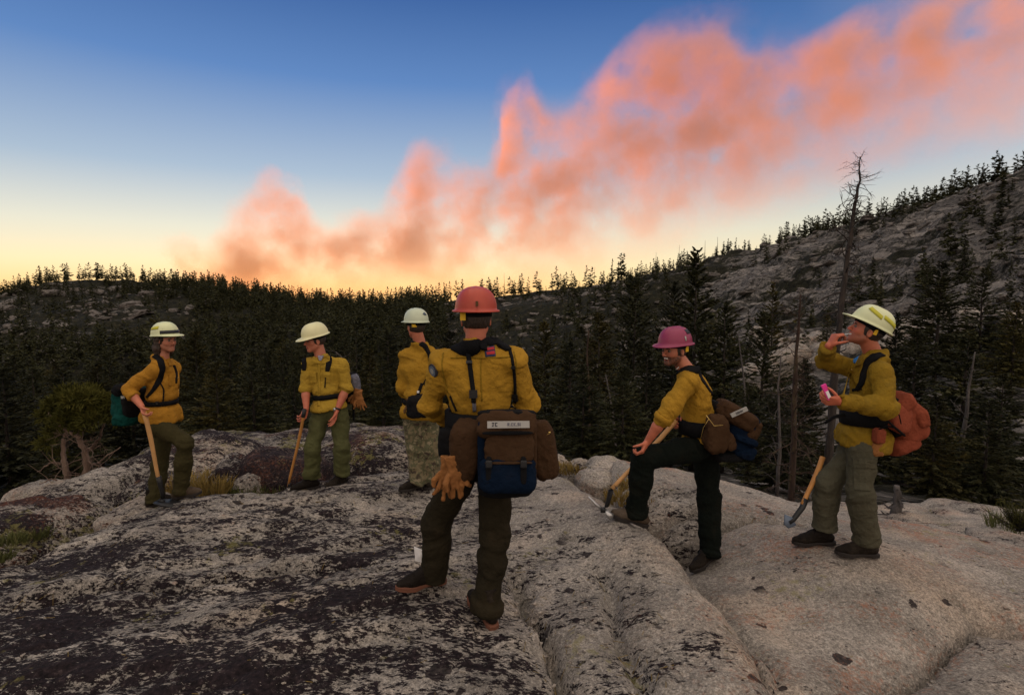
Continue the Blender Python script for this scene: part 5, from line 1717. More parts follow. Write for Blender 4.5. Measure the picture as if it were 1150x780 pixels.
def helmet(H, parent, base, mat, visor=.055, brim=.014, tilt=0.0, style="plain", z0=.046):
    """hard hat shell with visor, rim, ridges, suspension band"""
    k = H.k
    Rt = Matrix.Rotation(tilt, 3, 'Y')
    M = np.array(Rt)
    def P(x, y, z):
        q = M @ np.array([x, y, z - z0]); return H.P(q[0], q[1], q[2] + z0)
    na = 48
    ang = np.arange(na) * 2 * math.pi / na
    ca, sa = np.cos(ang), np.sin(ang)
    fr = np.clip(ca, 0, 1) ** 1.5
    rows = []
    A, B, Hh = .139, .117, .128
    def ring(sc, z, extra=0.0, thick=0.0):
        rx = A * sc - thick; ry = B * sc - thick
        w = brim + (visor - brim) * np.clip((ca - .35) / .65, 0, 1) ** .8
        x = -.012 + rx * ca + extra * w * ca; y = ry * sa + extra * w * sa * .9
        zz = np.full(na, z) - extra * .16 * w * (ca > 0) * fr
        return np.stack([x, y, zz], 1)
    # outer: brim underside, edge, brim top, wall, dome
    rows.append(ring(.985, z0 - .004, 0, .004))
    rows.append(ring(1, z0 - .004, .98))
    rows.append(ring(1, z0 - .001, 1.0))
    rows.append(ring(1, z0 + .003, .92))
    rows.append(ring(1.0, z0 + .008, .06))
    for t in np.linspace(0.06, 1, 12)[:-1]:
        th = t * math.pi / 2
        sc = math.cos(th) ** .72
        z = z0 + .006 + Hh * math.sin(th) ** .95
        r = ring(sc, z)
        # longitudinal ridges
        yy = r[:, 1]
        rid = .0045 * np.exp(-(yy / .010) ** 2) + .0028 * np.exp(-((np.abs(yy) - .036) / .007) ** 2)
        r[:, 2] += rid * min(1, t * 2.2)
        rows.append(r)
    V = np.concatenate(rows)
    n = len(rows)
    Q = [(i * na + a, i * na + (a + 1) % na, (i + 1) * na + (a + 1) % na, (i + 1) * na + a) for i in range(n - 1) for a in range(na)]
    V = np.vstack([V, [[-.012, 0, z0 + .006 + Hh + .004]]])
    T = [(len(V) - 1, (n - 1) * na + a, (n - 1) * na + (a + 1) % na) for a in range(na)]
    W = np.array([P(*v) for v in V])
    # inner liner surface
    g = Geo(); g.add(W, Q, T)
    inn = []
    for t in (0, .35, .7):
        th = t * math.pi / 2; inn.append(ring(math.cos(th) ** .72 * .985, z0 - .004 + Hh * math.sin(th) * .95, 0, .004))
    Vi = np.concatenate(inn); Vi = np.vstack([Vi, [[-.012, 0, z0 + Hh * .93]]])
    Wi = np.array([P(*v) for v in Vi])
    Qi = [(i * na + a, (i + 1) * na + a, (i + 1) * na + (a + 1) % na, i * na + (a + 1) % na) for i in range(2) for a in range(na)]
    Ti = [(len(Vi) - 1, 2 * na + (a + 1) % na, 2 * na + a) for a in range(na)]
    g.add(Wi, Qi, Ti)
    o = gpart("hard_hat", g, mat, parent, base)
    # suspension band, seen under the rim
    g = Geo(); bb = []
    for z, r in ((z0 - .030, 0), (z0 - .030, .004), (z0 + .004, .008), (z0 + .004, 0)):
        bb.append(np.stack([-.012 + (.104 + r) * ca, (.084 + r) * sa, np.full(na, z) + .012 * np.clip(ca, 0, 1)], 1))
    Vb = np.concatenate(bb)
    Qb = [(i * na + a, i * na + (a + 1) % na, ((i + 1) % 4) * na + (a + 1) % na, ((i + 1) % 4) * na + a) for i in range(4) for a in range(na)]
    g.add([P(*v) for v in Vb], Qb)
    gpart("headband", g, M_BLACKW, o, base)
    def surf(a, t, off=.0015):
        th = t * math.pi / 2; sc = math.cos(th) ** .72
        x, y = math.cos(a), math.sin(a)
        return P(-.012 + (A * sc + off) * x, (B * sc + off) * y, z0 + .006 + Hh * math.sin(th) ** .95 + off * .6)
    def band(name, a0, a1, tlo, thi, m, n_=18, off=.002):
        g = Geo(); Vv = []; 
        for i in range(n_ + 1):
            a = math.radians(a0 + (a1 - a0) * i / n_)
            lo = tlo(i / n_) if callable(tlo) else tlo; hi_ = thi(i / n_) if callable(thi) else thi
            Vv += [surf(a, lo, off), surf(a, lo, off + .0012), surf(a, hi_, off + .0012), surf(a, hi_, off)]
        Q = []
        for i in range(n_):
            for c in range(4): Q.append((i * 4 + c, i * 4 + (c + 1) % 4, i * 4 + 4 + (c + 1) % 4, i * 4 + 4 + c))
        Q += [(3, 2, 1, 0), (n_ * 4, n_ * 4 + 1, n_ * 4 + 2, n_ * 4 + 3)]
        g.add(Vv, Q); return gpart(name, g, m, o, base)
    o_band = band
    return o, P, band, surf

def cast_px(bvhs, px, py):
    d = ray(px, py); d = d / np.linalg.norm(d)
    best = None
    for b in bvhs:
        h = b.ray_cast(Vector((0, 0, CAMZ)), Vector(d))
        if h[0] is not None and (best is None or h[3] < best[3]): best = h
    return None if best is None else (np.array(best[0]), np.array(best[1]))

def strap(name, pts, width, thick, bvhs, mat, parent, base, lift=0.004, flat=False, n_per=7, tip=False):
    """a flat band lying on the garment along photograph points"""
    if not np.isscalar(width): width = np.array(width, float)
    pp = np.array(pts, float)
    t = np.linspace(0, len(pp) - 1, (len(pp) - 1) * n_per + 1)
    px = np.stack([np.interp(t, range(len(pp)), pp[:, 0]), np.interp(t, range(len(pp)), pp[:, 1])], 1)
    C, Nn = [], []
    for a, b in px:
        h = cast_px(bvhs, a, b)
        if h is None: continue
        C.append(h[0]); Nn.append(h[1])
    if len(C) < 2: return None
    C = np.array(C); Nn = np.array(Nn)
    for _ in range(2):
        C[1:-1] = (C[:-2] + 2 * C[1:-1] + C[2:]) / 4
    for _ in range(4):
        Nn[1:-1] = (Nn[:-2] + Nn[1:-1] + Nn[2:]); Nn /= np.linalg.norm(Nn, axis=1)[:, None]
    T = np.gradient(C, axis=0); T /= np.maximum(np.linalg.norm(T, axis=1), 1e-9)[:, None]
    S = np.cross(T, Nn); S /= np.maximum(np.linalg.norm(S, axis=1), 1e-9)[:, None]
    if np.isscalar(width): w = width / 2
    else: w = np.interp(np.linspace(0, 1, len(C)), np.linspace(0, 1, len(width)), width)[:, None] / 2
    V = np.stack([C + S * w + Nn * (lift - .004), C + S * w * .96 + Nn * (lift + thick), C - S * w * .96 + Nn * (lift + thick), C - S * w + Nn * (lift - .004)], 1).reshape(-1, 3)
    n = len(C); Q = []
    for i in range(n - 1):
        for c in range(4): Q.append((i * 4 + c, i * 4 + (c + 1) % 4, i * 4 + 4 + (c + 1) % 4, i * 4 + 4 + c))
    Q += [(3, 2, 1, 0), ((n - 1) * 4, (n - 1) * 4 + 1, (n - 1) * 4 + 2, (n - 1) * 4 + 3)]
    g = Geo(); g.add(V, Q)
    return gpart(name, g, mat, parent, base, True)

def patch(name, poly, thick, bvhs, mat, parent, base, lift=.003, sub=4):
    """a small flat piece (pocket, label) fitted onto a garment: 4 photograph corners"""
    a, b, c, d = [np.array(q, float) for q in poly]
    n = sub; top = []; 
    for i in range(n + 1):
        for j in range(n + 1):
            u, v = i / n, j / n
            q = a * (1 - u) * (1 - v) + b * u * (1 - v) + c * u * v + d * (1 - u) * v
            h = cast_px(bvhs, *q)
            top.append(h)
    ok = [h for h in top if h is not None]
    if len(ok) < 4: return None
    nm = unit(np.mean([h[1] for h in ok], 0))
    top = [h if h is not None else ok[0] for h in top]
    P0 = np.array([h[0] for h in top])
    for i, h in enumerate(top): pass
    # soften
    G = P0.reshape(n + 1, n + 1, 3)
    U = G + nm * (lift + thick); L = G + nm * (lift - .006)
    Vt = np.concatenate([U.reshape(-1, 3), L.reshape(-1, 3)]); m = (n + 1) ** 2
    ix = np.arange(m).reshape(n + 1, n + 1)
    Q = np.stack([ix[:-1, :-1], ix[1:, :-1], ix[1:, 1:], ix[:-1, 1:]], -1).reshape(-1, 4)
    Qs = [tuple(q) for q in Q] + [tuple(q[::-1] + m) for q in Q]
    bd = list(ix[0, :]) + list(ix[1:, -1]) + list(ix[-1, ::-1][1:]) + list(ix[::-1, 0][1:-1])
    for i in range(len(bd)):
        p, q = bd[i], bd[(i + 1) % len(bd)]
        Qs.append((p, q, q + m, p + m))
    g = Geo(); g.add(Vt, Qs)
    return gpart(name, g, mat, parent, base, False)

def pouch(name, c, R, r, mat, parent, base, p=5.0, seed=0, amp=.05, sub=None, taper=0.0):
    """soft sewn pouch: rounded box; R rows = axes"""
    V, F = sub or ICO3P
    V = V.copy()
    V = V / (np.abs(V) ** p).sum(1)[:, None] ** (1 / p)
    if taper: V[:, :2] *= (1 + taper * V[:, 2])[:, None]
    s = float(np.mean(r))
    W = V * np.asarray(r)
    d = fbm(W / s * 1.2 + seed * 2.1, 3) * amp + (1 - np.abs(fbm(W / s * 2.6 + seed, 2)) * 2) * amp * .35
    W = W * (1 + d)[:, None]
    W = W @ np.asarray(R) + np.asarray(c)
    me = mesh_np(name, W - base, F)
    return link(name, me, mat, parent)
ICO3P = ico(5)

def bvh_of(V, F): return BVHTree.FromPolygons([tuple(v) for v in V], [tuple(int(i) for i in f) for f in F])

class Fig:
    """one firefighter; joints from photograph points"""
    def __init__(s, Y0, base_px, label):
        s.Y0 = Y0
        b = at(*base_px); s.base = np.array([b[0], b[1], ground_z(b[0], b[1])])
        s.root = empty("person", s.base, label, "person", None)
        s.B = []
    def J(s, px, py, dy=0.0): return at(px, py, s.Y0 + dy)
    def build_body(s, H, neck, sh, el, wr, hips, knees, anks, chest, pelvis, f, hands, smile=0, tone=SK, beard=0, stubble=0, nose=1.0, bs=1.0, red=.3):
        allp = np.array([H.P(0, 0, .14), H.P(.15, 0, 0), H.P(-.12, 0, 0), H.P(0, .1, 0), H.P(0, -.1, 0)] + list(sh) + list(el) + list(wr) + list(hips) + list(knees) + list(anks))
        lo, hi = allp.min(0) - .13, allp.max(0) + .13
        hc_ = H.c
        fine = [(hc_ - .15, hc_ + .15)] + [(np.asarray(w) + unit(d) * .09 - .13, np.asarray(w) + unit(d) * .09 + .13) for w, (d, *_r) in zip(wr, hands) if d is not None]
        fd = Field(lo, hi, fine, hc=.015, hf=.0042)
        R = frame(f)
        fd.ell(chest, R, (.080, .120, .15), .03)
        fd.ell(pelvis, R, (.075, .11, .11), .04)
        fd.cone(chest, pelvis, .08, .08, .03)
        fd.cone(sh[0], sh[1], .034, .034, .03)
        for i in (0, 1):
            fd.cone(sh[i], el[i], .038, .038, .02)
            fd.cone(el[i], el[i] + (wr[i] - el[i]) * .35, .040, .042, .012)
            fd.cone(el[i] + (wr[i] - el[i]) * .35, wr[i], .042, .0265, .012, flat=None)
            fd.cone(hips[i], knees[i], .072, .052, .03)
            fd.cone(knees[i], anks[i], .052, .036, .02)
        H.add(fd, neck, smile, nose)
        for w, hd in zip(wr, hands):
            if hd[0] is not None: add_hand(fd, w, *hd[:3], **(hd[3] if len(hd) > 3 else {}))
        V, F = fd.mesh()
        cols = np.tile(tone, (len(V), 1))
        cols *= (1 + .10 * fbm(V * 22, 3))[:, None]
        for w in wr:
            dd = np.linalg.norm(V - w, axis=1)
            q = np.exp(-(dd / .2) ** 2)[:, None]; cols = cols * (1 - q) + cols * [1.04, .84, .80] * q
        H.tone(V, cols, beard, stubble, red)
        me = mesh_np("body", V - s.base, F)
        set_tone(me, cols)
        s.body = link("body", me, M_SKIN, s.root)
        s.B.append(bvh_of(V, F))
        # eyes and brows
        e, E = ICO2
        for g in (-1, 1):
            o = part("eye", e * .0112 * H.k + H.P(.0800, g * .031, .0025), E, M_EYE, s.root, s.base)
            part("iris", e * .0068 * H.k + H.P(.0856, g * .0312, .0025), E, M_IRIS, o, s.base)
            gb = Geo(); gb.tube([H.P(.091, g * .012, .018), H.P(.0925, g * .026, .0235), H.P(.084, g * .045, .018)], [.0035, .0042, .002], 6)
            gpart("eyebrow", gb, M_HAIR, s.root, s.base)
    def build_shirt(s, f, neck, sh, el, cuff, chest, belly, pelvis, hem, mat, seed, long=(1, 1), wid=1.0, sl=1.0, belt=None, amp=1.0, hc=.0085, up=(0, 0, 1), collar=True, chest_r=(.128, .176, .205), cw=.052):
        R = frame(f, up)
        allp = np.array(list(sh) + list(el) + list(cuff) + [chest, pelvis, neck])
        fd = Field(allp.min(0) - .22, allp.max(0) + .16, hc=hc)
        fd.ell(chest, R, np.array(chest_r) * wid, .04)
        fd.cone(sh[0], sh[1], .062, .062, .05)
        for i in (0, 1): fd.cone(np.asarray(neck) - R[2] * .015, sh[i], .055, .055, .05)
        fd.ell(belly, R, np.array((.122, .160, .16)) * wid, .06)
        fd.ell(pelvis, R, np.array((.172, .200, .17)) * wid, .06)
        hemv = unit(np.asarray(pelvis) - np.asarray(belly))
        fd.plane(hem, hemv)
        for i in (0, 1):
            fd.cone(sh[i], el[i], .076 * sl, .064 * sl, .035)
            fd.cone(el[i], cuff[i], .064 * sl, cw * sl, .025, cap=True)
        if collar:
            nu = unit(np.asarray(s.H.c) - np.asarray(neck) + [0, 0, .05])
            c0 = np.asarray(neck) + nu * .012
            A = frame(f, nu)
            def tor(P, c0=c0, A=A):
                q = (P - c0) @ A.T
                r = np.sqrt((q[..., 0] / 1.08) ** 2 + q[..., 1] ** 2) - .068
                d = np.sqrt(r * r + (q[..., 2] * .40) ** 2) - .0125
                return np.maximum(d, (q[..., 0] - .050 - .0 * q[..., 2]))
            fd.func(c0 - .13, c0 + .13, tor, .012)
        V, F = fd.mesh()
        V = relax(V, F, 1)
        segs = [(chest, pelvis, .0075 * amp, 7, 12)]
        for i in (0, 1):
            segs += [(sh[i], el[i], .0110 * amp, 13, 6), (el[i], cuff[i], .0115 * amp, 18, 6)]
        V = wrinkle(V, F, segs, seed)
        if belt is not None:
            q = (V - np.asarray(belt)) @ hemv
            w = np.exp(-(q / .035) ** 2)
            ctr = np.asarray(belt)
            rad_v = V - ctr; rad_v = rad_v - (rad_v @ hemv)[:, None] * hemv
            rl = np.linalg.norm(rad_v, axis=1)
            inside = rl < .24
            for i in (0, 1):
                a = V - el[i]; inside &= np.linalg.norm(a, axis=1) > .09
            V = V - rad_v / np.maximum(rl, 1e-6)[:, None] * (w * .020 * inside)[:, None]
            V = V + rad_v / np.maximum(rl, 1e-6)[:, None] * ((np.exp(-((q + .08) / .05) ** 2) * .012 + np.exp(-((q - .10) / .06) ** 2) * .010) * inside)[:, None]
        s.shirt = part("shirt", V, F, mat, s.root, s.base)
        bv = bvh_of(V, F); s.B.append(bv); s.shirt_bvh = bv
        # rolled or buttoned cuffs
        for i in (0, 1):
            if long[i] == 2: continue
            d = unit(np.asarray(cuff[i]) - el[i]); c = np.asarray(cuff[i])
            g = Geo(); rr = cw * sl
            g.tube([c - d * .040, c - d * .034, c - d * .004, c + d * .002, c + d * .001], [rr * 1.02, rr * 1.12, rr * 1.10, rr * 1.0, rr * .6] if long[i] == 0 else [rr * 1.0, rr * 1.05, rr * 1.04, rr * 1.0, rr * .7], 20)
            gpart("cuff", g, mat, s.shirt, s.base)
        return V, F
    def build_trousers(s, f, pelvis, hips, knees, anks, cuff_drop, mat, seed, top=None, th=(.098, .076, .070, .078), amp=1.0, hc=.009, hip_r=(.112, .155, .12)):
        R = frame(f)
        allp = np.array(list(hips) + list(knees) + list(anks) + [pelvis])
        fd = Field(allp.min(0) - .20, allp.max(0) + .22, hc=hc)
        fd.ell(pelvis, R, hip_r, .03)
        cuffs = []
        for i in (0, 1):
            d = unit(anks[i] - knees[i]); c = anks[i] + d * cuff_drop[i]; cuffs.append(c)
            fd.cone(hips[i], knees[i], th[0], th[1], .045)
            mid = knees[i] + (c - knees[i]) * .35
            fd.cone(knees[i], mid, th[1], th[2] * 1.06, .03)
            fd.cone(mid, c, th[2] * 1.06, th[3], .03, cap=True)
        fd.plane(np.asarray(pelvis) + np.array([0, 0, .17]), (0, 0, 1))
        V, F = fd.mesh(); V = relax(V, F, 1)
        segs = []
        for i in (0, 1):
            segs += [(hips[i], knees[i], .0100 * amp, 9, 5), (knees[i], cuffs[i], .0125 * amp, 12, 5)]
        V = wrinkle(V, F, segs, seed + 50)
        s.tr = part("trousers", V, F, mat, s.root, s.base)
        s.tr_bvh = bvh_of(V, F); s.B.append(s.tr_bvh)
    def hair(s, H, long=False, mat=None, low=-.055, front=.035):
        fd = Field(H.c - .22, H.c + .16, [(H.c - .12, H.c + .12)] if not long else [], hc=.007, hf=.006)
        fd.ell(H.P(-.016, 0, .022), H.R, np.array([.100, .0835, .098]) * H.k, .005)
        # face, ear and nape cut-outs
        L = lambda P: ((P - H.c) @ H.R.T) / H.k
        def cut(P):
            q = L(P); x, y, z = q[..., 0], q[..., 1], q[..., 2]
            fr = front - .45 * np.clip(-z, 0, .1)              # hairline slopes back below the temple
            return np.maximum(x - fr, (low - z))
        sl, P = fd._sl(H.c - .2, H.c + .15)
        fd.D[sl] = np.maximum(fd.D[sl], cut(P).astype(np.float32))
        for g in (-1, 1): fd.ell(H.P(.000, g * .085, -.020), H.R, np.array([.020, .02, .030]) * H.k, .004, True)
        if long:
            for g, zz in ((-1, -.16), (1, -.14)):
                fd.cone(H.P(-.03, g * .066, .0), H.P(-.025, g * .074, zz * .55), .030, .030, .02)
                fd.cone(H.P(-.025, g * .074, zz * .55), H.P(-.02, g * .070, zz), .030, .018, .02)
            fd.cone(H.P(-.085, 0, .0), H.P(-.095, 0, -.10), .036, .036, .03)
            fd.cone(H.P(-.095, -.03, -.08), H.P(-.085, -.04, -.19), .040, .022, .03)
            fd.cone(H.P(-.095, .03, -.08), H.P(-.09, .03, -.17), .040, .022, .03)
        V, F = fd.mesh()
        Nn = vnormals(V, F)
        q = L(V)
        am = .006 if long else .0025
        V = V + Nn * (am * (1 - 2 * np.abs(vnoise(np.stack([q[:, 0] * 90, q[:, 1] * 90, q[:, 2] * 14], -1)))))[:, None]
        V += (fbm(V * 25, 2) * (.006 if long else .001))[:, None] * Nn
        part("hair", V, F, mat or M_HAIR, s.root, s.base)
    def belt(s, c, up, f, h, mat=None, name="belt", parent=None, base=None, bv=None, lim=.23, off=.004, th=.006, n=54, arc=None):
        """webbing belt cinched round the garment at plane c/up"""
        R = frame(f, up); U = R[2]; bv = bv or s.shirt_bvh; c = np.asarray(c, float)
        hs = []
        for k in range(n):
            a = 2 * math.pi * k / n; d = math.cos(a) * R[0] + math.sin(a) * R[1]
            row = []
            for dz in (-h / 2, 0, h / 2):
                o = c + U * dz + d * lim
                hit = bv.ray_cast(Vector(o), Vector(-d), lim)
                row.append(np.linalg.norm(np.array(hit[0]) - (c + U * dz)) if hit[0] is not None else np.nan)
            hs.append(np.nanmax(row) if not np.all(np.isnan(row)) else np.nan)
        hs = np.array(hs); md = np.nanmedian(hs) if not np.all(np.isnan(hs)) else .15
        hs = np.where(np.isnan(hs), md, hs)
        hs = np.array([np.median(np.roll(hs, k)[0:5]) for k in range(2, 2 - n, -1)])
        for _ in range(3): hs = (np.roll(hs, 1) + 2 * hs + np.roll(hs, -1)) / 4
        rows = []
        ang = np.arange(n) * 2 * math.pi / n
        D = np.cos(ang)[:, None] * R[0] + np.sin(ang)[:, None] * R[1]
        for dz, e in ((-h / 2, -.006), (-h / 2, off + th), (h / 2, off + th), (h / 2, -.006)):
            rows.append(c + U * dz + D * (hs + e)[:, None])
        Q = [(i * n + a, i * n + (a + 1) % n, ((i + 1) % 4) * n + (a + 1) % n, ((i + 1) % 4) * n + a) for i in range(4) for a in range(n)]
        g = Geo(); g.add(np.concatenate(rows), Q)
        return gpart(name, g, mat or M_BLACKW, parent or s.root, s.base if base is None else base)
# ------------------------------------------------------------------ the six firefighters
def lerp(a, b, t): return np.asarray(a) + (np.asarray(b) - np.asarray(a)) * t

def thing_at(name, c, label, cat, group=None):
    return empty(name, c, label, cat, group)

def buckle(name, s, px, py, R_w, w, h, mat, parent, base, bvhs):
    hd = cast_px(bvhs, px, py)
    if hd is None: return
    p, n = hd
    n = unit(n); u = unit(np.array([0, 0, 1.0]) - n[2] * n); r = np.cross(u, n)
    g = Geo(); M = np.array([r, u, n]).T
    g.box(p + n * .012, w, h, .014, M)
    g.box(p + n * .020, w * .55, h * .5, .006, M)
    gpart(name, g, mat, parent, base, False)

def letters(text, c, right, up, nrm, h, mat, parent, base, bold=True, gap=.28):
    """raised block lettering: strokes on a 3x5 grid"""
    G = {'Z': ["111", "001", "010", "100", "111"], 'J': ["111", "010", "010", "010", "110"], 'C': ["111", "100", "100", "100", "111"], 'K': ["101", "110", "100", "110", "101"], 'R': ["111", "101", "111", "110", "101"],
         'O': ["111", "101", "101", "101", "111"], 'S': ["111", "100", "111", "001", "111"], 'A': ["111", "101", "111", "101", "101"], 'I': ["1", "1", "1", "1", "1"], ' ': ["0", "0", "0", "0", "0"],
         'E': ["111", "100", "111", "100", "111"], 'N': ["1001", "1101", "1011", "1001", "1001"], 'L': ["100", "100", "100", "100", "111"], 'T': ["111", "010", "010", "010", "010"], '.': ["0", "0", "0", "0", "1"]}
    u = h / 5; M = np.array([right, up, nrm]).T
    wid = sum(len(G[ch][0]) + 1 for ch in text) * u
    x = -wid / 2; g = Geo()
    for ch in text:
        rows = G[ch]
        for j, row in enumerate(rows):
            for i, b in enumerate(row):
                if b == '1': g.box(c + right * (x + (i + .5) * u) + up * (h / 2 - (j + .5) * u), u * 1.02, u * 1.02, .002, M)
        x += (len(rows[0]) + 1) * u
    return gpart("lettering", g, mat, parent, base, False)

def glove_geo(base_c, R, size, seed, g):
    """limp leather work glove hanging fingers down: R rows = (out, side, up)"""
    rs = np.random.RandomState(seed)
    fd = Field(np.asarray(base_c) - .17 * size, np.asarray(base_c) + .17 * size, hc=.0055)
    P = lambda x, y, z: np.asarray(base_c) + size * (x * R[0] + y * R[1] + z * R[2])
    fd.ell(P(0, 0, .0), R, np.array([.017, .045, .055]) * size, .01)
    fd.cone(P(0, 0, .02), P(0, 0, .105), .036 * size, .050 * size, .02, cap=True, flat=(R[0], 2.4))
    for i, y in enumerate((-.036, -.012, .012, .035)):
        j = rs.randn(3) * .010
        m = P(j[0] + .004, y * 1.1, -.065); e = P(j[0] * 2 + .010 * rs.randn(), y * 1.35 + j[1], -.105 - .012 * (i in (1, 2)) + j[2])
        fd.cone(P(0, y, -.03), m, .0125 * size, .0120 * size, .004); fd.cone(m, e, .0120 * size, .0095 * size, .004)
    fd.cone(P(0, .042, .005), P(.012, .070, -.030), .016 * size, .015 * size, .006)
    fd.cone(P(.012, .070, -.030), P(.014, .068, -.062), .015 * size, .012 * size, .004)
    V, F = fd.mesh()
    V = V + vnormals(V, F) * (fbm(V * 38 + seed, 3) * .004)[:, None]
    g.add(V, F)
    # cuff opening
    return g

def person_four():
    """nearest man, back to the camera, red hard hat, big brown and blue line pack"""
    s = Fig(3.3, (518, 680, 3.25), "nearest man, back turned, weathered red hard hat, yellow shirt, hands before his waist")
    J = s.J
    H = Head(J(534.5, 358, .0), (-.10, 1, -.02), scale=1.02); s.H = H
    neck = J(534, 387, -.01)
    f = (-.04, 1, 0)
    sh = [J(501, 407, .0), J(575, 407, .0)]; el = [J(482, 455, .06), J(592, 455, .06)]; wr = [J(500, 470, .30), J(573, 470, .30)]
    chest = J(538, 430, .0); belly = J(540, 470, 0.02); pelvis = J(541, 508, .02)
    hips = [J(522, 520, .02), J(557, 520, .0)]; knees = [J(491, 585, .08), J(556, 598, -.06)]
    anks = [J(488, 646, .07), J(547, 678, -.13)]
    hd = lambda w, sx: (unit(np.array([.7 * sx, .6, -.2])), np.array([0, .3, -1.0]), np.array([-.2 * sx, .6, .5]))
    s.build_body(H, neck, sh, el, wr, hips, knees, anks, chest, pelvis, f, [hd(wr[0], 1), hd(wr[1], -1)], beard=.5, tone=SK * [1.05, .86, .84])
    s.hair(H, low=-.05)
    s.build_shirt(f, neck, sh, el, wr, chest, belly, pelvis, J(541, 497, 0), M_SHIRT, 41, long=(1, 1), belt=J(540, 468, .02), hc=.0075, wid=1.05, sl=1.03, chest_r=(.130, .186, .205))
    s.build_trousers(f, pelvis, hips, knees, anks, (.04, .04), M_TR4, 42, th=(.103, .080, .076, .078), hc=.008, amp=.75)
    build_boot(anks[0] + np.array([-.02, .0, .0]), (-.86, -.50, -.03), s.base, s.root, M_BOOT, M_SOLE_R, size=1.04)
    build_boot(anks[1] + np.array([0, 0, -.0]), (-.50, .86, .04), s.base, s.root, M_BOOT, M_SOLE_R, size=1.04)
    hh, P, band, surf = helmet(H, s.root, s.base, M_HR, visor=.050, brim=.017, tilt=-.03)
    g = Geo(); c = surf(math.pi, .16, .006); g.box(c, .018, .014, .026, H.R.T); gpart("rear_latch", g, M_LEATHER_D, hh, s.base, False)
    g = Geo(); q = H.P(-.085, .074, .016); g.box(q, .03, .03, .044, H.R.T); gpart("yellow_pad", g, M_YEL, hh, s.base, False)
    # round shoulder badge on the left sleeve
    h = cast_px([s.shirt_bvh], 486.5, 416)
    if h:
        p, n = h; n = unit(n); u = unit(np.array([0, 0, 1.]) - n[2] * n); r = np.cross(u, n)
        for nm, rad_, th, m in (("shoulder_badge", .040, .006, M_INK), ("badge_disc", .031, .009, M_GREYBLUE), ("badge_emblem", .016, .011, M_WHITE)):
            g = Geo(); k = 20; an = np.arange(k) * 2 * math.pi / k
            V = [p - n * .008 + rad_ * (.82 * math.cos(a) * r + math.sin(a) * u) for a in an] + [p + n * th + rad_ * (.82 * math.cos(a) * r + math.sin(a) * u) for a in an] + [p + n * th]
            g.add(V, [(i, (i + 1) % k, (i + 1) % k + k, i + k) for i in range(k)], [(2 * k, i + k, (i + 1) % k + k) for i in range(k)])
            o = gpart(nm, g, m, s.shirt, s.base, False)
    M_SEAM = M_SHIRT_D
    for q in ([(498, 396), (496, 408), (499, 424), (503, 440)], [(577, 395), (580, 408), (578, 424), (576, 440)], [(506, 402), (525, 401), (545, 402), (574, 401)], [(540, 403), (540, 425), (541, 450)]):
        strap("seam", q, .007, .0015, [s.shirt_bvh], M_SEAM, s.shirt, s.base, lift=.003)
    # ---- line pack (its own thing)
    pb = J(570, 510, -.30)
    pk = thing_at("line_pack", pb, "large brown and blue line pack with white name label on the nearest man's back", "backpack")
    pb = np.array(pb)
    bvs = [s.shirt_bvh]
    R = frame((0, -1, 0))      # rows: outward (to camera), left?, up
    S = -3.3
    def Jd(px, py, dy): return at(px, py, 3.3 + dy)
    sc = 3.3 / 650
    # padded yoke over the shoulders
    strap("shoulder_yoke", [(507, 391), (517, 391), (527, 391), (536, 388), (545, 390)], [.045, .085, .095, .075, .05], .014, bvs, M_BLACKW, pk, pb, n_per=8)
    strap("shoulder_yoke", [(538, 388), (548, 384), (556, 385), (565, 390), (571, 394)], [.04, .060, .065, .055, .04], .014, bvs, M_BLACKW, pk, pb, n_per=8)
    strap("shoulder_yoke", [(507, 391), (510, 385), (516, 379), (522, 377)], [.05, .06, .05, .04], .014, bvs, M_BLACKW, pk, pb)
    strap("strap", [(526, 394), (527, 405), (529, 420), (531, 436), (532.5, 452)], .026, .006, bvs, M_BLACKW, pk, pb)
    strap("strap", [(571, 390), (575, 402), (577, 416), (578.5, 432), (579, 452)], .017, .005, bvs, M_BLACKW, pk, pb)
    strap("strap", [(506, 444), (509, 452), (513, 461)], .010, .004, bvs, M_BLACKW, pk, pb)
    for px, py, w in ((531.5, 442, .045), (579, 445, .030)):
        buckle("buckle", s, px, py, None, w, .045, M_BLACKP, pk, pb, bvs)
    for px, py, w in ((527, 407, .034), (576, 412, .022)):
        buckle("slider", s, px, py, None, w, .016, M_BLACKP, pk, pb, bvs)
    strap("adjuster_web", [(532.5, 448), (533, 461)], .020, .005, bvs, M_GREYC, pk, pb)
    # flag patch below the yoke
    patch("flag_patch", [(544, 390.5), (555, 388.5), (556.5, 400), (545, 401)], .004, bvs, M_PATCH_B, s.shirt, s.base)
    patch("flag_stripe", [(546, 391.5), (554, 390), (554.6, 393), (546.4, 394.2)], .007, bvs, M_PATCH_R, s.shirt, s.base, sub=2)
    patch("flag_stripe", [(546, 396), (555, 394.5), (555.4, 398), (546.6, 399)], .007, bvs, M_PATCH_R, s.shirt, s.base, sub=2)
    # lumbar belt: thick black wrap
    s.belt(J(540, 473, .02), (0, 0, 1), f, .135, M_BLACKW, "lumbar_belt", pk, pb, off=.014, th=.012)
    # hip pad under the side pockets
    # main bag: stands off the back
    Rb = frame((0.03, -1, .12))
    c0 = Jd(570, 506, -.24)
    pouch("main_compartment", c0, Rb, (.105, .155, .205), M_BLUEC, pk, pb, p=4.2, seed=3, amp=.07, taper=-.0)
    pouch("lower_compartment", Jd(569, 531, -.33), Rb, (.085, .150, .095), M_BLUEC, pk, pb, p=4.5, seed=5, amp=.07)
    pouch("front_pocket", Jd(572, 503, -.345), Rb, (.045, .130, .088), M_BROWNC, pk, pb, p=4, seed=7, amp=.09)
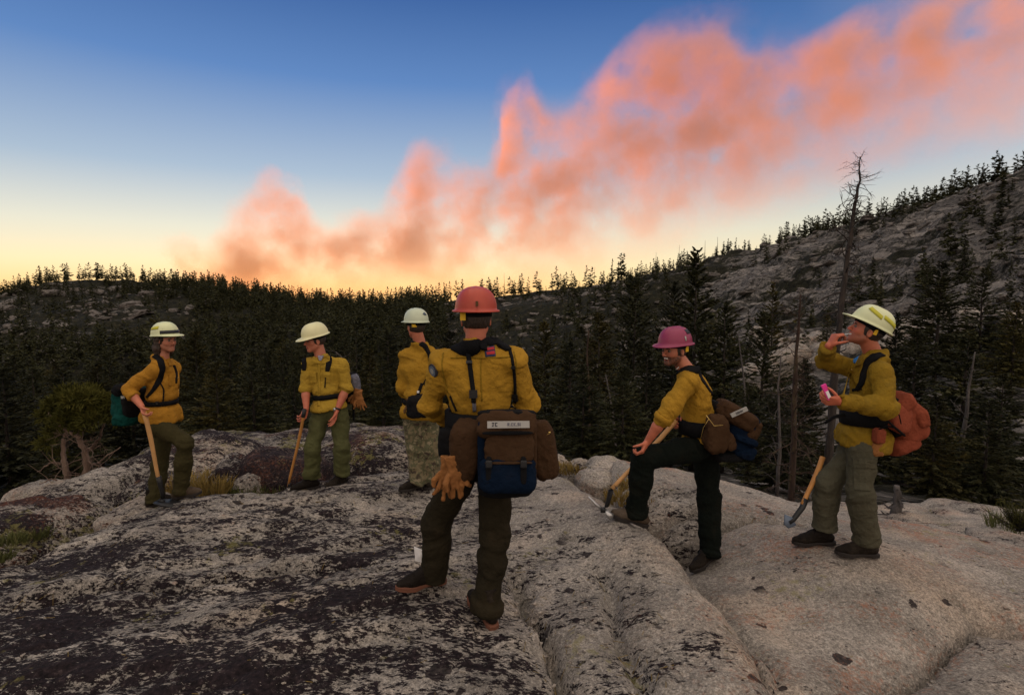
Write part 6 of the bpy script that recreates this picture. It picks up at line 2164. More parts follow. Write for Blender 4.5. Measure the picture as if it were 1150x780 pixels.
    lid = pouch("lid", Jd(570, 477, -.315), frame((.03, -1, .45)), (.050, .155, .075), M_BROWNC, pk, pb, p=4, seed=9, amp=.08)
    pouch("lid_hem", Jd(570, 463.5, -.27), Rb, (.062, .160, .018), M_BLACKW, pk, pb, p=3, seed=10, amp=.10)
    for x0, seed in ((541.5, 1), (598, 2)):
        pouch("side_panel", Jd(x0, 507, -.29), frame((.0, -1, 0)), (.06, .022, .19), M_BLUEC if x0 < 560 else M_BROWNC, pk, pb, p=5, seed=seed, amp=.06)
    pouch("zip_welt", Jd(571, 486, -.385), Rb, (.014, .128, .010), M_BLACKW, pk, pb, p=3, seed=11, amp=.05)
    pouch("zip_welt", Jd(571, 519.5, -.40), Rb, (.014, .115, .007), M_BROWNC, pk, pb, p=3, seed=12, amp=.05)
    for px_ in (549, 588):
        pouch("compression_strap", Jd(px_, 528, -.405), Rb, (.010, .016, .070), M_BLACKW, pk, pb, p=4, seed=13, amp=.03)
        pouch("strap_buckle", Jd(px_, 521, -.422), Rb, (.010, .017, .020), M_BLACKP, pk, pb, p=6, seed=14, amp=.0)
    # white name label with inked writing on the lid
    lc = Jd(571, 476.5, -.405); Rl = frame((.04, -1, .42))
    g = Geo(); g.box(lc, .215, .036, .006, np.array([Rl[1], Rl[2], Rl[0]]).T)
    g2 = lc + Rl[0] * .004
    lb = gpart("name_label", g, M_WHITE, lid, pb, False)
    letters("JC", g2 - Rl[1] * .068, Rl[1], Rl[2], Rl[0], .020, M_INK, lid, pb)
    letters("R.CK.SI", g2 + Rl[1] * .030, Rl[1], Rl[2], Rl[0], .016, M_GREYC, lid, pb)
    # side bottle pockets
    for x0, dy, w, lean, seed in ((523, -.20, .075, -.10, 21), (608, -.20, .070, .22, 22)):
        Rp = frame((0, -1, 0)); Rp = np.array(Matrix.Rotation(lean, 3, 'Y') @ Matrix(Rp.T.tolist())).T if False else Rp
        A = np.array([Rp[0], Rp[1] * math.cos(lean) + Rp[2] * math.sin(lean), Rp[2] * math.cos(lean) - Rp[1] * math.sin(lean)])
        side = pouch("bottle_pocket", Jd(x0, 505, dy), A, (.09, w * 1.12, .160), M_BROWNC, pk, pb, p=4, seed=seed, amp=.08, taper=.12)
        bt = thing_at("water_bottle", Jd(x0 + (4 if x0 < 560 else -4), 492, dy - .01), "translucent white water bottle in the " + ("left" if x0 < 560 else "right") + " pocket of the large pack", "bottle")
        bc = np.array(bt.location)
        g = Geo(); up = A[2]
        g.tube([bc - up * .10, bc - up * .09, bc + up * .045, bc + up * .062], [.030, .036, .036, .024], 16); gpart("bottle_body", g, M_PAPER, bt, bc)
        g = Geo(); g.tube([bc + up * .060, bc + up * .062, bc + up * .084, bc + up * .086], [.018, .022, .022, .018], 16); gpart("cap", g, M_GREYC if x0 < 560 else M_CYANP, bt, bc)
        g = Geo(); u = A[2]; l = -A[1]; q = Jd(x0, 489.5, dy - .085)
        g.tube([q - l * .045 + u * .006, q + u * -.006, q + l * .045 + u * .006], .0035, 6); gpart("pocket_cord", g, M_BRASS, side, pb)
        g = Geo(); g.tube([q - l * .045 + u * .006, q - l * .046 + u * .015], .007, 8); g.tube([q + l * .045 + u * .006, q + l * .046 + u * .015], .007, 8); gpart("cord_stop", g, M_BRASS, side, pb)
    pouch("belt_pouch", Jd(505, 497, -.10), frame((-.3, -1, 0)), (.05, .06, .085), M_BLACKW, pk, pb, p=4, seed=31, amp=.06)
    pouch("pack_bottom", Jd(568, 544, -.22), Rb, (.12, .150, .055), M_BLACKW, pk, pb, p=4, seed=32, amp=.06)
    pouch("seat_pad", Jd(548, 520, -.13), Rb, (.06, .17, .10), M_BLACKW, pk, pb, p=4, seed=33, amp=.06)
    # gloves on a cyan clip
    for i, (px, py, sd, ry, rx) in enumerate(((503, 534, 3, .10, -.10), (513, 532, 5, -.22, .3))):
        c = Jd(px, py, -.235 - .03 * i)
        A = np.array([[rx, -1, 0], [1, rx, 0], [0, 0, 1.0]]); A[1] = -A[1]
        cs, sn = math.cos(ry), math.sin(ry)
        A = np.array([unit(A[0]), unit(A[1]) * cs + A[2] * sn, A[2] * cs - unit(A[1]) * sn])
        g = Geo(); glove_geo(c, A, 1.02, sd, g)
        o = link("work_glove", g.mesh("work_glove", True, off=c), M_LEATHER, None, tuple(c))
        tag(o, ("tan leather work glove with flared cuff, left one hanging on the large pack", "tan leather work glove, right one of the pair hanging on the large pack")[i], "glove")
    c = Jd(508, 509, -.27)
    g = Geo(); k = [c + np.array([.006 * math.sin(a) + .0, 0, .030 * math.cos(a)]) @ np.eye(3) + np.array([.014 * math.cos(a) * .4, 0, 0]) for a in np.linspace(0, 2 * math.pi, 16)]
    g.tube(k, .0042, 6)
    o = link("carabiner", g.mesh("carabiner", off=c), M_CYAN, None, tuple(c)); tag(o, "cyan clip holding the tan gloves on the large pack", "clip")
    # folded white paper sticking out behind the left ankle
    c = J(470, 622, .12)
    g = Geo()
    V = np.array([J(465, 613.5, .12), J(476.5, 618, .10), J(477, 632, .10), J(466.5, 629, .12)])
    nrm = np.array([0, -.004, 0])
    mid = V.mean(0) + [0, -.012, 0]
    g.add(np.vstack([V + nrm, [mid]]), None, [(0, 1, 4), (1, 2, 4), (2, 3, 4), (3, 0, 4)])
    g.add(np.vstack([V - nrm, [mid + [0, .006, 0]]]), None, [(1, 0, 4), (2, 1, 4), (3, 2, 4), (0, 3, 4)])
    g.add(np.vstack([V + nrm, V - nrm]), [(0, 4, 5, 1), (1, 5, 6, 2), (2, 6, 7, 3), (3, 7, 4, 0)])
    o = link("folded_paper", g.mesh("folded_paper", False, off=c), M_PAPER, None, tuple(c)); tag(o, "crumpled white paper tucked behind the left boot of the nearest man", "paper")
M_CYANP = mat_plain("pale_blue_bottle_cap", (0.30, 0.50, 0.75), .4)

def handle_tool(name, label, top, bot, r, wood, parts):
    """wooden handle from top to bot; parts: list of (name, Geo, mat)"""
    top = np.asarray(top, float); bot = np.asarray(bot, float)
    e = thing_at(name, tuple(bot), label, "hand tool")
    g = Geo(); n = 9; t = np.linspace(0, 1, n)
    side = unit(np.cross(bot - top, [0, 1, 0]))
    P = [top + (bot - top) * q + side * .006 * math.sin(q * 5) for q in t]
    rr = [r * (1.12 if q < .06 else 1.0 + .10 * math.sin(q * 6)) for q in t]
    P = [P[0] - (P[1] - P[0]) * .015] + P; rr = [r * .7] + rr
    g.tube(P, rr, 12); link("handle", g.mesh("handle", off=bot), wood, e)
    for nm, gg, m in parts:
        link(nm, gg.mesh(nm, True, off=bot), m, e)
    return e

def blade(P4, th, nrm):
    """flat blade from an outline"""
    g = Geo(); P4 = [np.asarray(p, float) for p in P4]; n = len(P4); nn = unit(nrm) * th / 2
    c = np.mean(P4, 0)
    V = [p + nn for p in P4] + [p - nn for p in P4] + [c + nn * 1.6, c - nn * 1.6]
    Q = [(i, (i + 1) % n, (i + 1) % n + n, i + n)[::-1] for i in range(n)]
    T = [(2 * n, i, (i + 1) % n) for i in range(n)] + [(2 * n + 1, (i + 1) % n + n, i + n) for i in range(n)]
    return g.add(V, Q, T)

def pack_straps(s, pk, pb, lists, w=.045, th=.012):
    for L in lists:
        ww = L[1] if len(L) > 1 and not isinstance(L[1], tuple) else w
        strap("strap", L[0], ww, th if (np.isscalar(ww) and ww > .03) else .005, [s.shirt_bvh], M_BLACKW, pk, pb)

def front_shirt_details(s, placket, pockets, mat, buttons=()):
    if placket: strap("placket", placket, .030, .004, [s.shirt_bvh], mat, s.shirt, s.base, lift=.002)
    for q in pockets:
        patch("chest_pocket", q, .006, [s.shirt_bvh], mat, s.shirt, s.base)
        a, b, c, d = [np.array(x, float) for x in q]
        fl = [a + (a - d) * .06, b + (b - c) * .06, b + (c - b) * .32, a + (d - a) * .32]
        patch("pocket_flap", fl, .011, [s.shirt_bvh], mat, s.shirt, s.base)
    for px, py in buttons:
        h = cast_px([s.shirt_bvh], px, py)
        if h:
            g = Geo(); g.tube([h[0], h[0] + h[1] * .008], .006, 8); gpart("button", g, M_BRASS, s.shirt, s.base)

def person_one():
    s = Fig(5.8, (187, 573, 5.75), "long haired man at left in off-white hard hat, foot raised, leaning on a wooden handle")
    J = s.J
    H = Head(J(186.5, 381.5, 0), (.92, -.36, -.05), scale=1.0); s.H = H
    neck = J(182, 403, .0); f = (.985, -.05, 0)
    sh = [J(174, 415, -.15), J(192, 413, .15)]; el = [J(144, 437, -.22), J(186, 441, .27)]; wr = [J(159, 456, -.30), J(193, 461, .10)]
    cuff = [lerp(el[0], wr[0], .45), wr[1]]
    chest = J(183, 428, 0); belly = J(182, 450, 0); pelvis = J(181, 470, 0)
    hips = [J(178, 478, -.09), J(184, 478, .09)]; knees = [J(208, 497, -.12), J(180, 520, .09)]; anks = [J(203, 551, -.05), J(174, 561, .02)]
    ax = unit(J(180, 540, -.33) - J(163, 465, -.33))
    dA = unit(np.array([.45, -.35, -.80])); 
    s.build_body(H, neck, sh, el, wr, hips, knees, anks, chest, pelvis, f,
                 [(dA, np.array([.5, -.2, .6]) * 0 + np.array([.9, .35, .35]), np.array([.2, -.9, .3]), dict(curl=(45, 55, 45))), (unit([.8, -.3, -.4]), np.array([0, .2, -1]), np.array([.3, .9, 0]))], smile=.6, stubble=.35)
    s.hair(H, long=True, mat=M_HAIR_L)
    s.build_shirt(f, neck, sh, el, cuff, chest, belly, pelvis, J(182, 471.5, 0), M_SHIRT_O, 11, long=(0, 1), belt=J(182, 450.5, 0), hc=.010, up=unit(neck - pelvis), amp=.85, chest_r=(.122, .172, .20))
    s.build_trousers(f, pelvis, hips, knees, anks, (.02, .03), M_TR1, 12, th=(.100, .078, .076, .080), hc=.010, amp=.7)
    build_boot(anks[0], (.98, .05, -.12), s.base, s.root, M_BOOT5, M_SOLE)
    build_boot(anks[1], (.97, .08, -.02), s.base, s.root, M_BOOT, M_SOLE)
    hh, P, band, surf = helmet(H, s.root, s.base, M_HW, visor=.060, brim=.010, tilt=-.10)
    band("black_strap", -62, 62, .04, .20, M_BLACKP, off=.003)
    band("side_sticker", -122, -70, lambda t: .26 + .04 * t, lambda t: .40 + .08 * t, M_REFL)
    patch("collar_flap", [(187, 403), (193, 403), (196, 410), (189, 411)], .010, [s.shirt_bvh], M_SHIRT_O, s.shirt, s.base)
    front_shirt_details(s, [(197, 404), (200, 420), (200.5, 436), (199.5, 447)], [[(189, 421), (196, 420), (196, 432), (189.5, 433)]], M_SHIRT_O, [(199.5, 424), (200.3, 438)])
    pb = np.array(J(142, 455, .02)); pk = thing_at("day_pack", pb, "teal green day pack on the back of the long haired man", "backpack")
    A = frame((-.93, .32, .05))
    pouch("main_compartment", J(146, 450, .08), A, (.115, .155, .165), M_TEAL, pk, pb, p=4, seed=1, amp=.09)
    pouch("top_pocket", J(141, 437, .0), frame((-.9, .3, .5)), (.055, .115, .060), M_BLACKW, pk, pb, p=4, seed=2, amp=.09)
    pouch("lower_pocket", J(142, 470, -.02), A, (.085, .12, .065), M_TEAL, pk, pb, p=3.5, seed=3, amp=.1)
    pouch("back_panel", J(155, 452, .04), A, (.04, .16, .15), M_BLACKW, pk, pb, p=4, seed=4, amp=.05)
    g = Geo(); g.box(J(138, 446, -.12), .035, .01, .025); gpart("white_tag", g, M_WHITE, pk, pb, False)
    pack_straps(s, pk, pb, [([(173, 399), (180, 404), (182.5, 414), (179, 427), (172, 438), (165, 446)], [.05, .06, .062, .055, .035, .025]), ([(195, 410), (198, 418), (197, 430)], .03), ([(179, 428), (184, 437), (183, 450)], .012)])
    s.belt(J(182, 451, 0), unit(neck - pelvis), f, .045, M_BLACKW, "hip_belt", pk, pb)
    for px in (176, 183): buckle("buckle", s, px, 451.5, None, .03, .03, M_BLACKP, pk, pb, [s.shirt_bvh])
    buckle("buckle_face", s, 176, 451.5, None, .012, .014, M_WHITE, pk, pb, [s.shirt_bvh])
    # long handled scraping tool
    top, bot = J(162, 463, -.33), J(179.5, 541, -.25)
    g = Geo(); d = unit(bot - top); g.tube([bot - d * .06, bot + d * .01, bot + d * .10, bot + d * .16 + np.array([.0, 0, -.01])], [.024, .023, .019, .018], 12)
    hd_ = J(181, 564, -.25); f2 = J(202, 567, -.22)
    z = ground_z(hd_[0], hd_[1])
    g2 = blade([hd_ + [-.05, -.05, .01], hd_ + [.06, -.09, .0], f2 + [.0, -.08, .005], f2 + [.02, .06, .005], hd_ + [.05, .08, .0], hd_ + [-.05, .05, .01]], .014, (0.05, 0, 1))
    g.tube([bot + d * .14, hd_ + [-.02, 0, .02], hd_ + [.03, 0, .012]], [.019, .018, .014], 10)
    handle_tool("scraping_tool", "wooden handled tool with black hoe head held by the long haired man", top, bot, .0195, M_WOOD, [("socket", g, M_BLACKM), ("blade", g2, M_BLACKM)])

def person_two():
    s = Fig(6.0, (365, 548, 6.0), "man in cream hard hat bending forward with sleeves rolled, second from left")
    J = s.J
    H = Head(J(353.5, 382, -.02), (-.80, -.60, -.12), scale=1.0); s.H = H
    neck = J(361, 403, .0); f = (-.15, -.97, 0)
    sh = [J(347, 412, .0), J(383, 411, .04)]; el = [J(343, 436, -.04), J(389, 436, .0)]; wr = [J(344, 459, -.14), J(378, 461, -.10)]
    cuff = [lerp(el[0], wr[0], -.08), lerp(el[1], wr[1], .02)]
    chest = J(364, 422, .02); belly = J(367, 442, .02); pelvis = J(370, 460, .03)
    hips = [J(359, 468, .0), J(381, 468, .02)]; knees = [J(351, 503, -.10), J(384, 502, -.03)]; anks = [J(350, 537, -.02), J(383, 534, .04)]
    s.build_body(H, neck, sh, el, wr, hips, knees, anks, chest, pelvis, f,
                 [(unit([-.15, -.6, -.75]), np.array([-.4, -.4, .3]) + np.array([0, 0, -1.0]), np.array([.9, -.3, .2]), dict(curl=(35, 45, 35))),
                  (unit([-.22, -.15, -1]), np.array([-.8, -.5, 0]), np.array([-.4, -.9, 0]), dict(curl=(18, 25, 18), thumb=(8, 10), thumb_open=.35))], smile=0, tone=SK * [.95, .85, .82])
    s.hair(H)
    up = unit(neck - pelvis)
    s.build_shirt(f, neck, sh, el, cuff, chest, belly, pelvis, J(369, 458.5, .02), M_SHIRT_L, 21, long=(0, 0), belt=J(367, 444, .02), hc=.009, amp=.7, up=up, sl=.90, cw=.058, wid=.93, chest_r=(.118, .160, .20))
    s.build_trousers(f, pelvis, hips, knees, anks, (-.02, -.03), M_TR2, 22, th=(.098, .080, .078, .084), hc=.010, amp=.8)
    build_boot(anks[0], (-.90, -.42, -.02), s.base, s.root, M_BOOT, M_SOLE)
    build_boot(anks[1], (-.50, -.86, -.04), s.base, s.root, M_BOOT, M_SOLE)
    helmet(H, s.root, s.base, M_HC, visor=.065, brim=.012, tilt=.10)
    patch("collar_flap", [(351, 400), (356, 401), (360, 408), (352, 409)], .010, [s.shirt_bvh], M_SHIRT_L, s.shirt, s.base)
    patch("collar_flap", [(364, 401), (370, 397), (370, 405), (361, 409)], .010, [s.shirt_bvh], M_SHIRT_L, s.shirt, s.base)
    patch("undershirt", [(357, 399), (364, 399), (361, 404.5), (358.5, 404.5)], .006, s.B, M_TEE_G, s.root, s.base, sub=2)
    front_shirt_details(s, [(359, 405), (358, 420), (359, 434), (358, 456)], [[(348, 420), (355.5, 419), (355.5, 429), (348.5, 430)], [(363, 418), (371, 418), (371, 429), (363.5, 429)]], M_SHIRT_L)
    pb = np.array(J(398, 440, .25)); pk = thing_at("small_pack", pb, "grey topped pack behind the hip of the man in the cream hard hat", "backpack")
    A = frame((.55, .83, 0))
    pouch("main_compartment", J(389, 435, .27), A, (.10, .15, .17), M_BLACKW, pk, pb, p=4, seed=1, amp=.07)
    pouch("grey_pocket", J(399, 430, .20), frame((.8, .3, .1)), (.05, .09, .10), M_GREYC, pk, pb, p=3.5, seed=2, amp=.08)
    pouch("tail_strap", J(397, 462, .2), A, (.01, .012, .10), M_BLACKW, pk, pb, p=3, seed=3, amp=.05)
    pack_straps(s, pk, pb, [([(344, 396), (341.5, 402), (342, 409), (341.5, 416)], [.045, .055, .055, .04]), ([(372, 392), (370, 400), (369, 410), (366, 424)], [.055, .06, .05, .016]), ([(366, 420), (365, 435)], .012)])
    s.belt(J(367, 444.5, .02), up, f, .05, M_BLACKW, "hip_belt", pk, pb)
    for i, (px, py, a) in enumerate(((400, 446, .3), (404, 449, -.2))):
        c = J(px, py, .12 - .04 * i); A2 = np.array([[.2, -1, 0], [-1, -.2, 0], [0, 0, 1.0]])
        cs, sn = math.cos(a), math.sin(a); A2 = np.array([unit(A2[0]), unit(A2[1]) * cs + A2[2] * sn, A2[2] * cs - unit(A2[1]) * sn])
        g = Geo(); glove_geo(c, A2, .9, 30 + i, g)
        o = link("leather_glove", g.mesh("leather_glove", off=c), M_LEATHER, None, tuple(c)); tag(o, ("tan glove, inner of the two hung on the grey topped pack", "tan glove, outer of the two hung on the grey topped pack")[i], "glove")
    # watch
    d = unit(wr[1] - el[1]); g = Geo(); w0 = wr[1] - d * .02
    g.tube([w0 - d * .011, w0 - d * .010, w0 + d * .010, w0 + d * .011], [.024, .031, .031, .024], 18); gpart("watch_strap", g, M_BLACKP, s.root, s.base)
    g = Geo(); c = w0 + np.array([-.02, -.027, 0]); g.tube([c, c + np.array([-.006, -.010, 0])], .019, 16); gpart("watch_face", g, M_STEEL, s.root, s.base)
    top, bot = J(341.5, 462.5, -.23), J(324.5, 545, -.05)
    top2 = top + (top - bot) * .02
    g = Geo(); d = unit(bot - top); g.tube([top - d * .03, top + d * .05, top + d * .06], [.021, .021, .016], 10)
    g3 = Geo(); g3.tube([bot - d * .03, bot + d * .01], [.018, .014], 10)
    handle_tool("wooden_staff", "thin wooden tool handle under the hand of the man in the cream hard hat", top2, bot, .0145, M_WOOD_O, [("grip", g, M_BLACKM), ("tip", g3, M_BLACKM)])

def person_three():
    s = Fig(5.7, (470, 552, 5.75), "man in pale green-grey hard hat and camouflage trousers, looking away, partly hidden")
    J = s.J
    H = Head(J(467, 366.5, 0), (-.55, .83, -.02), scale=1.0); s.H = H
    neck = J(472, 388, 0); f = (-.42, .90, 0)
    sh = [J(457, 400, -.0), J(488, 400, .0)]; el = [J(452, 433, .02), J(494, 433, .02)]; wr = [J(461, 458, .14), J(488, 458, .16)]
    cuff = wr
    chest = J(473, 416, 0); belly = J(473, 442, 0); pelvis = J(473, 462, 0)
    hips = [J(465, 472, -.0), J(482, 472, .02)]; knees = [J(467, 506, .0), J(484, 506, .02)]; anks = [J(470, 540, .0), J(486, 540, .05)]
    hd = (unit([.3, .6, -.6]), np.array([.8, -.5, 0]), np.array([-.3, .5, .6]))
    s.build_body(H, neck, sh, el, wr, hips, knees, anks, chest, pelvis, f, [hd, hd], tone=SK * [1, .85, .8])
    s.hair(H, low=-.06)
    s.build_shirt(f, neck, sh, el, cuff, chest, belly, pelvis, J(473, 468, 0), M_SHIRT, 31, long=(1, 1), belt=J(473, 450, 0), hc=.010, amp=.7, chest_r=(.122, .170, .20))
    s.build_trousers(f, pelvis, hips, knees, anks, (.02, .02), M_CAMO, 32, th=(.100, .086, .080, .086), hc=.010, amp=1.2)
    build_boot(anks[0] + np.array([0, 0, -.0]), (-.80, -.58, -.02), s.base, s.root, M_BOOT, M_SOLE, size=1.0)
    build_boot(anks[1], (.6, .8, 0), s.base, s.root, M_BOOT, M_SOLE)
    hh, P, band, surf = helmet(H, s.root, s.base, M_HG, visor=.055, brim=.012, tilt=-.02)
    # dark emblem of crossed strokes on the shell's back
    em = Geo()
    a0 = math.radians(200)
    pts = [[surf(a0 - .16, .34, .004), surf(a0, .44, .004), surf(a0 + .20, .36, .004)], [surf(a0 - .05, .30, .004), surf(a0 + .02, .47, .004)], [surf(a0 + .10, .30, .004), surf(a0 + .05, .46, .004), surf(a0 - .10, .42, .004)], [surf(a0 - .2, .38, .004), surf(a0 + .22, .30, .004)]]
    for p in pts: em.tube(p, .0035, 5)
    gpart("emblem", em, M_GREYBLUE, hh, s.base)
    g = Geo(); g.box(H.P(-.088, .050, .012), .03, .05, .028, H.R.T); gpart("yellow_pad", g, M_YEL, hh, s.base, False)
    pb = np.array(J(465, 450, -.16)); pk = thing_at("hip_pack", pb, "black harness and hip pack on the man in camouflage trousers", "backpack")
    A = frame((.42, -.9, 0))
    pouch("hip_bag", J(470, 456, -.17), A, (.07, .11, .11), M_BLACKW, pk, pb, p=4, seed=1, amp=.08)
    pouch("side_pouch", J(462.5, 460, -.13), A, (.05, .05, .075), M_LEATHER_D, pk, pb, p=3.5, seed=2, amp=.1)
    pack_straps(s, pk, pb, [([(461, 383), (469, 384), (477, 388), (482, 397), (484, 410)], [.05, .055, .05, .035, .03]), ([(488, 385), (491, 395), (492, 405)], .035), ([(474, 430), (470, 442), (468, 450)], .03), ([(484, 405), (482, 420), (476, 432)], .03)])
    s.belt(J(473, 450, 0), (0, 0, 1), f, .05, M_BLACKW, "hip_belt", pk, pb)
    for px, py in ((470, 440), (468.5, 447)): buckle("buckle", s, px, py, None, .022, .022, M_STEEL, pk, pb, [s.shirt_bvh])
    c = J(461, 457, -.17); A2 = np.array([[.2, -1, 0], [-1, -.2, 0], [0, 0, 1.0]]); A2 = np.array([unit(a) for a in A2])
    g = Geo(); glove_geo(c, A2, .8, 77, g)
    o = link("leather_glove", g.mesh("leather_glove", off=c), M_LEATHER_D, None, tuple(c)); tag(o, "dark brown glove at the hip of the man in camouflage trousers", "glove")

def person_five():
    s = Fig(4.5, (745, 640, 4.5), "laughing bearded man in magenta hard hat, one foot up on the slab, black trousers")
    J = s.J
    H = Head(J(757, 393, 0), (-.86, -.50, -.05), scale=1.02); s.H = H
    neck = J(773, 418, .02); f = (-.96, .12, 0)
    sh = [J(770, 433, -.17), J(776, 431, .19)]; el = [J(744, 470, -.24), J(787, 466, .23)]; wr = [J(727, 496, -.20), J(768, 473, .06)]
    cuff = [lerp(el[0], wr[0], .05), lerp(el[1], wr[1], .05)]
    chest = J(781, 447, .01); belly = J(785, 474, .02); pelvis = J(790, 497, .02)
    hips = [J(783, 503, -.09), J(792, 505, .10)]; knees = [J(722, 514, -.17), J(796, 557, .06)]; anks = [J(715, 576, -.13), J(798, 619, .0)]
    s.build_body(H, neck, sh, el, wr, hips, knees, anks, chest, pelvis, f,
                 [(unit([-.45, -.30, -.84]), np.array([-.2, -.9, .1]) * 0 + np.array([-.75, .4, .1]), np.array([.2, -.9, .25]), dict(curl=(48, 60, 45))),
                  (unit([-.9, -.25, .05]), np.array([0, -.9, -.4]), np.array([.1, -.3, .9]), dict(curl=(50, 60, 50)))], smile=1.0, beard=.92, nose=1.04, tone=SK * [1.0, .90, .86])
    s.hair(H, low=-.05)
    g = Geo(); g.box(H.P(.0850, 0, -.0550), .006, .038, .0085, H.R.T); gpart("teeth", g, M_TOOTH, s.root, s.base, False)
    g = Geo(); e, E = ICO2; g.add(e * np.array([.010, .010, .008]) * 1.2 @ np.eye(3) * .8 + H.P(.080, 0, -.060), None, E); gpart("mouth", g, M_MOUTH, s.root, s.base)
    up = unit(neck - pelvis)
    s.build_shirt(f, neck, sh, el, cuff, chest, belly, pelvis, J(790, 494, 0), M_SHIRT, 51, long=(0, 0), belt=J(787, 480, .02), hc=.0085, amp=1.1, up=up, sl=1.06, cw=.060)
    s.build_trousers(f, pelvis, hips, knees, anks, (.02, .02), M_TR5, 52, th=(.104, .086, .080, .080), hc=.009, amp=.8)
    build_boot(anks[0] + np.array([0, 0, .0]), (-.97, .05, -.10), s.base, s.root, M_BOOT5, M_SOLE, size=1.02)
    build_boot(anks[1], (-.86, -.45, .0), s.base, s.root, M_BOOT, M_SOLE, size=1.02)
    hh, P, band, surf = helmet(H, s.root, s.base, M_HP, visor=.052, brim=.018, tilt=.0)
    band("dark_sticker", 100, 150, .38, .62, M_INK); band("dark_sticker", 84, 90, .12, .30, M_WHITE, n_=4)
    g = Geo(); g.box(H.P(-.050, .080, .010), .030, .012, .040, H.R.T); gpart("yellow_pad", g, M_YEL, hh, s.base, False)
    # collar clip
    g = Geo(); g.tube([J(759, 415, -.14), J(762.5, 412, -.14)], .0035, 6); gpart("collar_clip", g, M_WHITE, s.root, s.base)
    pb = np.array(J(822, 482, .02)); pk = thing_at("line_pack", pb, "brown and blue line pack with slanted white label on the laughing man", "backpack")
    A = frame((.90, .10, -.35))
    dm = -.04
    pouch("main_compartment", J(824, 482, dm + .03), A, (.125, .175, .165), M_BLUEC, pk, pb, p=4.5, seed=1, amp=.07)
    lid = pouch("lid", J(825, 466, dm - .02), frame((.86, .0, -.50)), (.150, .165, .075), M_BROWNC, pk, pb, p=4, seed=2, amp=.07)
    pouch("side_pocket", J(805, 487, dm - .17), frame((.25, -.95, -.05), (-.1, 0, 1)), (.060, .095, .145), M_BROWNC, pk, pb, p=3.5, seed=3, amp=.10, taper=-.12)
    pouch("rear_pocket", J(838, 480, dm), frame((.90, .1, -.40)), (.060, .14, .090), M_BROWNC, pk, pb, p=4, seed=4, amp=.08)
    pouch("blue_band", J(829, 490, dm - .04), A, (.115, .150, .035), M_BLUEC, pk, pb, p=3.5, seed=5, amp=.06)
    pouch("lower_compartment", J(829, 503, dm), A, (.095, .15, .060), M_BLUEC, pk, pb, p=3.5, seed=6, amp=.08)
    pouch("small_pocket", J(820, 496, dm - .17), frame((.3, -.95, 0), (-.3, 0, 1)), (.025, .038, .07), M_BROWNC, pk, pb, p=3.5, seed=8, amp=.08)
    pouch("pack_bottom", J(812, 509, dm), frame((.9, .1, 0)), (.12, .14, .045), M_BLACKW, pk, pb, p=3.5, seed=7, amp=.08)
    pouch("back_panel", J(798, 472, dm + .05), A, (.05, .15, .16), M_BLACKW, pk, pb, p=3.5, seed=9, amp=.06)
    # label on the near face of the lid
    lc = J(830, 462.5, dm - .205); r_ = unit(np.array([.86, 0, .40])); n_ = unit([.0, -1, .15]); u_ = unit(np.cross(n_, r_)); 
    g = Geo(); g.box(lc, .130, .032, .014, np.array([r_, u_, n_]).T); gpart("name_label", g, M_WHITE, lid, pb, False)
    letters("ZANN", lc + n_ * .008, r_, u_, n_, .016, M_INK, lid, pb)
    g = Geo()
    q = [J(793, 466, dm - .24), J(796, 470, dm - .25), J(802, 478, dm - .25), J(812, 477, dm - .25)]
    g.tube(q, .003, 5); g.tube([q[1], J(790, 480, dm - .24), J(787, 492, dm - .23)], .0025, 5); gpart("drawcord", g, M_BRASS, pk, pb)
    pack_straps(s, pk, pb, [([(761, 418), (768, 415), (776, 414), (785, 416), (791, 421)], [.04, .06, .07, .07, .06]), ([(783, 412), (787, 424), (795, 436), (803, 447)], [.04, .03, .026, .024])])
    s.belt(J(787, 477, .02), up, f, .115, M_BLACKW, "lumbar_belt", pk, pb, off=.010)
    # digging tool: handle, socket and two-ended head
    top, bot = J(759, 472, -.02), J(688, 549, -.17)
    d = unit(bot - top)
    c = J(677, 572, -.15)
    g = Geo(); g.tube([bot - d * .03, bot + d * .02, c + [.03, 0, .03], c], [.022, .021, .017, .016], 12)
    pk1, pk2 = J(661, 557, -.14), J(687, 580, -.17)
    g2 = Geo(); g2.tube([c, lerp(c, pk1, .5) + [0, 0, -.008], pk1], [.014, .011, .004], 10)
    n_ = unit([-.1, -.8, .5])
    sd = unit(np.cross(pk2 - c, n_))
    g3 = blade([c - sd * .014, c + sd * .014, pk2 + sd * .028, pk2 + unit(pk2 - c) * .012, pk2 - sd * .028], .012, n_)
    g4 = Geo(); g4.box(c, .036, .036, .034)
    handle_tool("digging_tool", "wood handled pick with steel blade held across the laughing man's knee", top, bot, .0175, M_WOOD, [("socket", g, M_BLACKM), ("pick", g2, M_STEEL), ("adze_blade", g3, M_STEEL), ("eye_collar", g4, M_BLACKM)])

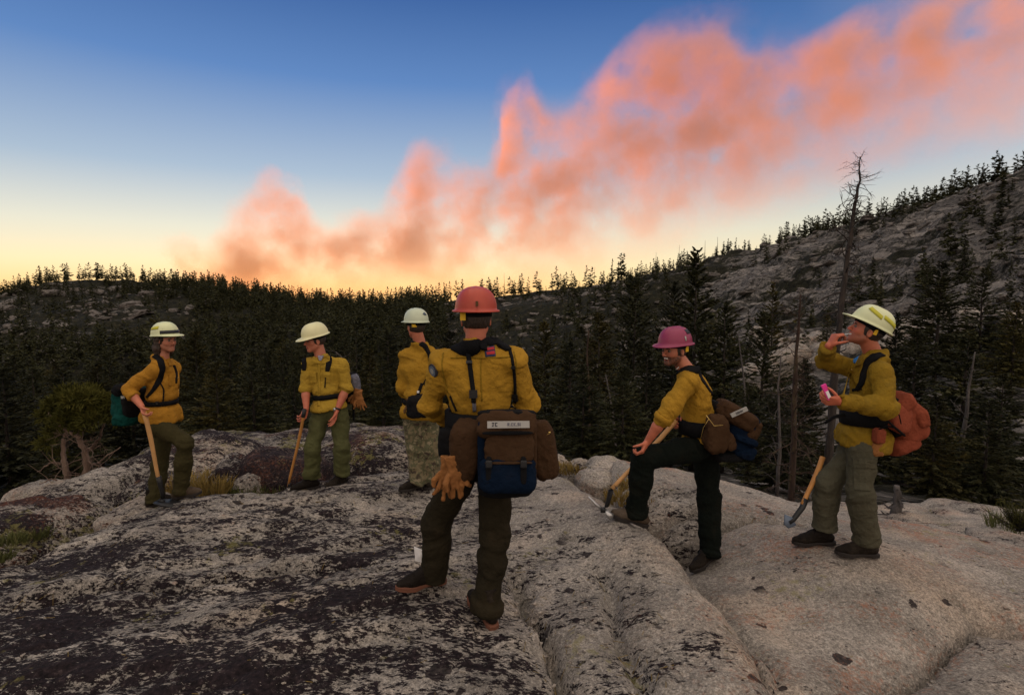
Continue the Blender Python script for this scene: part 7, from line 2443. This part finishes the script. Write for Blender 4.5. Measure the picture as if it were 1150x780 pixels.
def person_six():
    s = Fig(4.25, (940, 612, 4.3), "man at right in striped pale hard hat, head tipped back, hand at mouth")
    J = s.J
    H = Head(J(973, 371, 0), (-.90, .26, .36), (.10, -.05, 1), scale=1.04); s.H = H
    neck = J(981, 399, .02); f = (-.97, .20, 0)
    sh = [J(990, 418, -.18), J(972, 416, .19)]; el = [J(994, 457, -.27), J(926, 405, .16)]; wr = [J(943, 451, -.27), J(931, 388, .0)]
    cuff = [lerp(el[0], wr[0], .97), lerp(el[1], wr[1], .88)]
    chest = J(979, 430, .0); belly = J(973, 462, .0); pelvis = J(968, 494, .0)
    hips = [J(969, 503, -.10), J(962, 501, .09)]; knees = [J(965, 550, -.14), J(930, 543, .07)]; anks = [J(973, 606, -.08), J(925, 591, .10)]
    s.build_body(H, neck, sh, el, wr, hips, knees, anks, chest, pelvis, f,
                 [(unit([-.97, -.05, .10]), np.array([.1, .8, .5]), np.array([0, -.5, .85]), dict(curl=(42, 55, 40))),
                  (unit([.45, -.12, .88]), np.array([.88, .1, -.45]), np.array([.2, -.95, .0]), dict(curl=(55, 65, 45)))], smile=0, stubble=.55, red=.5, tone=SK * [1.05, .86, .80])
    s.hair(H, low=-.055)
    up = unit(neck - pelvis)
    s.build_shirt(f, neck, sh, el, cuff, chest, belly, pelvis, J(967, 500, 0), M_SHIRT_D, 61, long=(1, 1), belt=J(971, 468, .0), hc=.0085, amp=1.25, up=up, wid=1.04, sl=1.06, cw=.050)
    s.build_trousers(f, pelvis, hips, knees, anks, (.01, .01), M_TR6, 62, th=(.100, .086, .082, .088), hc=.009, amp=.65, hip_r=(.105, .155, .12))
    build_boot(anks[0], (-.96, .05, -.03), s.base, s.root, M_BOOT, M_SOLE, size=1.04)
    build_boot(anks[1], (-.96, .20, -.04), s.base, s.root, M_BOOT, M_SOLE, size=1.02)
    hh, P, band, surf = helmet(H, s.root, s.base, M_HW, visor=.062, brim=.012, tilt=-.12)
    band("reflective_stripe", 40, 92, lambda t: .42 - .20 * t, lambda t: .60 - .22 * t, M_REFL); band("reflective_stripe", 97, 160, lambda t: .30 - .16 * t, lambda t: .46 - .16 * t, M_REFL)
    band("reflective_stripe", -165, -60, .22, .36, M_REFL)
    g = Geo(); g.box(H.P(-.035, .082, .008), .022, .012, .040, H.R.T); gpart("yellow_pad", g, M_YEL, hh, s.base, False)
    g = Geo(); g.tube([H.P(-.045, .084, .04), H.P(-.05, .088, -.01), H.P(-.075, .07, -.02), H.P(-.09, .05, .0)], .004, 6); gpart("ratchet_strap", g, M_BLACKP, hh, s.base)
    patch("collar_flap", [(966, 400), (976, 398), (968, 410), (961, 412)], .010, [s.shirt_bvh], M_SHIRT_D, s.shirt, s.base)
    patch("undershirt", [(959, 401), (966, 400), (962, 408), (959, 408)], .008, s.B, M_TEE_B, s.root, s.base, sub=2)
    front_shirt_details(s, [(958, 410), (952, 425), (948, 440), (946, 446)], [], M_SHIRT_D, [(953, 424), (950, 431), (957, 415)])
    patch("cargo_pocket", [(958, 516), (984, 517), (985, 551), (959, 549)], .012, [s.tr_bvh], M_TR6, s.tr, s.base)
    patch("pocket_flap", [(957, 514), (985, 515), (985, 525), (958, 524)], .020, [s.tr_bvh], M_TR6, s.tr, s.base)
    pb = np.array(J(1010, 478, .02)); pk = thing_at("orange_pack", pb, "faded orange red pack sagging behind the man at right", "backpack")
    A = frame((.88, .12, .38))
    pouch("main_compartment", J(1012, 473, .03), A, (.128, .150, .150), M_ORANGEC, pk, pb, p=3.8, seed=1, amp=.05)
    pouch("lid", J(1005, 452, -.02), frame((.8, .0, .6)), (.10, .15, .055), M_ORANGEC, pk, pb, p=3.6, seed=2, amp=.05)
    pouch("rear_pocket", J(1025, 467, -.02), frame((.9, .1, .36)), (.055, .115, .085), M_ORANGEC, pk, pb, p=3.6, seed=3, amp=.05)
    pouch("side_pocket", J(1010, 470, -.16), frame((.35, -.9, .2), (.3, 0, 1)), (.045, .095, .10), M_ORANGEC, pk, pb, p=3.6, seed=4, amp=.05)
    pouch("lower_compartment", J(1006, 496, .02), A, (.115, .15, .065), M_ORANGEC, pk, pb, p=3.6, seed=5, amp=.05)
    pouch("radio_pouch", J(987, 489, -.21), frame((.2, -1, 0)), (.035, .040, .055), M_ORANGEC, pk, pb, p=3.6, seed=6, amp=.05)
    pouch("canteen_pouch", J(984, 503, -.17), frame((.2, -1, 0)), (.045, .055, .055), M_LEATHER, pk, pb, p=3.6, seed=7, amp=.07)
    pouch("back_panel", J(994, 465, .02), frame((.9, .1, .2)), (.05, .155, .16), M_BLACKW, pk, pb, p=3.6, seed=8, amp=.06)
    g = Geo(); dy = -.235
    g.tube([J(994, 470, dy), J(1004, 479, dy - .02), J(1016, 489, dy + .02)], [.008, .008, .008], 6); g.tube([J(1000, 459, dy), J(1010, 466, dy - .025), J(1012, 476, dy - .02)], .004, 6)
    g.tube([J(987, 482, dy), J(996, 478, dy), J(1004, 480, dy - .02)], .005, 6); gpart("compression_strap", g, M_BLACKW, pk, pb)
    pack_straps(s, pk, pb, [([(991, 398), (983, 400), (976, 406), (971, 417), (968, 430), (962, 438)], [.05, .062, .062, .055, .045, .03]), ([(968, 436), (958, 438)], .02)])
    s.belt(J(972, 468, .0), up, f, .105, M_BLACKW, "lumbar_belt", pk, pb, off=.010)
    g = Geo(); g.tube([J(948, 466, -.2), J(937, 468, -.22), J(926, 475, -.2)], [.016, .012, .010], 8); gpart("belt_tail", g, M_BLACKW, pk, pb)
    # pink packet in the lowered hand
    c = J(928.5, 441, -.29); g = Geo(); M = np.array([unit([.5, 0, -1]), unit([0, -1, 0]), unit([1, 0, .5])]).T
    g.box(c, .10, .012, .028, M); g.box(c + np.array([-.022, -.002, .045]), .03, .014, .034, M)
    o = link("pink_packet", g.mesh("pink_packet", False, off=c), M_PINK, None, tuple(c)); tag(o, "small pink and white snack packet in the lowered hand of the man at right", "packet")
    g = Geo(); g.box(c + np.array([.006, -.008, -.01]), .05, .006, .02, M); gp = link("label", g.mesh("label", False, off=c), M_PAPER, o)
    g = Geo(); c2 = J(946, 376, -.02); g.tube([c2, c2 + np.array([.035, -.01, .008])], .004, 6); g.box(c2 + np.array([.045, -.012, .010]), .022, .010, .012)
    o = link("spoon", g.mesh("spoon", False, off=c2), M_STEEL, None, tuple(c2)); tag(o, "small utensil held to the lips of the man at right", "utensil")
    # grubbing tool standing behind the far leg
    top, bot = J(924, 513, .16), J(902, 567, .02); d = unit(bot - top)
    e_ = J(886, 588, .0)
    g = Geo(); g.tube([bot - d * .05, bot + d * .02, lerp(bot, e_, .7) + [.0, 0, -.01], e_ + [0, 0, .01]], [.023, .022, .019, .017], 12)
    n_ = unit([.3, -.75, .55]); 
    g2 = blade([e_ + [-.035, 0, .075], e_ + [.02, 0, .05], e_ + [.055, 0, -.012], e_ + [.0, 0, -.035], e_ + [-.035, 0, -.005]], .010, n_)
    handle_tool("grubbing_tool", "amber handled grubbing hoe leaning behind the leg of the man at right", top, bot, .0185, M_WOOD_O, [("socket", g, M_BLACKM), ("blade", g2, M_GREYBLUE)])

person_one(); person_two(); person_three(); person_four(); person_five(); person_six()
